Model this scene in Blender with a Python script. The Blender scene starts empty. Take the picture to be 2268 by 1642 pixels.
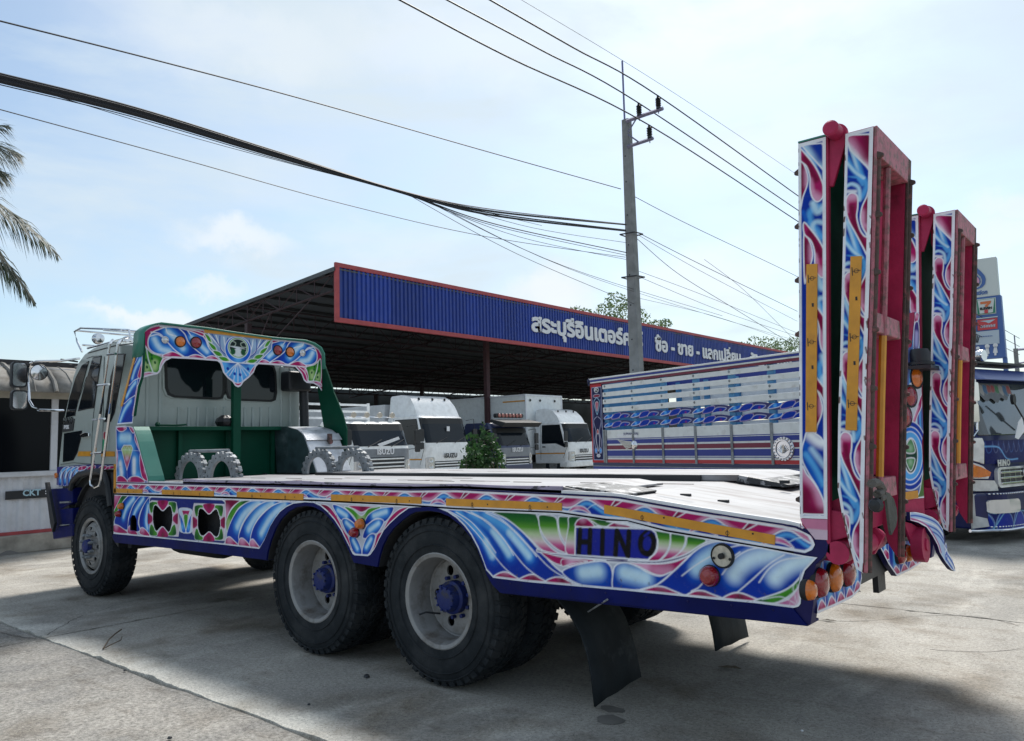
import bpy, math, random, bmesh
import numpy as np
from mathutils import Vector, Matrix
from mathutils.geometry import tessellate_polygon
random.seed(7); np.random.seed(7)
SC = bpy.context.scene; COL = SC.collection; R = math.radians
# ------------------------------------------------------------------ camera
CP = (3.5806, -3.4879, 1.4913); YAW, PIT, ROL, FPX = 0.6963, 0.0937, -0.0254, 1724.8
CXP, CYP = 1134.0, 821.0
_d = np.array([-math.sin(YAW)*math.cos(PIT), math.cos(YAW)*math.cos(PIT), math.sin(PIT)])
_r0 = np.array([math.cos(YAW), math.sin(YAW), 0.0]); _u0 = np.cross(_r0, _d)
_r = _r0*math.cos(ROL)+_u0*math.sin(ROL); _u = _u0*math.cos(ROL)-_r0*math.sin(ROL)
cd = bpy.data.cameras.new('camera'); cam = bpy.data.objects.new('camera', cd); COL.objects.link(cam)
cam.matrix_world = Matrix(((_r[0], _u[0], -_d[0], CP[0]), (_r[1], _u[1], -_d[1], CP[1]), (_r[2], _u[2], -_d[2], CP[2]), (0, 0, 0, 1)))
cd.sensor_width = 36; cd.lens = FPX/2268*36; cd.clip_end = 4000; cd.clip_start = .05
SC.camera = cam
# ------------------------------------------------------------------ light
SUN_DIR = Vector((-.30, .72, 1.0)).normalized()      # towards the sun
w = bpy.data.worlds.new('World'); SC.world = w; w.use_nodes = True
nt = w.node_tree; nt.nodes.clear()
def N(t, ty, **k):
    n = t.nodes.new(ty)
    for a, b in k.items(): setattr(n, a, b)
    return n
out = N(nt, 'ShaderNodeOutputWorld'); bg = N(nt, 'ShaderNodeBackground'); bg.inputs[1].default_value = .107
sky = N(nt, 'ShaderNodeTexSky', sky_type='NISHITA', sun_disc=False)
sky.sun_elevation = math.asin(SUN_DIR.z); sky.sun_rotation = math.atan2(SUN_DIR.x, SUN_DIR.y)
sky.air_density = 1.0; sky.dust_density = 1.6; sky.ozone_density = .7
tc = N(nt, 'ShaderNodeTexCoord'); mp = N(nt, 'ShaderNodeMapping'); mp.inputs['Scale'].default_value = (1.0, 1.0, 3.6)
mp.inputs['Location'].default_value = (.35, .1, .2)
n1 = N(nt, 'ShaderNodeTexNoise'); n1.inputs['Scale'].default_value = 2.6; n1.inputs['Detail'].default_value = 9; n1.inputs['Roughness'].default_value = .55; n1.inputs['Distortion'].default_value = .35
r1 = N(nt, 'ShaderNodeValToRGB'); r1.color_ramp.elements[0].position = .38; r1.color_ramp.elements[0].color = (.16, .16, .16, 1); r1.color_ramp.elements[1].position = .64; r1.color_ramp.elements[1].color = (.94, .94, .94, 1)
# low cumulus puffs near the horizon
mp2 = N(nt, 'ShaderNodeMapping'); mp2.inputs['Scale'].default_value = (1, 1, 2.4); mp2.inputs['Location'].default_value = (3.3, 1.2, .4)
n2 = N(nt, 'ShaderNodeTexNoise'); n2.inputs['Scale'].default_value = 4.2; n2.inputs['Detail'].default_value = 10; n2.inputs['Roughness'].default_value = .5
r2 = N(nt, 'ShaderNodeValToRGB'); r2.color_ramp.elements[0].position = .52; r2.color_ramp.elements[1].position = .60
sx = N(nt, 'ShaderNodeSeparateXYZ'); rz = N(nt, 'ShaderNodeMapRange'); rz.inputs[1].default_value = .42; rz.inputs[2].default_value = .12
mul = N(nt, 'ShaderNodeMath', operation='MULTIPLY'); mul2 = N(nt, 'ShaderNodeMath', operation='MULTIPLY'); mul2.inputs[1].default_value = .35
mxa = N(nt, 'ShaderNodeMix', data_type='RGBA'); mxb = N(nt, 'ShaderNodeMix', data_type='RGBA')
mxa.inputs[7].default_value = (4.75, 5.50, 6.05, 1); mxb.inputs[7].default_value = (6.2, 6.5, 6.8, 1)
L = nt.links.new
L(tc.outputs['Generated'], mp.inputs[0]); L(mp.outputs[0], n1.inputs[0]); L(n1.outputs[0], r1.inputs[0])
L(tc.outputs['Generated'], mp2.inputs[0]); L(mp2.outputs[0], n2.inputs[0]); L(n2.outputs[0], r2.inputs[0])
L(tc.outputs['Generated'], sx.inputs[0]); L(sx.outputs[2], rz.inputs[0]); L(r2.outputs[0], mul.inputs[0]); L(rz.outputs[0], mul.inputs[1])
L(mul.outputs[0], mul2.inputs[0])
nrm = N(nt, 'ShaderNodeVectorMath', operation='NORMALIZE'); L(tc.outputs['Generated'], nrm.inputs[0])
nd = N(nt, 'ShaderNodeTexNoise'); nd.inputs['Scale'].default_value = 9; nd.inputs['Detail'].default_value = 9; nd.inputs['Roughness'].default_value = .62; L(nrm.outputs[0], nd.inputs[0])
nd2 = N(nt, 'ShaderNodeVectorMath', operation='SUBTRACT'); nd2.inputs[1].default_value = (.5, .5, .5); L(nd.outputs[1], nd2.inputs[0])
nd3 = N(nt, 'ShaderNodeVectorMath', operation='SCALE'); nd3.inputs['Scale'].default_value = .11; L(nd2.outputs[0], nd3.inputs[0])
wv = N(nt, 'ShaderNodeVectorMath', operation='ADD'); L(nrm.outputs[0], wv.inputs[0]); L(nd3.outputs[0], wv.inputs[1])
acc = mul2.outputs[0]
for px_, py_, rx_, rz2, am in ((1215, 655, .050, .028, .95), (1560, 610, .085, .028, .7), (520, 538, .055, .014, .8), (290, 692, .050, .008, .9), (400, 706, .085, .010, .8), (470, 632, .035, .008, .6), (2260, 500, .05, .02, .7), (1000, 95, .14, .035, .45), (560, 100, .14, .03, .4), (1700, 320, .16, .03, .45), (2260, 440, .04, .012, .6)):
    dv = _d+_r*(px_-CXP)/FPX-_u*(py_-CYP)/FPX; dv = dv/np.linalg.norm(dv)
    sb_ = N(nt, 'ShaderNodeVectorMath', operation='SUBTRACT'); sb_.inputs[1].default_value = tuple(dv); L(wv.outputs[0], sb_.inputs[0])
    mv = N(nt, 'ShaderNodeVectorMath', operation='MULTIPLY'); mv.inputs[1].default_value = (1/rx_, 1/rx_, 1/rz2); L(sb_.outputs[0], mv.inputs[0])
    ln = N(nt, 'ShaderNodeVectorMath', operation='LENGTH'); L(mv.outputs[0], ln.inputs[0])
    mr_ = N(nt, 'ShaderNodeMapRange', interpolation_type='SMOOTHSTEP'); mr_.inputs[1].default_value = 1.7; mr_.inputs[2].default_value = .35; mr_.inputs[3].default_value = 0; mr_.inputs[4].default_value = am*.85; L(ln.outputs[1], mr_.inputs[0])
    mxm = N(nt, 'ShaderNodeMath', operation='MAXIMUM'); L(acc, mxm.inputs[0]); L(mr_.outputs[0], mxm.inputs[1]); acc = mxm.outputs[0]
tint = N(nt, 'ShaderNodeMix', data_type='RGBA', blend_type='MULTIPLY'); tint.inputs[0].default_value = 1; tint.inputs[7].default_value = (.95, 1.04, 1.04, 1); L(sky.outputs[0], tint.inputs[6]); L(tint.outputs[2], mxa.inputs[6]); L(r1.outputs[0], mxa.inputs[0]); L(mxa.outputs[2], mxb.inputs[6]); L(acc, mxb.inputs[0])
L(mxb.outputs[2], bg.inputs[0]); L(bg.outputs[0], out.inputs[0])
sl = bpy.data.lights.new('sun', 'SUN'); sl.energy = 3.75; sl.angle = R(15); sl.color = (1, .96, .9)
so = bpy.data.objects.new('sun', sl); COL.objects.link(so); so.location = (0, 0, 30)
so.rotation_euler = SUN_DIR.to_track_quat('Z', 'Y').to_euler()
SC.view_settings.view_transform = 'Standard'; SC.view_settings.look = 'None'; SC.view_settings.gamma = 1; SC.view_settings.exposure = .50
SC.view_settings.use_curve_mapping = False
SC.render.engine = 'CYCLES'; SC.cycles.max_bounces = 6
# ------------------------------------------------------------------ measuring: survey marks taken from the photograph, brought to real planes
ZM = dict(A=(0, 700, 2.345), B=(250, 720, 3.78), C=(250, 1080, 3.157), D=(850, 1080, 2.932), E=(1300, 1080, 2.931), F=(1800, 260, 2.566),
          G=(1800, 850, 2.606), H=(750, 580, 3.157), I=(700, 860, 3.24), J=(1320, 800, 4.05), K=(1150, 650, 3.107), L=(1350, 120, 4.107),
          M=(0, 270, 2.831), N=(2130, 560, 2.38), Q1=(2060, 720, 5.475), Q2=(2000, 1000, 4.5625), Q3=(1830, 280, 4.56), Q4=(1830, 600, 4.56),
          Q5=(1830, 940, 4.107), Q6=(2100, 480, 5.133), Q7=(2220, 780, 3.285), S=(0, 0, .9594), O=(0, 1250, 2.062), P=(1264, 1250, 2.062))
def hit(z, pt, n, c):
    ox, oy, s = ZM[z]; px = (ox+pt[0]/s)*.9594; py = (oy+pt[1]/s)*.9594
    if z == 'S': px, py = pt
    ray = _d+_r*(px-CXP)/FPX-_u*(py-CYP)/FPX
    n = np.array(n, float); C = np.array(CP); t = (c-n@C)/(n@ray); return C+ray*t
PY = lambda y: ((0, 1, 0), y); PX = lambda x: ((1, 0, 0), x); PZ = lambda z: ((0, 0, 1), z)
def on(z, pts, plane, ax=(0, 2)):
    return [tuple(hit(z, p, *plane)[a] for a in ax) for p in pts]
# ------------------------------------------------------------------ materials
MATS = {}
def mat(name, c, rough=.5, metal=0., bump=0., bscale=60, var=0., vscale=6, coat=0., dirt=None, dscale=4, dpos=(.5, .7), spec=.5, trans=0., aniso=None, emit=None, soft=.55, dmap=None):
    if name in MATS: return MATS[name]
    m = bpy.data.materials.new(name); m.use_nodes = True; t = m.node_tree; b = t.nodes['Principled BSDF']
    b.inputs['Base Color'].default_value = (*c, 1); b.inputs['Roughness'].default_value = rough; b.inputs['Metallic'].default_value = metal
    b.inputs['Specular IOR Level'].default_value = spec; b.inputs['Coat Weight'].default_value = coat; b.inputs['Coat Roughness'].default_value = .12
    if trans: b.inputs['Transmission Weight'].default_value = trans
    co = N(t, 'ShaderNodeTexCoord'); l = t.links.new; last = None
    if var or dirt:
        rgb = N(t, 'ShaderNodeRGB'); rgb.outputs[0].default_value = (*c, 1); last = rgb.outputs[0]
    if var:
        n = N(t, 'ShaderNodeTexNoise'); n.inputs['Scale'].default_value = vscale; n.inputs['Detail'].default_value = 6
        mr = N(t, 'ShaderNodeMapRange'); mr.inputs[1].default_value = .3; mr.inputs[2].default_value = .7; mr.inputs[3].default_value = 1-var; mr.inputs[4].default_value = 1+var
        l(co.outputs['Object'], n.inputs[0]); l(n.outputs[0], mr.inputs[0])
        mm = N(t, 'ShaderNodeMix', data_type='RGBA', blend_type='MULTIPLY'); mm.inputs[0].default_value = 1; l(last, mm.inputs[6]); l(mr.outputs[0], mm.inputs[7]); last = mm.outputs[2]
    if dirt:
        n = N(t, 'ShaderNodeTexNoise'); n.inputs['Scale'].default_value = dscale; n.inputs['Detail'].default_value = 10; n.inputs['Roughness'].default_value = .65
        src = co.outputs['Object']
        if dmap:
            mpn = N(t, 'ShaderNodeMapping'); mpn.inputs['Scale'].default_value = dmap; l(src, mpn.inputs[0]); src = mpn.outputs[0]
        l(src, n.inputs[0]); rp = N(t, 'ShaderNodeMapRange'); rp.inputs[1].default_value = dpos[0]; rp.inputs[2].default_value = dpos[1]; l(n.outputs[0], rp.inputs[0])
        mm = N(t, 'ShaderNodeMix', data_type='RGBA'); l(rp.outputs[0], mm.inputs[0]); l(last, mm.inputs[6]); mm.inputs[7].default_value = (*dirt, 1); last = mm.outputs[2]
    if last is not None: l(last, b.inputs['Base Color'])
    if bump:
        n = N(t, 'ShaderNodeTexNoise'); n.inputs['Scale'].default_value = bscale; n.inputs['Detail'].default_value = 5; l(co.outputs['Object'], n.inputs[0])
        bp = N(t, 'ShaderNodeBump'); bp.inputs['Strength'].default_value = bump; bp.inputs['Distance'].default_value = .01; l(n.outputs[0], bp.inputs['Height']); l(bp.outputs[0], b.inputs['Normal'])
    MATS[name] = m; return m
def paintmat():
    m = mat('airbrushed_paint', (1, 1, 1), .38, spec=.14); t = m.node_tree; b = t.nodes['Principled BSDF']
    a = N(t, 'ShaderNodeVertexColor', layer_name='Paint'); co = N(t, 'ShaderNodeTexCoord')
    n = N(t, 'ShaderNodeTexNoise'); n.inputs['Scale'].default_value = 5; n.inputs['Detail'].default_value = 9; n.inputs['Roughness'].default_value = .6
    mr = N(t, 'ShaderNodeMapRange'); mr.inputs[1].default_value = .35; mr.inputs[2].default_value = .72; mr.inputs[3].default_value = 1.04; mr.inputs[4].default_value = .82
    mm = N(t, 'ShaderNodeMix', data_type='RGBA', blend_type='MULTIPLY'); mm.inputs[0].default_value = 1
    l = t.links.new; l(co.outputs['Object'], n.inputs[0]); l(n.outputs[0], mr.inputs[0]); l(a.outputs[0], mm.inputs[6]); l(mr.outputs[0], mm.inputs[7]); n3 = N(t, 'ShaderNodeTexNoise'); n3.inputs['Scale'].default_value = 26; n3.inputs['Detail'].default_value = 8; n3.inputs['Roughness'].default_value = .7; l(co.outputs['Object'], n3.inputs[0])
    mr3 = N(t, 'ShaderNodeMapRange'); mr3.inputs[1].default_value = .55; mr3.inputs[2].default_value = .8; mr3.inputs[4].default_value = .22; l(n3.outputs[0], mr3.inputs[0])
    mx3 = N(t, 'ShaderNodeMix', data_type='RGBA'); l(mr3.outputs[0], mx3.inputs[0]); l(mm.outputs[2], mx3.inputs[6]); mx3.inputs[7].default_value = (.20, .18, .17, 1); l(mx3.outputs[2], b.inputs['Base Color'])
    mr2 = N(t, 'ShaderNodeMapRange'); mr2.inputs[3].default_value = .3; mr2.inputs[4].default_value = .55; l(n.outputs[0], mr2.inputs[0]); l(mr2.outputs[0], b.inputs['Roughness'])
    return m
PAINT = paintmat()
M_blue = mat('blue_frame_paint', (.002, .006, .085), .5, var=.25, vscale=5, dirt=(.012, .014, .045), dpos=(.58, .8), spec=.13)
M_purple = mat('blue_violet_paint', (.016, .015, .085), .45, var=.2, bump=.15, bscale=30, dirt=(.08, .07, .11), dpos=(.6, .85), spec=.15)
M_green = mat('dark_green_paint', (.002, .058, .032), .5, var=.15, vscale=3, dirt=(.01, .07, .045), dpos=(.6, .8), spec=.18)
M_greenl = mat('green_edge_paint', (.03, .19, .14), .4, var=.1)
M_magenta = mat('crimson_ramp_paint', (.39, .026, .085), .5, var=.22, vscale=8, dirt=(.14, .014, .035), dpos=(.52, .75), bump=.2, bscale=40, spec=.25)
M_pinkworn = mat('worn_pink_paint', (.42, .13, .17), .6, var=.2, vscale=12, dirt=(.16, .10, .09), dscale=26, dpos=(.46, .62), bump=.4, bscale=60)
M_rust = mat('rusty_steel', (.075, .052, .045), .8, var=.3, vscale=20, dirt=(.20, .075, .075), dscale=18, dpos=(.52, .62), bump=.6, bscale=50)
M_white = mat('white_deck_paint', (.30, .30, .31), .5, var=.10, vscale=3, dirt=(.12, .095, .085), dscale=4.5, dpos=(.47, .70), bump=.12, bscale=25, dmap=(.30, 2.4, 1))
M_lilac = mat('chipped_lilac_paint', (.33, .29, .40), .5, var=.2, dirt=(.035, .035, .05), dscale=9, dpos=(.56, .59), dmap=(.8, 1, 2.2))
M_black = mat('black_steel', (.012, .014, .018), .5, var=.3, bump=.2)
M_dark = mat('underbody_grime', (.016, .017, .02), .85, var=.4, bump=.4, dirt=(.04, .036, .03), dpos=(.5, .8))
M_rubber = mat('tyre_rubber', (.014, .018, .022), .78, var=.25, vscale=8, bump=.35, bscale=90, dirt=(.046, .048, .05), dscale=4, dpos=(.46, .78), spec=.25)
M_flap = mat('mud_flap_rubber', (.017, .022, .026), .8, var=.3, bump=.2, dirt=(.07, .08, .085), dscale=5, dpos=(.56, .75), spec=.25)
M_silver = mat('silver_wheel_paint', (.26, .26, .26), .5, metal=.2, var=.15, vscale=7, dirt=(.12, .105, .09), dscale=6, dpos=(.48, .68), bump=.1)
M_hub = mat('blue_hub_paint', (.003, .016, .13), .6, dirt=(.03, .03, .045), dscale=14, dpos=(.5, .66), var=.2, bump=.3, bscale=60)
M_chrome = mat('chrome', (.7, .7, .72), .12, metal=1, var=.05)
M_steel = mat('stainless_sheet', (.52, .53, .56), .4, metal=.25, var=.18, vscale=7, dirt=(.28, .28, .28), dpos=(.5, .75), bump=.25, bscale=18)
M_tread = mat('checker_box_side', (.028, .052, .055), .55, var=.4, vscale=9, dirt=(.12, .15, .155), dpos=(.55, .8))
M_cast = mat('cast_steel_grey', (.23, .245, .26), .6, metal=.1, var=.25, vscale=15, bump=.3, dirt=(.10, .1, .1), dpos=(.5, .7))
M_cab = mat('pale_grey_green_cab_paint', (.36, .41, .395), .32, var=.08, vscale=3, coat=.35, dirt=(.27, .28, .25), dpos=(.55, .9))
M_glass = mat('dark_window_glass', (.006, .009, .013), .06, spec=.45, coat=.08)
M_glass2 = mat('windscreen_glass', (.008, .012, .018), .10, spec=.28)
M_seal = mat('window_rubber', (.008, .009, .01), .6)
M_orange = mat('orange_reflective_tape', (.62, .27, .012), .38, var=.12, vscale=14, spec=.6, dirt=(.42, .17, .02), dpos=(.55, .85))
M_red = mat('red_lens', (.26, .004, .012), .16, coat=.8, var=.2, vscale=30)
M_amber = mat('amber_lens', (.62, .15, .006), .16, coat=.8, var=.2, vscale=30)
M_clear = mat('clear_lens', (.6, .6, .6), .12, coat=.8, metal=.4)
M_whitep = mat('white_truck_paint', (.80, .81, .81), .35, var=.08, coat=.3, dirt=(.55, .55, .53), dpos=(.5, .9))
M_greyp = mat('grey_truck_paint', (.16, .17, .19), .35, coat=.3, var=.1)
M_navy = mat('navy_truck_paint', (.02, .03, .09), .35, coat=.3, var=.1)
M_redfr = mat('red_frame_paint', (.36, .055, .06), .55, var=.15, vscale=4)
M_bluesheet = mat('blue_corrugated_sheet', (.012, .042, .27), .5, var=.12, vscale=3, dirt=(.04, .06, .2), dpos=(.5, .8))
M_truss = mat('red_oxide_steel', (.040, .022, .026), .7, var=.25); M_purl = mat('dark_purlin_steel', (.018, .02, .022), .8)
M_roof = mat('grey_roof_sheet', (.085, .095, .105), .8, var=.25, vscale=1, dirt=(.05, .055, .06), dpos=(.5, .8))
M_conc = mat('weathered_concrete_post', (.22, .225, .225), .85, var=.18, vscale=4, bump=.4, dirt=(.14, .145, .14), dscale=3, dpos=(.5, .8))
M_cable = mat('black_cable', (.012, .013, .018), .6)
M_lettering = mat('white_sign_letters', (.70, .71, .74), .5, var=.05)
M_bark = mat('tree_bark', (.11, .085, .06), .9, bump=.8, bscale=25, var=.3)
_t = M_bluesheet.node_tree; _b = _t.nodes['Principled BSDF']; _oi = N(_t, 'ShaderNodeObjectInfo'); _mr = N(_t, 'ShaderNodeMapRange'); _mr.inputs[3].default_value = .80; _mr.inputs[4].default_value = 1.2
_mx = N(_t, 'ShaderNodeMix', data_type='RGBA', blend_type='MULTIPLY'); _mx.inputs[0].default_value = 1; _src = _b.inputs['Base Color'].links[0].from_socket
_t.links.new(_oi.outputs['Random'], _mr.inputs[0]); _t.links.new(_src, _mx.inputs[6]); _t.links.new(_mr.outputs[0], _mx.inputs[7]); _t.links.new(_mx.outputs[2], _b.inputs['Base Color'])
# ------------------------------------------------------------------ mesh building
class MB:
    def __init__(s): s.v = []; s.f = []
    def add(s, v, f):
        o = len(s.v); s.v += [tuple(map(float, p)) for p in v]; s.f += [tuple(i+o for i in q) for q in f]; return s
    def box(s, x0, x1, y0, y1, z0, z1):
        return s.add([(x0, y0, z0), (x1, y0, z0), (x1, y1, z0), (x0, y1, z0), (x0, y0, z1), (x1, y0, z1), (x1, y1, z1), (x0, y1, z1)],
                     [(0, 3, 2, 1), (4, 5, 6, 7), (0, 1, 5, 4), (1, 2, 6, 5), (2, 3, 7, 6), (3, 0, 4, 7)])
    def hexa(s, a, b):   # two quads (4 pts each)
        return s.add(list(a)+list(b), [(3, 2, 1, 0), (4, 5, 6, 7), (0, 1, 5, 4), (1, 2, 6, 5), (2, 3, 7, 6), (3, 0, 4, 7)])
    def prism(s, poly, ax, a0, a1, holes=()):
        """poly: 2D points in the plane across axis ax ('x': (y,z), 'y': (x,z), 'z': (x,y)); a0/a1 numbers or functions"""
        def P(p, a):
            a = a(p) if callable(a) else a
            return {'x': (a, p[0], p[1]), 'y': (p[0], a, p[1]), 'z': (p[0], p[1], a)}[ax]
        loops = [list(poly)]+[list(h) for h in holes]
        tris = tessellate_polygon([[Vector((p[0], p[1], 0)) for p in lp] for lp in loops])
        flat = [p for lp in loops for p in lp]; n = len(flat)
        v = [P(p, a0) for p in flat]+[P(p, a1) for p in flat]
        f = [tuple(t) for t in tris]+[tuple(n+i for i in reversed(t)) for t in tris]
        k = 0
        for lp in loops:
            m = len(lp); f += [(k+i, k+(i+1) % m, n+k+(i+1) % m, n+k+i) for i in range(m)]; k += m
        return s.add(v, f)
    def tube(s, path, r, n=8, cap=True, closed=False):
        P = [Vector(p) for p in path]; m = len(P); rr = r if hasattr(r, '__len__') else [r]*m; v = []
        up = Vector((0, 0, 1))
        for i, p in enumerate(P):
            if closed: t = P[(i+1) % m]-P[i-1]
            else: t = P[min(i+1, m-1)]-P[max(i-1, 0)]
            t.normalize(); a = t.cross(up)
            if a.length < .05: a = t.cross(Vector((1, 0, 0)))
            a.normalize(); b = t.cross(a); b.normalize()
            v += [p+a*math.cos(2*math.pi*k/n)*rr[i]+b*math.sin(2*math.pi*k/n)*rr[i] for k in range(n)]
        f = []
        for i in range(m if closed else m-1):
            j = (i+1) % m
            f += [(i*n+k, i*n+(k+1) % n, j*n+(k+1) % n, j*n+k) for k in range(n)]
        if cap and not closed: f += [tuple(range(n))[::-1], tuple((m-1)*n+k for k in range(n))]
        return s.add(v, f)
    def lathe(s, prof, c, ax='y', n=32, arc=(0, 2*math.pi)):
        """prof: (radius, offset along ax)"""
        full = abs(arc[1]-arc[0]-2*math.pi) < 1e-6; k = n if full else n+1; v = []
        for i in range(k):
            a = arc[0]+(arc[1]-arc[0])*i/n; ca, sa = math.cos(a), math.sin(a)
            for r, o in prof:
                v.append({'y': (c[0]+r*ca, c[1]+o, c[2]+r*sa), 'x': (c[0]+o, c[1]+r*ca, c[2]+r*sa), 'z': (c[0]+r*ca, c[1]+r*sa, c[2]+o)}[ax])
        m = len(prof); f = []
        for i in range(n):
            j = (i+1) % k
            f += [(i*m+q, i*m+q+1, j*m+q+1, j*m+q) for q in range(m-1)]
        return s.add(v, f)
    def strip(s, poly, ax, a0, a1, th=.0):
        """open polyline extruded along ax into a sheet"""
        def P(p, a): return {'x': (a, p[0], p[1]), 'y': (p[0], a, p[1])}[ax]
        v = [P(p, a0) for p in poly]+[P(p, a1) for p in poly]; n = len(poly)
        return s.add(v, [(i, i+1, n+i+1, n+i) for i in range(n-1)])
    def build(s, name, m, parent=None, smooth=False, bevel=0, local=False, solid=0, seg=2):
        me = bpy.data.meshes.new(name); me.from_pydata(s.v, [], s.f); me.validate(); me.update()
        bm = bmesh.new(); bm.from_mesh(me); bmesh.ops.recalc_face_normals(bm, faces=bm.faces); bm.to_mesh(me); bm.free()
        return finish(me, name, m, parent, smooth, bevel, local, solid, seg)
def finish(me, name, m, parent=None, smooth=False, bevel=0, local=False, solid=0, seg=2):
    for q in (m if isinstance(m, (list, tuple)) else [m]): me.materials.append(q)
    o = bpy.data.objects.new(name, me); COL.objects.link(o)
    if smooth:
        me.polygons.foreach_set('use_smooth', [True]*len(me.polygons)); me.set_sharp_from_angle(angle=R(38))
    if solid:
        md = o.modifiers.new('s', 'SOLIDIFY'); md.thickness = solid; md.offset = 0
    if bevel:
        md = o.modifiers.new('b', 'BEVEL'); md.width = bevel; md.segments = seg; md.limit_method = 'ANGLE'; md.angle_limit = R(40); md.use_clamp_overlap = True
    if parent is not None:
        o.parent = parent
        if parent.type == 'EMPTY' and not local and abs(parent.rotation_euler.z) < 1e-6: o.location = -parent.location
    return o
def thing(name, label, cat, loc=(0, 0, 0), rz=0, group=None):
    o = bpy.data.objects.new(name, None); COL.objects.link(o); o.location = loc; o.rotation_euler = (0, 0, rz); o.empty_display_size = .2
    o['label'] = label; o['category'] = cat
    if group: o['group'] = group
    return o
def tag(o, label, cat, group=None, kind=None):
    o['label'] = label; o['category'] = cat
    if group: o['group'] = group
    if kind: o['kind'] = kind
    return o
def struct(o): o['kind'] = 'structure'; return o
def stuff(o): o['kind'] = 'stuff'; return o
def B(x0, x1, y0, y1, z0, z1): return MB().box(x0, x1, y0, y1, z0, z1)
def circ(c, r, n=16, ph=0, ry=None): return [(c[0]+r*math.cos(ph+2*math.pi*i/n), c[1]+(ry or r)*math.sin(ph+2*math.pi*i/n)) for i in range(n)]
def rrect(x0, x1, y0, y1, r, n=4):
    p = []
    for cx, cy, a in ((x1-r, y1-r, 0), (x0+r, y1-r, 90), (x0+r, y0+r, 180), (x1-r, y0+r, 270)):
        p += [(cx+r*math.cos(R(a+90*i/n)), cy+r*math.sin(R(a+90*i/n))) for i in range(n+1)]
    return p
def text_mesh(s, size, name, m, parent, matw, ext=.004, off=0., align='LEFT', spacing=1., local=False, res=3):
    cu = bpy.data.curves.new(name, 'FONT'); cu.body = s; cu.size = size; cu.extrude = ext; cu.offset = off; cu.align_x = align; cu.space_character = spacing; cu.resolution_u = res; cu.fill_mode = 'BOTH'
    to = bpy.data.objects.new('tmp', cu); COL.objects.link(to); bpy.context.view_layer.update()
    me = bpy.data.meshes.new_from_object(to.evaluated_get(bpy.context.evaluated_depsgraph_get())); bpy.data.objects.remove(to)
    me.name = name; me.transform(matw); me.materials.clear()
    return finish(me, name, m, parent, local=local)
def copytree(o, parent=None):
    c = o.copy(); COL.objects.link(c)
    if parent is not None: c.parent = parent
    for ch in list(o.children): copytree(ch, c)
    return c
# ------------------------------------------------------------------ airbrush canvas: paint is stored as vertex colour on a fine sheet
BD = (.0006, .033, .36); BM = (.003, .12, .60); BL = (.10, .42, .86); WH = (.85, .87, .92); PALE = (.50, .76, .94)
MD = (.20, .001, .042); MM = (.42, .008, .12); ML = (.74, .36, .54); GD = (.003, .09, .02); GM = (.06, .30, .02); GL = (.42, .58, .25); BLK = (.004, .004, .006)
def cat(pts, closed=True, k=5):
    P = np.array(pts, float); n = len(P); o = []
    rng = range(n) if closed else range(n-1)
    for i in rng:
        p0, p1, p2, p3 = (P[(i-1) % n], P[i], P[(i+1) % n], P[(i+2) % n]) if closed else (P[max(i-1, 0)], P[i], P[i+1], P[min(i+2, n-1)])
        for j in range(k):
            t = j/k; o.append(.5*((2*p1)+(-p0+p2)*t+(2*p0-5*p1+4*p2-p3)*t*t+(-p0+3*p1-3*p2+p3)*t**3))
    if not closed: o.append(P[-1])
    return np.array(o)
def segd(U, V, P, closed):
    A = P; Bq = np.roll(P, -1, 0) if closed else P[1:]; A = A if closed else P[:-1]
    d = np.full(U.shape, 1e9); tt = np.zeros(U.shape)
    for i, (a, b) in enumerate(zip(A, Bq)):
        e = b-a; l2 = e@e+1e-12; t = np.clip(((U-a[0])*e[0]+(V-a[1])*e[1])/l2, 0, 1)
        q = (U-a[0]-t*e[0])**2+(V-a[1]-t*e[1])**2; k = q < d; d[k] = q[k]; tt[k] = (i+t[k])/len(A)
    return np.sqrt(d), tt
def inside(U, V, P):
    c = np.zeros(U.shape, bool); Q = np.roll(P, -1, 0)
    for a, b in zip(P, Q):
        if a[1] == b[1]: continue
        k = ((a[1] > V) != (b[1] > V)) & (U < (b[0]-a[0])*(V-a[1])/(b[1]-a[1])+a[0]); c ^= k
    return c
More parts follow.
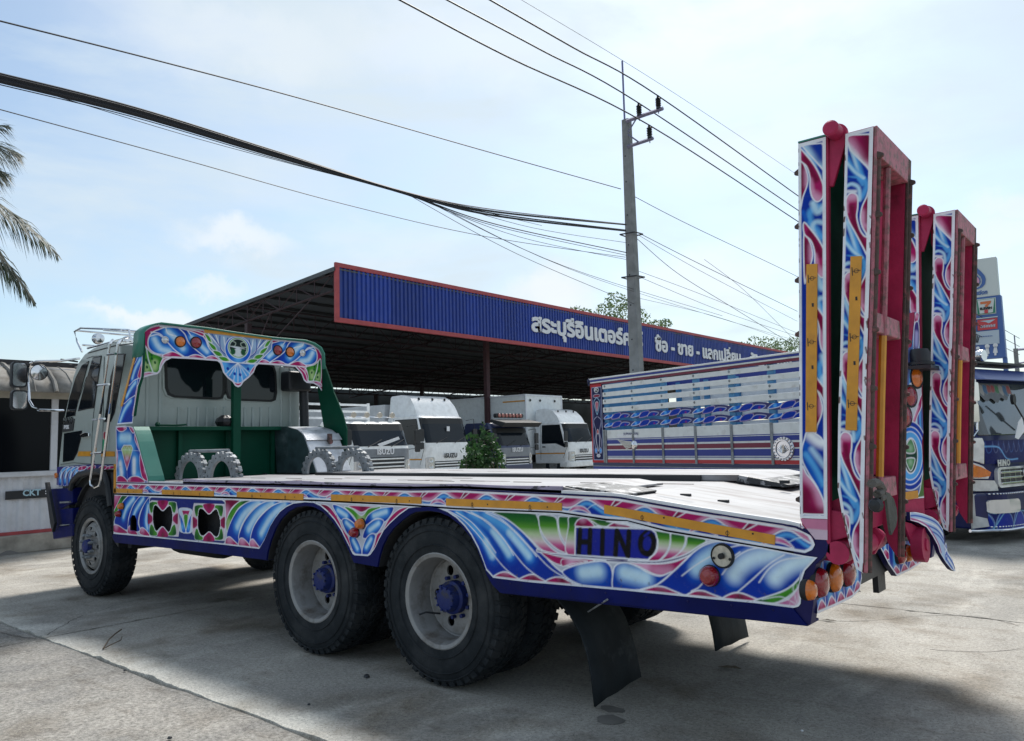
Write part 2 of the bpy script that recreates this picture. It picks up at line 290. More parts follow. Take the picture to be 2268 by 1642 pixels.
class Canvas:
    def __init__(s, axis, s0, s1, lo, hi, step, base, place):
        """axis 0: main direction u, lo/hi give v(u); axis 1: main direction v, lo/hi give u(v). place(U,V)->xyz"""
        n = max(2, int(round((s1-s0)/step))+1); S = np.linspace(s0, s1, n); a = lo(S); b = hi(S); m = max(3, int(np.max(b-a)/step)+1)
        T = np.linspace(0, 1, m); G = a[:, None]+(b-a)[:, None]*T[None]; Sg = np.repeat(S[:, None], m, 1)
        s.U, s.V = (Sg, G) if axis == 0 else (G, Sg)
        s.n, s.m = n, m; s.U = s.U.ravel(); s.V = s.V.ravel(); s.C = np.tile(np.array(base, float), (n*m, 1)); s.hole = np.zeros(n*m, bool); s.aa = step*1.1; s.place = place
    def sel(s, P, mg):
        return np.where((s.U > P[:, 0].min()-mg) & (s.U < P[:, 0].max()+mg) & (s.V > P[:, 1].min()-mg) & (s.V < P[:, 1].max()+mg))[0]
    def mix(s, i, col, a):
        s.C[i] = s.C[i]*(1-a[:, None])+np.asarray(col)*a[:, None]
    def fill(s, pts, base, glows=(), line=.007, lc=WH, smooth=True, grad=None, k=5):
        P = cat(pts, True, k) if smooth else np.array(pts, float); i = s.sel(P, line+.01)
        if not len(i): return
        U, V = s.U[i], s.V[i]; d, _ = segd(U, V, P, True); sd = np.where(inside(U, V, P), d, -d)
        c = np.tile(np.array(base, float), (len(i), 1))
        if grad:      # (v0,v1,[cols]) from v0 to v1
            t = np.clip((V-grad[0])/(grad[1]-grad[0]), 0, 1)*(len(grad[2])-1); G = np.array(grad[2]); k0 = np.clip(t.astype(int), 0, len(G)-2); fr = (t-k0)[:, None]; c = G[k0]*(1-fr)+G[k0+1]*fr
        for g in glows:
            gp = np.array(g[0], float)
            gd, _ = segd(U, V, cat(gp, False, 4) if len(gp) > 2 else gp, False) if len(gp) > 1 else (np.hypot(U-gp[0][0], V-gp[0][1]), 0)
            a = np.clip(1-gd/g[1], 0, 1); a = (a*a*(3-2*a))**.8; a = (a*(g[3] if len(g) > 3 else 1))[:, None]; c = c*(1-a)+np.array(g[2])*a
        al = np.clip(.5+sd/s.aa, 0, 1)[:, None]; s.C[i] = s.C[i]*(1-al)+c*al
        if line: s.mix(i, lc, np.clip(.5+(line/2-np.abs(sd))/s.aa, 0, 1))
    def stroke(s, pts, w, col=WH, smooth=True, taper=False, closed=False):
        P = cat(pts, closed, 6) if smooth and len(pts) > 2 else np.array(pts, float); i = s.sel(P, w+.01)
        if not len(i): return
        d, t = segd(s.U[i], s.V[i], P, closed); ww = w/2*(np.sin(np.clip(t, 0, 1)*math.pi)**.6*.9+.1 if taper else 1)
        s.mix(i, col, np.clip(.5+(ww-d)/s.aa, 0, 1)*np.clip(w/s.aa, 0, 1))
    def cut(s, pts, smooth=True, rim=.008, rc=WH):
        P = cat(pts) if smooth else np.array(pts, float); i = s.sel(P, .02); U, V = s.U[i], s.V[i]; s.hole[i] |= inside(U, V, P)
        s.stroke(P, rim*2, rc, smooth=False, closed=True)
    def build(s, name, parent, m=None):
        X, Y, Z = s.place(s.U, s.V); n, mm = s.n, s.m
        co = np.stack([np.broadcast_to(X, s.U.shape), np.broadcast_to(Y, s.U.shape), np.broadcast_to(Z, s.U.shape)], 1).astype(np.float32)
        I = np.arange(n*mm).reshape(n, mm); q = np.stack([I[:-1, :-1], I[1:, :-1], I[1:, 1:], I[:-1, 1:]], -1).reshape(-1, 4)
        keep = ~(s.hole[q].sum(1) >= 2); w = np.abs(co[q[:, 0]]-co[q[:, 3]]).sum(1) > 1e-5; q = q[keep & w]
        me = bpy.data.meshes.new(name); me.vertices.add(len(co)); me.vertices.foreach_set('co', co.ravel())
        me.loops.add(q.size); me.loops.foreach_set('vertex_index', q.ravel().astype(np.int32)); me.polygons.add(len(q))
        me.polygons.foreach_set('loop_start', np.arange(0, q.size, 4, dtype=np.int32)); me.update(calc_edges=True)
        at = me.color_attributes.new('Paint', 'FLOAT_COLOR', 'POINT'); at.data.foreach_set('color', np.concatenate([np.clip(s.C, 0, 1), np.ones((len(co), 1))], 1).astype(np.float32).ravel())
        me.validate()
        return finish(me, name, m or PAINT, parent)
def interp(pts):
    P = sorted(pts); xs = np.array([p[0] for p in P]); ys = np.array([p[1] for p in P]); return lambda s: np.interp(s, xs, ys)
# ================================================================== GROUND
def gmat(name, c1, c2, c3, speck, bump, rough=.9, edge=False):
    m = bpy.data.materials.new(name); m.use_nodes = True; t = m.node_tree; b = t.nodes['Principled BSDF']; l = t.links.new
    b.inputs['Roughness'].default_value = rough; b.inputs['Specular IOR Level'].default_value = .3
    co = N(t, 'ShaderNodeTexCoord')
    def noi(sc, det=8, ro=.6, mapv=None):
        n = N(t, 'ShaderNodeTexNoise'); n.inputs['Scale'].default_value = sc; n.inputs['Detail'].default_value = det; n.inputs['Roughness'].default_value = ro
        if mapv:
            mm = N(t, 'ShaderNodeMapping'); mm.inputs['Scale'].default_value = mapv; l(co.outputs['Object'], mm.inputs[0]); l(mm.outputs[0], n.inputs[0])
        else: l(co.outputs['Object'], n.inputs[0])
        return n.outputs[0]
    def ramp(src, a, bb): r = N(t, 'ShaderNodeMapRange'); r.inputs[1].default_value = a; r.inputs[2].default_value = bb; l(src, r.inputs[0]); return r.outputs[0]
    def mix(f, a, bb, bl='MIX'):
        x = N(t, 'ShaderNodeMix', data_type='RGBA', blend_type=bl)
        for s_, i_ in ((f, 0), (a, 6), (bb, 7)):
            if hasattr(s_, 'is_linked') or hasattr(s_, 'node'): l(s_, x.inputs[i_])
            else: x.inputs[i_].default_value = s_ if i_ == 0 else (*s_, 1)
        return x.outputs[2]
    base = mix(ramp(noi(.55, 7, .6), .38, .64), c1, c2)
    base = mix(ramp(noi(1.7, 9, .68, (1, .45, 1)), .50, .72), base, c3)
    if edge:   # laitance worn pale along the slab edge by the apron
        sp_ = N(t, 'ShaderNodeSeparateXYZ'); l(co.outputs['Object'], sp_.inputs[0]); ad = N(t, 'ShaderNodeMath', operation='ADD'); l(sp_.outputs[1], ad.inputs[0]); nn = N(t, 'ShaderNodeMath', operation='MULTIPLY'); nn.inputs[1].default_value = .9; l(noi(1.3, 7, .6), nn.inputs[0]); l(nn.outputs[0], ad.inputs[1])
        base = mix(ramp(ad.outputs[0], -.22, -.48), base, (.62, .60, .54))
    st = mix(ramp(noi(.9, 7, .6), .50, .66), (1, 1, 1), (.58, .53, .47)); base = mix(1.0, base, st, 'MULTIPLY')
    st2 = mix(ramp(noi(4.5, 8, .7, (.5, 1.2, 1)), .54, .70), (1, 1, 1), (.72, .69, .66)); base = mix(1.0, base, st2, 'MULTIPLY')
    fine = noi(42, 5, .85); base = mix(1.0, base, mix(ramp(fine, .32, .68), (1-speck,)*3, (1+speck*.75,)*3), 'MULTIPLY')
    vo = N(t, 'ShaderNodeTexVoronoi'); vo.inputs['Scale'].default_value = 75; l(co.outputs['Object'], vo.inputs[0])
    base = mix(ramp(vo.outputs['Distance'], .26, .14), base, mix(ramp(vo.outputs['Color'], .45, .55), (.07, .066, .062), (.36, .34, .31)))
    vs = N(t, 'ShaderNodeTexVoronoi'); vs.inputs['Scale'].default_value = 16; l(co.outputs['Object'], vs.inputs[0])
    pit = N(t, 'ShaderNodeMath', operation='MULTIPLY'); l(ramp(vs.outputs['Distance'], .10, .04), pit.inputs[0]); l(ramp(noi(3, 3), .5, .62), pit.inputs[1])
    base = mix(pit.outputs[0], base, (.07, .065, .06)); l(base, b.inputs['Base Color'])
    bp = N(t, 'ShaderNodeBump'); bp.inputs['Strength'].default_value = bump; bp.inputs['Distance'].default_value = .012; l(noi(38, 8, .8), bp.inputs['Height'])
    bp2 = N(t, 'ShaderNodeBump'); bp2.inputs['Strength'].default_value = .25; bp2.inputs['Distance'].default_value = .05; l(noi(2.5, 4), bp2.inputs['Height']); l(bp.outputs[0], bp2.inputs['Normal']); l(bp2.outputs[0], b.inputs['Normal'])
    return m
G_conc = gmat('worn_concrete', (.41, .385, .34), (.275, .262, .237), (.53, .50, .445), .42, .8, edge=True)
G_agg = gmat('exposed_aggregate', (.27, .26, .24), (.40, .375, .335), (.175, .172, .17), .65, 1.)
G_dirt = gmat('joint_dirt', (.05, .045, .04), (.08, .07, .06), (.12, .11, .09), .4, .8)
struct(B(-300, 300, -300, 300, -.5, -.06).build('ground', G_dirt))
def rag_slab(x0, x1, y0, y1, m, amp=.012, z=0, seed=0, name='concrete_slab'):
    rnd = random.Random(seed); pts = []
    def side(ax, ay, bx, by):
        n = max(2, int(math.hypot(bx-ax, by-ay)/.045)); n = min(n, 260)
        nx, ny = -(by-ay), bx-ax; L_ = math.hypot(nx, ny); nx /= L_; ny /= L_; off = 0; chip = 0
        for i in range(n):
            t = i/n; off = off*.75+rnd.uniform(-amp, amp)*.6
            if rnd.random() < .03: chip = rnd.uniform(.01, .05)
            chip *= .7; k = min(1, i/3)
            pts.append((ax+(bx-ax)*t+nx*(off+chip)*k, ay+(by-ay)*t+ny*(off+chip)*k))
    side(x0, y0, x1, y0); side(x1, y0, x1, y1); side(x1, y1, x0, y1); side(x0, y1, x0, y0)
    return struct(MB().prism(pts, 'z', z-.05, z).build(name, m, bevel=.004, seg=1))
g = .010
xs = [-60, -31, -14.2, -3.62, 7.0, 20, 60]; ys = [-.955, 3.83, 8.6, 13.4, 30, 90]
k = 0
for i in range(len(xs)-1):
    for j in range(len(ys)-1):
        k += 1; rag_slab(xs[i]+g, xs[i+1]-g, ys[j]+g, ys[j+1]-g, G_conc, seed=k)
rag_slab(-40, -3.62-.012, -30, -.955-.012, G_agg, amp=.014, z=-.006, seed=91, name='asphalt_apron')
rag_slab(-3.62+.0, 40, -30, -.955-.006, G_agg, amp=.010, z=-.006, seed=92, name='asphalt_apron')
# fine cracks that cross the slabs
ck = MB()
for k, (x, y, a, n_) in enumerate(((-3.7, -.9, 2.6, 14), (-3.65, -1.0, 3.6, 12), (1.2, 3.0, .3, 20), (2.2, 2.6, .1, 18), (-5.0, .3, 2.8, 16), (.4, -1.1, 4.2, 9))):
    r_ = random.Random(k+50); P = [(x, y)]
    for i in range(n_): a += r_.uniform(-.35, .35); x += .09*math.cos(a); y += .09*math.sin(a); P.append((x, y))
    L1 = [(p[0], p[1]+r_.uniform(.002, .005), .0015) for p in P]; L2 = [(p[0], p[1]-r_.uniform(.002, .005), .0015) for p in P]; ck.add(L1+L2, [(i, i+1, len(P)+i+1, len(P)+i) for i in range(len(P)-1)])
co_ = ck.build('pavement_cracks', G_dirt); co_['kind'] = 'structure'
# ================================================================== HERO TRUCK
TW = 2.35
TR = thing('flatbed_truck', 'hand painted flatbed recovery truck with raised crimson loading ramps and pale grey cab', 'truck', (-1.1, 1.17, 0))
sp = lambda z, pts: on(z, pts, PY(0))
# --- outlines traced on the side plane
Wl = sp('C', [(45, 482), (310, 507), (850, 562), (1110, 592), (1150, 525), (1192, 425), (1225, 370), (1262, 322), (1310, 285), (1360, 262), (1440, 252), (1500, 256), (1548, 278), (1600, 322), (1650, 378), (1700, 455), (1745, 545), (1785, 628), (1800, 638), (1900, 645), (1922, 632), (1955, 585), (1985, 520), (2020, 455), (2060, 410), (2130, 345), (2200, 295)]) \
    + sp('D', [(200, 302), (260, 278), (330, 267), (420, 265), (480, 275), (540, 300), (600, 340), (655, 395), (700, 455), (745, 540), (775, 620), (800, 690), (850, 745), (1100, 775), (1480, 808), (1759, 833)]) + sp('E', [(1000, 888), (1300, 915), (1560, 948)])
Ol = sp('C', [(40, 505), (60, 545), (600, 602), (1163, 672), (1172, 610), (1195, 530), (1230, 440), (1270, 375), (1320, 322), (1380, 288), (1450, 277), (1510, 285), (1575, 320), (1640, 385), (1700, 470), (1750, 570), (1785, 650), (1800, 690), (1972, 722), (1985, 650), (2010, 570), (2045, 500), (2090, 440), (2150, 385), (2210, 340)]) \
    + sp('D', [(255, 322), (330, 298), (420, 290), (490, 300), (560, 330), (640, 392), (700, 465), (750, 550), (785, 640), (815, 730), (850, 790), (905, 845), (1300, 880), (1759, 925)]) + sp('E', [(825, 972), (1655, 1065)])
def clean(P):
    o = [P[0]]
    for q in P[1:]:
        if q[0] > o[-1][0]+.002: o.append(q)
    return o
Wc, Oc = clean(Wl), clean(Ol)
fr = MB().prism(Oc+Wc[::-1], 'y', -.014, .05)
fr.build('side_rail', M_blue, TR, bevel=.006)
# wheel arch liners and inner skirt
lin = MB(); a = [p for p in Oc if p[0] < sp('C', [(1800, 690)])[0][0]+.02 and p[0] > sp('C', [(1163, 672)])[0][0]-.02]
lin.strip(a, 'y', .0, .62); b_ = [p for p in Oc if p[0] > sp('C', [(1972, 722)])[0][0]-.01 and p[0] < sp('D', [(905, 845)])[0][0]+.02]; lin.strip(b_, 'y', 0, .62)
lin.build('wheel_arch_liner', M_dark, TR, solid=.01)
MB().strip([Oc[0], Oc[3]], 'y', 0, .14).build('rail_underside', M_blue, TR, solid=.01); MB().strip([b_[-1], Oc[-1]], 'y', 0, .14).build('rail_underside', M_blue, TR, solid=.01)
# --- upper strip and lower panel lines
stT = sp('C', [(58, 112), (700, 128), (1500, 148), (2200, 167)])+sp('D', [(600, 152), (1300, 185), (1759, 218)])+sp('E', [(350, 205), (600, 248), (900, 300), (1250, 355), (1560, 402), (1640, 428), (1690, 470), (1706, 520)])
stB = sp('C', [(48, 186), (700, 205), (1500, 232), (2200, 268)])+sp('D', [(600, 272), (1300, 298), (1759, 355)])+sp('E', [(300, 345), (700, 420), (1000, 470), (1350, 530), (1640, 578), (1690, 555), (1706, 521)])
fT, fB = interp(stT), interp(stB)
loT = sp('C', [(45, 198), (1500, 245), (2200, 280)])+sp('D', [(600, 283), (1300, 308), (1759, 362)])+sp('E', [(300, 358), (700, 432), (1000, 482), (1350, 540), (1640, 595), (1722, 606)])
loB = clean(Wl)[:-1]+sp('E', [(1560, 948), (1598, 938), (1612, 915), (1618, 760), (1640, 695), (1722, 607)])
fLT = interp(loT); fLB = interp(loB)
def Y0(U, V, y=-.006): return U, np.full(U.shape, y), V
x0, x1 = sp('C', [(47, 300)])[0][0], sp('E', [(1722, 606)])[0][0]
LP = Canvas(0, x0, x1, lambda s: np.minimum(fLB(s)-.012*(s < 2.24), fLT(s)-.002), fLT, .0056, (.50, .53, .62), Y0)
def PC(z): return lambda pts: sp(z, pts)
C_, D_, E_ = PC('C'), PC('D'), PC('E'); V2 = (.05, .04, .16)
def leaf(cv, tr, pts, base, gl=(), line=.007, **k):
    cv.fill(tr(pts), base, [(tr(g[0]), *g[1:]) for g in gl], line, **k)
def glowleaf(cv, tr, pts, gpts, r, line=.007, core=BL, base=BD):
    leaf(cv, tr, pts, base, [(gpts, r*1.35, BM, .85), (gpts, r*.82, core, 1), (gpts, r*.42, (.60, .80, .93), .85)], line)
def maglobe(cv, tr, pts, g, r=.07, line=.007): leaf(cv, tr, pts, MM, [([g[0], g[1]], r, ML, 1), ([g[2], g[3]], r, MD, 1)] if len(g) == 4 else [(g, r, ML, 1)], line)
# front end
leaf(LP, C_, [(30, 195), (110, 195), (90, 240), (60, 290), (30, 340)], MM, [([(35, 200), (60, 200)], .12, ML, .6)], smooth=False)
leaf(LP, C_, [(110, 197), (168, 200), (120, 235), (90, 290), (60, 360), (40, 400), (42, 330), (70, 265)], GD, [([(90, 250), (60, 320)], .06, GM, 1)])
glowleaf(LP, C_, [(165, 200), (245, 205), (200, 250), (170, 310), (150, 380), (150, 450), (100, 445), (50, 405), (60, 350), (90, 280), (130, 225)], [(190, 225), (140, 290), (115, 360)], .07)
glowleaf(LP, C_, [(245, 205), (310, 208), (270, 260), (235, 330), (222, 400), (235, 455), (200, 470), (150, 455), (152, 380), (175, 300), (205, 245)], [(260, 225), (205, 310), (185, 370)], .06)
glowleaf(LP, C_, [(310, 210), (305, 260), (302, 480), (245, 450), (228, 400), (240, 330), (270, 260)], [(295, 280), (280, 380), (290, 440)], .07)
for q in ([(46, 470), (42, 425), (62, 415), (100, 435), (148, 478)], [(150, 480), (148, 440), (162, 424), (190, 445), (218, 488)], [(238, 485), (236, 450), (252, 436), (280, 455), (308, 500)]):
    leaf(LP, C_, q, MM, [([q[2]], .08, ML, 1)])
leaf(LP, C_, [(850, 236), (975, 240), (925, 272), (885, 325), (862, 400), (858, 300)], MM, [([(860, 250), (950, 245)], .10, MD, 1), ([(862, 330), (862, 400)], .10, ML, .8)])
leaf(LP, C_, [(975, 241), (1045, 243), (960, 290), (912, 370), (875, 475), (862, 400), (890, 325), (930, 272)], GD, [([(960, 265), (890, 370)], .07, GM, 1), ([(880, 400), (872, 450)], .06, GL, .8)])
glowleaf(LP, C_, [(1045, 244), (1160, 246), (1095, 270), (1035, 325), (985, 400), (958, 480), (958, 575), (900, 560), (868, 505), (880, 440), (920, 350), (970, 285)], [(1100, 262), (1000, 335), (945, 430)], .10)
glowleaf(LP, C_, [(1160, 246), (1270, 250), (1190, 282), (1120, 342), (1068, 420), (1042, 505), (1042, 585), (990, 572), (955, 515), (970, 450), (1010, 370), (1080, 290)], [(1200, 265), (1090, 345), (1025, 450)], .095)
glowleaf(LP, C_, [(1270, 251), (1350, 256), (1290, 300), (1225, 370), (1182, 450), (1150, 530), (1108, 594), (1070, 585), (1040, 530), (1060, 440), (1110, 360), (1190, 285)], [(1290, 272), (1190, 360), (1120, 480)], .09)
for q in ([(866, 565), (862, 520), (888, 503), (925, 535), (962, 578)], [(962, 580), (958, 528), (980, 512), (1015, 540), (1046, 588)], [(1044, 588), (1036, 538), (1058, 520), (1088, 555), (1110, 592)]):
    leaf(LP, C_, q, MM, [([q[2]], .09, ML, 1)])
# double hole locker panel
leaf(LP, C_, [(306, 222), (320, 212), (835, 232), (856, 250), (856, 545), (840, 560), (325, 512), (306, 492)], (.008, .022, .19), line=.01, smooth=False)
leaf(LP, C_, [(310, 250), (322, 240), (500, 254), (528, 400), (515, 500), (310, 488)], (.70, .58, .66), line=.006, smooth=False)
leaf(LP, C_, [(630, 262), (850, 268), (852, 530), (660, 522), (620, 480), (605, 390)], (.70, .58, .66), line=.006, smooth=False)
def lobesp(cx, cy, w, h):
    for sx_ in (-1, 1):
        for sy_ in (-1, 1):
            leaf(LP, C_, [(cx+sx_*w*.95, cy+sy_*h*.35), (cx+sx_*w*1.05, cy+sy_*h*.98), (cx+sx_*w*.45, cy+sy_*h*1.02), (cx+sx_*w*.62, cy+sy_*h*.62)], GM, [([(cx+sx_*w*.95, cy+sy_*h*.9)], .09, GD, 1)], line=.003)
        leaf(LP, C_, [(cx+sx_*w*1.16, cy-h*.35), (cx+sx_*w*1.2, cy), (cx+sx_*w*1.14, cy+h*.35), (cx+sx_*w*.74, cy)], MM, [([(cx+sx_*w*1.16, cy)], .07, MD, 1)], line=0)
    for sy_ in (-1, 1): leaf(LP, C_, [(cx-w*.42, cy+sy_*h*1.08), (cx+w*.42, cy+sy_*h*1.08), (cx+w*.12, cy+sy_*h*.58), (cx-w*.12, cy+sy_*h*.58)], MM, [([(cx, cy+sy_*h*1.05)], .06, MD, 1)], line=0)
lobesp(402, 372, 92, 118); lobesp(738, 400, 98, 122)
leaf(LP, C_, [(520, 300), (612, 306), (600, 380), (612, 470), (525, 462), (535, 380)], (.6, .7, .82), line=.004)
leaf(LP, C_, [(540, 310), (600, 312), (570, 400)], MM, line=.004, smooth=False)
leaf(LP, C_, [(530, 340), (568, 460), (540, 460)], BM, [([(545, 430)], .05, BL, 1)], line=.004); leaf(LP, C_, [(606, 345), (572, 460), (600, 462)], BM, [([(590, 430)], .05, BL, 1)], line=.004)
leaf(LP, C_, [(555, 350), (585, 350), (570, 450)], GM, line=.003)
for h in ([(335, 292), (348, 275), (365, 285), (400, 318), (435, 290), (452, 280), (465, 300), (472, 370), (458, 448), (440, 464), (400, 424), (362, 456), (345, 448), (333, 400), (330, 350)],
          [(664, 318), (680, 300), (700, 308), (737, 343), (772, 315), (792, 306), (806, 330), (820, 400), (810, 480), (795, 500), (775, 492), (740, 462), (705, 490), (688, 492), (672, 478), (658, 420)]):
    LP.cut(C_(h), rim=.009)
LP.cut(C_([(165, 455), (165, 370), (178, 348), (198, 350), (210, 375), (212, 460)]), smooth=False, rim=.004, rc=BD)
# V between wheels
leaf(LP, C_, [(1762, 276), (1960, 286), (1900, 305), (1850, 325), (1805, 305)], MM, [([(1860, 290)], .06, MD, 1)], line=.005)
leaf(LP, C_, [(1535, 268), (1600, 274), (1650, 325), (1695, 405), (1720, 480), (1680, 420), (1640, 360), (1590, 305)], MM, [([(1545, 270), (1600, 290)], .05, MD, 1)], line=.005)
leaf(LP, C_, [(2210, 285), (2130, 300), (2060, 360), (2020, 430), (1990, 490), (2030, 440), (2090, 385), (2150, 330)], MM, line=.005)
leaf(LP, C_, [(1725, 285), (1785, 300), (1850, 350), (1900, 300), (1950, 288), (1990, 290), (1900, 380), (1860, 430), (1842, 430), (1790, 350)], GM, [([(1850, 340), (1850, 420)], .06, GL, 1)], line=.005)
V_ = [([(1640, 272), (1690, 280), (1755, 320), (1820, 405), (1830, 440), (1790, 400), (1740, 368), (1705, 385), (1670, 340)], [(1680, 310), (1740, 350)], .055),
      ([(2085, 290), (2040, 288), (1960, 305), (1895, 350), (1868, 420), (1900, 410), (1950, 372), (1990, 372), (2020, 395), (2065, 345)], [(2030, 320), (1940, 350)], .06),
      ([(1708, 385), (1735, 370), (1790, 402), (1835, 460), (1842, 500), (1800, 490), (1755, 490), (1725, 440)], [(1740, 400), (1790, 450)], .05),
      ([(2012, 400), (1990, 374), (1940, 382), (1885, 430), (1858, 505), (1890, 515), (1925, 480), (1965, 478)], [(1975, 405), (1910, 455)], .055),
      ([(1758, 515), (1780, 490), (1815, 515), (1845, 580), (1850, 635), (1805, 628), (1775, 580)], [(1790, 530), (1820, 590)], .045),
      ([(1952, 500), (1925, 480), (1885, 515), (1858, 590), (1858, 638), (1895, 636), (1925, 590)], [(1920, 520), (1885, 580)], .045)]
for q, gpt, r in V_: glowleaf(LP, C_, q, gpt, r, .005)
leaf(LP, C_, [(1705, 430), (1730, 470), (1755, 510), (1775, 580), (1790, 620), (1760, 570), (1725, 500)], MM, line=.004); leaf(LP, C_, [(2000, 470), (1965, 485), (1945, 560), (1925, 620), (1950, 580), (1980, 510)], MM, line=.004)
# behind the rear wheel
leaf(LP, D_, [(490, 272), (800, 290), (920, 335), (1040, 425), (1180, 575), (1300, 695), (1490, 812), (1100, 780), (845, 748), (805, 700), (770, 600), (700, 450), (600, 335)], BD,
     [([(600, 300), (720, 405), (800, 500), (850, 600)], .075, BM, .9), ([(610, 300), (720, 400), (790, 490), (840, 590)], .045, BL, 1), ([(800, 500), (845, 595)], .035, PALE, 1),
      ([(690, 300), (830, 395), (915, 500), (965, 590)], .075, BM, .9), ([(700, 302), (830, 392), (910, 490), (960, 585)], .05, BL, 1), ([(850, 430), (955, 580)], .035, PALE, 1),
      ([(800, 320), (930, 400), (1030, 500), (1100, 610)], .075, BM, .9), ([(800, 318), (930, 398), (1030, 500), (1095, 600)], .05, BL, 1), ([(960, 440), (1090, 595)], .035, PALE, 1)], line=.008)
for q in ([(530, 282), (640, 345), (740, 445), (830, 560), (930, 680), (1025, 755)], [(640, 285), (780, 350), (900, 460), (990, 575), (1080, 680), (1200, 768)], [(760, 287), (880, 330), (1000, 430), (1130, 570), (1250, 690), (1440, 800)],
          [(600, 300), (700, 365), (790, 465), (868, 575)], [(700, 300), (820, 370), (920, 480), (988, 592)], [(800, 305), (930, 375), (1040, 480), (1145, 600)]):
    LP.stroke(D_(q), .006)
for q in ([(845, 748), (880, 718), (930, 704), (975, 722), (1025, 757), (940, 752)], [(1025, 758), (1080, 728), (1125, 722), (1165, 745), (1205, 772), (1110, 768)], [(1205, 772), (1260, 742), (1320, 744), (1380, 778), (1450, 806), (1300, 795)]):
    leaf(LP, D_, q, MM, [([((q[2][0]), q[2][1]-5)], .05, ML, .9), ([((q[0][0]+q[-2][0])/2, 765)] if 0 else [(q[2][0], 760)], .06, MD, 1)], line=.007)
gz = [D_([(1000, y)])[0][1] for y in (300, 590)]
cols = [GD, (.02, .16, .02), (.10, .32, .03), (.50, .62, .36), (.74, .62, .62), (.60, .12, .30), MM, MD]
def cup(tr, pts, ya, yb, lw=.006):
    za, zb = tr([(pts[0][0], ya)])[0][1], tr([(pts[0][0], yb)])[0][1]; LP.fill(tr(pts), MM, line=lw, grad=(za, zb, cols))
cup(D_, [(850, 297), (1110, 308), (1145, 325), (1160, 370), (1172, 440), (1210, 510), (1290, 575), (1400, 598), (1290, 592), (1190, 560), (1120, 500), (1030, 415), (940, 345)], 305, 600)
cup(D_, [(1165, 320), (1245, 324), (1278, 345), (1288, 400), (1300, 460), (1330, 520), (1398, 590), (1300, 560), (1215, 490), (1172, 420), (1160, 365)], 315, 590)
cup(D_, [(1292, 340), (1330, 328), (1410, 340), (1440, 352), (1412, 400), (1406, 590), (1370, 560), (1325, 490), (1300, 430)], 320, 600)
cup(E_, [(50, 330), (180, 340), (430, 375), (600, 400), (500, 395), (200, 395), (90, 395), (85, 590), (20, 560), (40, 400)], 335, 640)
leaf(LP, E_, [(180, 342), (400, 368), (360, 372), (300, 398), (250, 392), (210, 368)], (.20, .40, .06), [([(240, 352), (340, 365)], .05, GD, 1)], line=.006)
for q in ([(92, 398), (100, 358), (135, 340), (175, 350), (212, 400)], [(312, 402), (345, 372), (385, 362), (425, 378), (462, 410)]):
    leaf(LP, E_, q, MM, [([(q[2][0], 395)], .06, MD, 1), ([q[2]], .04, ML, .8)], line=.006)
cup(E_, [(585, 398), (700, 425), (728, 450), (722, 530), (690, 590), (640, 632), (575, 628), (635, 570), (645, 500), (625, 440)], 405, 640)
cup(E_, [(735, 445), (790, 435), (825, 455), (830, 500), (800, 570), (740, 620), (650, 640), (700, 590), (730, 520)], 430, 645)
cup(E_, [(845, 465), (900, 455), (960, 478), (970, 500), (930, 545), (850, 595), (740, 640), (670, 642), (760, 600), (830, 530)], 455, 650)
leaf(LP, E_, [(88, 400), (598, 412), (630, 440), (643, 490), (635, 550), (580, 624), (84, 596)], (.010, .018, .28), line=.008, smooth=False)
for q in ([(120, 422), (110, 578)], [(188, 424), (182, 578)], [(118, 500), (182, 504)], [(272, 428), (268, 582)], [(368, 430), (358, 588)], [(372, 432), (440, 592)], [(450, 436), (442, 592)]):
    LP.stroke(E_(q), .030, BLK, smooth=False)  # letter cut-outs painted as black strokes, the dark behind them put into the colour
LP.stroke(E_([(560, 448), (532, 480), (528, 535), (548, 572), (585, 580), (612, 545), (618, 490), (600, 455), (575, 442)]), .030, BLK, closed=True); LP.stroke(E_([(555, 462), (585, 438)]), .012, (.010, .018, .28), smooth=False)
LP.stroke(D_([(1150, 560), (1280, 590), (1480, 605), (1759, 625)])+E_([(300, 627), (560, 640), (700, 632), (840, 592), (960, 520), (1080, 492)]), .020); LP.stroke(D_([(1150, 560), (1280, 590), (1480, 605), (1759, 625)])+E_([(300, 627), (560, 640), (700, 632), (840, 592), (960, 520), (1080, 492)]), .006, V2)
leaf(LP, D_, [(1175, 570), (1290, 598), (1400, 612), (1540, 625), (1450, 650), (1370, 665), (1290, 655), (1230, 622)], MM, [([(1420, 640), (1350, 655)], .05, ML, 1)], line=.006)
leaf(LP, E_, [(0, 617), (110, 628), (170, 632), (60, 650), (0, 665)], MM, [([(60, 640)], .06, ML, 1)], line=.004)
leaf(LP, E_, [(440, 642), (640, 650), (760, 635), (870, 590), (800, 660), (720, 720), (640, 725), (560, 690), (500, 660)], MM, [([(470, 650), (560, 675)], .06, ML, 1), ([(640, 700), (720, 700)], .05, ML, .7)], line=.006)
glowleaf(LP, E_, [(0, 700), (80, 662), (180, 640), (270, 632), (315, 652), (336, 700), (342, 822), (230, 818), (120, 790), (40, 750)], [(140, 710), (240, 700)], .085, core=PALE)
glowleaf(LP, E_, [(345, 822), (344, 700), (368, 655), (430, 642), (510, 670), (580, 710), (660, 732), (740, 705), (680, 770), (580, 815), (460, 830)], [(420, 710), (560, 745)], .085, core=PALE)
